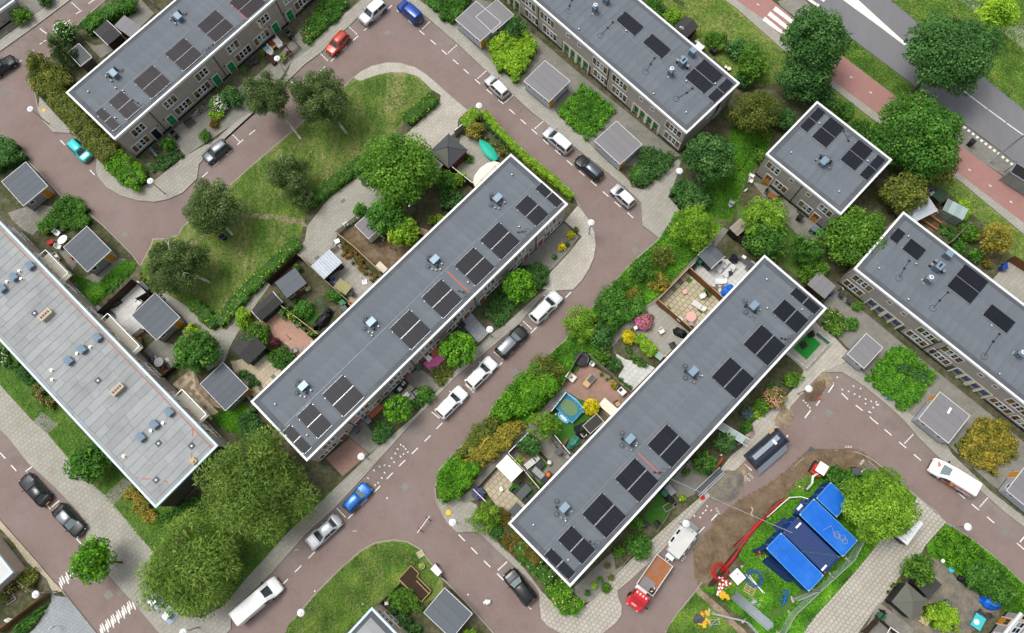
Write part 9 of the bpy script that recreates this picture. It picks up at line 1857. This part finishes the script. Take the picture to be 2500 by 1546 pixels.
cover('grey pump housing on the mud','k1860,1290',.35,.4,'galv',(1.2,.8),20,43,'pump','pump');solid('rag_bundle','cream rope bundle lying on the clay','rope','k1845,650',.2,MB().tube([(0,.5,.1),(.12,.2,.15),(-.05,-.1,.12),(.1,-.5,.1)],.04,5).tube([(.05,.5,.1),(.2,.3,.15),(.05,.0,.12),(-.1,-.3,.1)],.03,5),'rope_cream',0)
a_,b_=P1('k1275,418',4.6),P1('l390,800',3.2);n=14;tag(MB().tube([(a_[0]+(b_[0]-a_[0])*u,a_[1]+(b_[1]-a_[1])*u,4.6-1.4*u-.5*sin(PI*u))for u in np.linspace(0,1,n)],.03,5).bd('power_cable','galv'),'pale power cable hanging from the south row to the containers','cable')
p0,p1=P('k1455,520 k1635,350',.9);t=thing('steel_trough','long steel trough frame beside dug pavement','trough',((p0[0]+p1[0])/2,(p0[1]+p1[1])/2,ZB),atan2(p1[1]-p0[1],p1[0]-p0[0]));L=hypot(p1[0]-p0[0],p1[1]-p0[1]);MB().box(-L/2,L/2,-.3,.3,.5,.54).bd('tray','bin_grey',t);MB().box(-L/2,L/2,-.36,-.3,.5,.85).box(-L/2,L/2,.3,.36,.5,.85).box(-L/2,L/2,-.62,-.54,.4,.5).bd('side_rail','alu',t)
for s in(-1,1):MB().box(-.03,.03,-.3,.3,0,.5).bd('leg','alu',t,(s*L*.42,0,0))
x,y=P1('k1605,325',.6);t=thing('barrier_mesh','orange plastic barrier mesh at the upper end of steel trough','barrier',(x,y,ZB),heading('k1575,370 k1635,285',.6));MB().box(-1.1,1.1,-.02,.02,.1,.8).bd('mesh','orange_mesh',t);MB().bar((-1.1,0,.8),(1.1,.2,.9),.06).bd('top_rail','orange_mesh',t);[MB().cyl(q,0,0,.95,.03,6).bd('post','rust_red',t)for q in(-1.0,0,1.0)]
solid('cone_disc','orange red round marker foot below the steel trough','marker','k1497,548',.2,MB().lathe([(.3,0),(.3,.08),(.12,.2),(.05,.5),(.02,.52)],n=16),'barrier_red',z=.14);solid('hydrant','small red and white standpipe beside ditch','standpipe','k1625,250',.4,MB().cyl(0,0,0,.6,.06,8).box(-.18,.18,-.05,.05,.5,.6).cyl(0,0,.6,.68,.1,8,1),['barrier_red','pwhite'])
x,y=P1('l100,100',.8);t=thing('barrier','red and white construction barrier near the dark skip','barrier',(x,y,.12),rad(48));MB().box(-.5,.5,-.03,.03,.55,.8).bd('board','rust_red',t);MB().box(-.2,.0,-.035,.035,.6,.75).box(.2,.35,-.035,.035,.6,.75).bd('white_stripe','sign_white',t);[MB().bar((q,-.3,0),(q,0,.8),.04).bar((q,.3,0),(q,0,.8),.04).bd('leg','rust_red',t)for q in(-.45,.45)]
solid('barrier_lamp','red and white warning marker on the curved kerb','marker','h588,1372',.6,MB().box(-.12,.12,-.12,.12,0,.1).box(-.1,.1,-.03,.03,.1,.8).box(-.105,.105,-.035,.035,.3,.5,1),['barrier_red','sign_white'],20,z=.03)
p0,p1=P('l130,270 l290,130',1.4);t=thing('waste_skip','dark blue grey lidded skip container standing in the bay','skip',((p0[0]+p1[0])/2,(p0[1]+p1[1])/2,.02),atan2(p1[1]-p0[1],p1[0]-p0[0]));L=4.7;w=1.0
o=MB();prof=[(-w,.2),(-w,1.25),(-w*.55,1.6),(w*.35,1.75),(w*.6,1.7),(w,1.2),(w,.2)]
o.add([(-L/2,y_,z_)for y_,z_ in prof]+[(L/2,y_,z_)for y_,z_ in prof],[(k,k+1,8+k,7+k)for k in range(6)]+[tuple(range(7)),tuple(range(13,6,-1))]);o.bd('body','skip_navy',t)
for k in range(5):MB().box(-L/2+.2+k*1.05,-L/2+.28+k*1.05,-w-.05,-w,.2,1.25).bd('side_rib','skip_navy',t)
MB().add([(-L/2-.1,-w-.05,1.25),(L/2-.3,-w-.05,1.25),(L/2-.4,-w-.75,.5),(-L/2-.3,-w-.75,.5)],[(0,1,2,3)]).add([(-L/2-.1,-w-.08,1.22),(L/2-.3,-w-.08,1.22),(L/2-.4,-w-.78,.47),(-L/2-.3,-w-.78,.47)],[(3,2,1,0)]).bd('lid','skip_grey',t)
MB().box(-L/2+.3,L/2-.5,-.1,.45,1.76,1.8).bd('top_rail','skip_grey',t);MB().box(L/2-.1,L/2+.12,-w,w,.2,1.8).bd('end_frame','skip_navy',t);MB().box(.9,1.2,-.3,.3,1.8,1.82).bd('white_label','sign_white',t);MB().box(-.3,.5,.4,.8,1.6,1.75).bd('hatch','tblack',t);MB().box(L/2-.9,L/2-.2,w-.1,w+.25,1.2,1.3).bd('timber_board','wd_pale',t)
for q in(-1,1):MB().tube([(q*1.7,-w,.15),(q*1.7,w,.15)],.15,10).bd('roller','tblack',t)
x,y=P1('l575,345',1.0);ex=thing('mini_excavator','white roofed mini excavator with white boom','excavator',(x,y,ZB+.02),rad(55))
for s in(-1,1):MB().tube([(-.75,s*.5,.22),(.75,s*.5,.22)],.2,10).box(-.75,.75,s*.5-.13,s*.5+.13,.06,.4).bd('track','track_rubber',ex)
MB().box(-.4,.4,-.4,.4,.3,.5).bd('undercarriage','tblack',ex);MB().box(-.85,.35,-.55,.55,.55,1.1).bd('housing','barrier_red',ex)
for sx in(-.55,.45):
 for sy in(-.45,.45):MB().box(sx-.03,sx+.03,sy-.03,sy+.03,1.0,2.1).bd('cab_post','tblack',ex)
MB().box(-.68,.58,-.55,.55,2.1,2.18).bd('cab_roof','pwhite',ex);MB().box(.42,.44,-.42,.42,1.2,2.08).bd('windscreen','gl_dark',ex);MB().box(-.4,0,-.25,.25,1.1,1.25).box(-.5,-.38,-.25,.25,1.2,1.75).bd('seat','pblack',ex)
p1=P1('l535,400',1.6);p2=P1('l525,450',1.3);p3=P1('l490,490',.35);mi=Matrix.Rotation(-ex.rotation_euler.z,3,'Z');lc=lambda p,z:tuple(mi@Vector((p[0]-x,p[1]-y,z)))
MB().bar((.1,-.5,.8),lc(p1,1.5),.2,.24).bd('boom','pwhite',ex);MB().bar(lc(p1,1.5),lc(p2,1.4),.18,.22).bar(lc(p2,1.4),lc(p3,.45),.15,.18).bd('dipper_arm','pwhite',ex);q=lc(p3,.25);MB().add([(q[0]-.25,q[1]-.22,.05),(q[0]+.25,q[1]-.22,.05),(q[0]+.25,q[1]+.22,.05),(q[0]-.25,q[1]+.22,.05),(q[0]-.2,q[1]-.2,.45),(q[0]+.25,q[1]-.25,.5),(q[0]+.25,q[1]+.25,.5),(q[0]-.2,q[1]+.2,.45)],[(3,2,1,0),(0,1,5,4),(1,2,6,5),(2,3,7,6),(3,0,4,7)]).bd('bucket','stgrey',ex)
x,y=P1('l838,365',.7);t=thing('generator','black boxed generator trailer by curved footway','generator',(x,y,ZB+.02),rad(-3));MB().box(-.6,.6,-.42,.42,.3,1.0).bd('housing','pblack',t);MB().box(-.55,.55,-.38,.38,1.0,1.06).box(.5,.58,-.1,.1,1.06,1.1,1).bd('cover',['bin_grey','pwhite'],t);[MB().tube([(0,q*.44,.25),(0,q*.54,.25)],.25,12).bd('wheel','tyre',t)for q in(-1,1)];MB().bar((.6,0,.4),(1.3,.4,.35),.07).bd('drawbar','galv',t)
solid('red_attachment','bright red bent steel attachment beside generator','attachment','l765,360',.4,MB().bar((-.3,.3,.2),(.15,.1,.4),.14).bar((.15,.1,.4),(.25,-.2,.2),.14).bar((-.5,-.2,.15),(.2,-.25,.15),.08),'barrier_red',-20)
solid('orange_marker','orange and white marker post lying in the mud','marker','l435,478',.2,MB().bar((-.15,-.1,.1),(.25,.2,.15),.12).bar((.05,.05,.15),(.15,.12,.16),.14,m=1),['barrier_red','sign_white'],10);solid('red_hose_reel','red boat shaped hose reel with white drum at the container door','hose reel','l150,945',.3,MB().ball((0,0,.15),.4,12,6,0,(1.2,.4,.5)).ball((.1,.15,.35),.14,8,6,1).tube([(.4+.3*cos(a),-.4+.35*sin(a),.1)for a in np.linspace(2,6.5,14)],.035,5,1),['pipe_red','rope_cream'],10)
x,y=P1('j1262,740',.9);t=thing('road_barrier','white rail road barrier standing across the road junction','barrier',(x,y,.01),heading('j1213,805 j1307,677',.9));MB().box(-1.15,1.15,-.03,.03,.85,1.0).bd('rail','sign_white',t)
for q in(-.75,.75):MB().bar((q,-.35,0),(q,0,.95),.05).bar((q,.35,0),(q,0,.95),.05).bar((q,-.45,.03),(q,.45,.03),.07).bd('trestle','rust_red' if q<0 else 'bin_grey',t)
cover('crumpled white plastic bag with dark things lying on the road','j1715,1290',.36,.35,'pwhite',(1.1,.85),20,51,'plastic_bag','bag')
for sp,l_ in(("j365,922",'white curved strip lying on the parking bay'),("j775,788",'small pale bent strip on the road')):solid('strip',l_,'litter',sp,.05,MB().tube([(-.3,0,.02),(0,.06,.03),(.2,-.05,.02)],.025,5),'pwhite',10,z=.02)
for sp in("j583,1143","j490,1213","j830,1303","j1577,1238","j1003,553"):solid('paper_scrap','tiny white scrap of litter on the ground','litter',sp,.02,MB().box(-.09,.09,-.06,.06,0,.02),'pwhite',runi(0,90),'scraps of white litter',z=.12 if sp[:4]in('j830',)else.01)
# ================================================================ PERSON leaning on the truck bed
def person(label,loc,rz,joints,edges,radii,parts):
 t=thing('person',label,'person',loc,rz)
 me=bpy.data.meshes.new('body');me.from_pydata(joints,edges,[]);me.materials.append(M['shirt_white']);o=link('body',me,t)
 o.modifiers.new('skin','SKIN');sv=me.skin_vertices[0].data
 for i,r in enumerate(radii):sv[i].radius=(r,r)
 sv[0].use_root=True;o.modifiers.new('sub','SUBSURF').levels=1;o.modifiers[-1].render_levels=1
 bpy.context.view_layer.update();dg=bpy.context.evaluated_depsgraph_get();m2=bpy.data.meshes.new_from_object(o.evaluated_get(dg));o.modifiers.clear();o.data=m2;m2.materials.clear()
 for m in('shirt_white','trousers_dark','skin'):m2.materials.append(M[m])
 for p in m2.polygons:
  c=p.center;p.use_smooth=True
  p.material_index=1 if c.z<.95 else(2 if c.z>1.47 or(abs(c.y)>.30 and c.x>.18)else 0)
 return t
px,py=P1('k1150,1208',1.3);rz=heading('k1150,1208 k1120,1180',1.2)
J=[(0,0,.95),(.02,0,1.2),(.06,0,1.42),(.09,0,1.53),(.13,0,1.68),(0,.10,.9),(.02,.12,.5),(-.02,.12,.07),(.14,.12,.03),(0,-.10,.9),(-.06,-.13,.5),(-.12,-.14,.07),(.04,-.14,.03),(.06,.2,1.40),(.18,.34,1.2),(.42,.36,1.18),(.06,-.2,1.40),(.16,-.33,1.15),(.36,-.30,1.05)]
Ed=[(0,1),(1,2),(2,3),(3,4),(0,5),(5,6),(6,7),(7,8),(0,9),(9,10),(10,11),(11,12),(2,13),(13,14),(14,15),(2,16),(16,17),(17,18)]
Rd=[.15,.14,.15,.06,.10,.09,.065,.045,.04,.09,.065,.045,.04,.07,.05,.038,.07,.05,.038]
pn=person('person in a white shirt leaning against the side of tipper truck bed',(px,py,.02),rz,J,Ed,Rd,None)
hb=MB().ball((0,0,0),.115,12,8,0,(1.0,.85,.8));hb.bd('hair','hair_brown',pn,(.115,0,1.715),smooth=True)
MB().ball((.235,0,1.66),.022,6,5).ball((.2,.09,1.67),.02,6,5,0,(.6,.5,1)).ball((.2,-.09,1.67),.02,6,5,0,(.6,.5,1)).bd('face','skin',pn,smooth=True)
for(hx_,hy_,hz_)in((.42,.36,1.18),(.36,-.30,1.05)):
 h_=MB().ball((0,0,0),.05,8,6,0,(1.2,.9,.45))
 for q in range(4):h_.tube([(.04,-.035+.023*q,0),(.09+.01*(q in(1,2)),-.04+.026*q,-.005),(.115+.012*(q in(1,2)),-.04+.027*q,-.03)],.0095,5,r2=.007)
 h_.tube([(0,.045,0),(.04,.075,-.005),(.07,.08,-.015)],.011,5,r2=.008);h_.bd('hand','skin',pn,(hx_+.05,hy_,hz_),smooth=True)
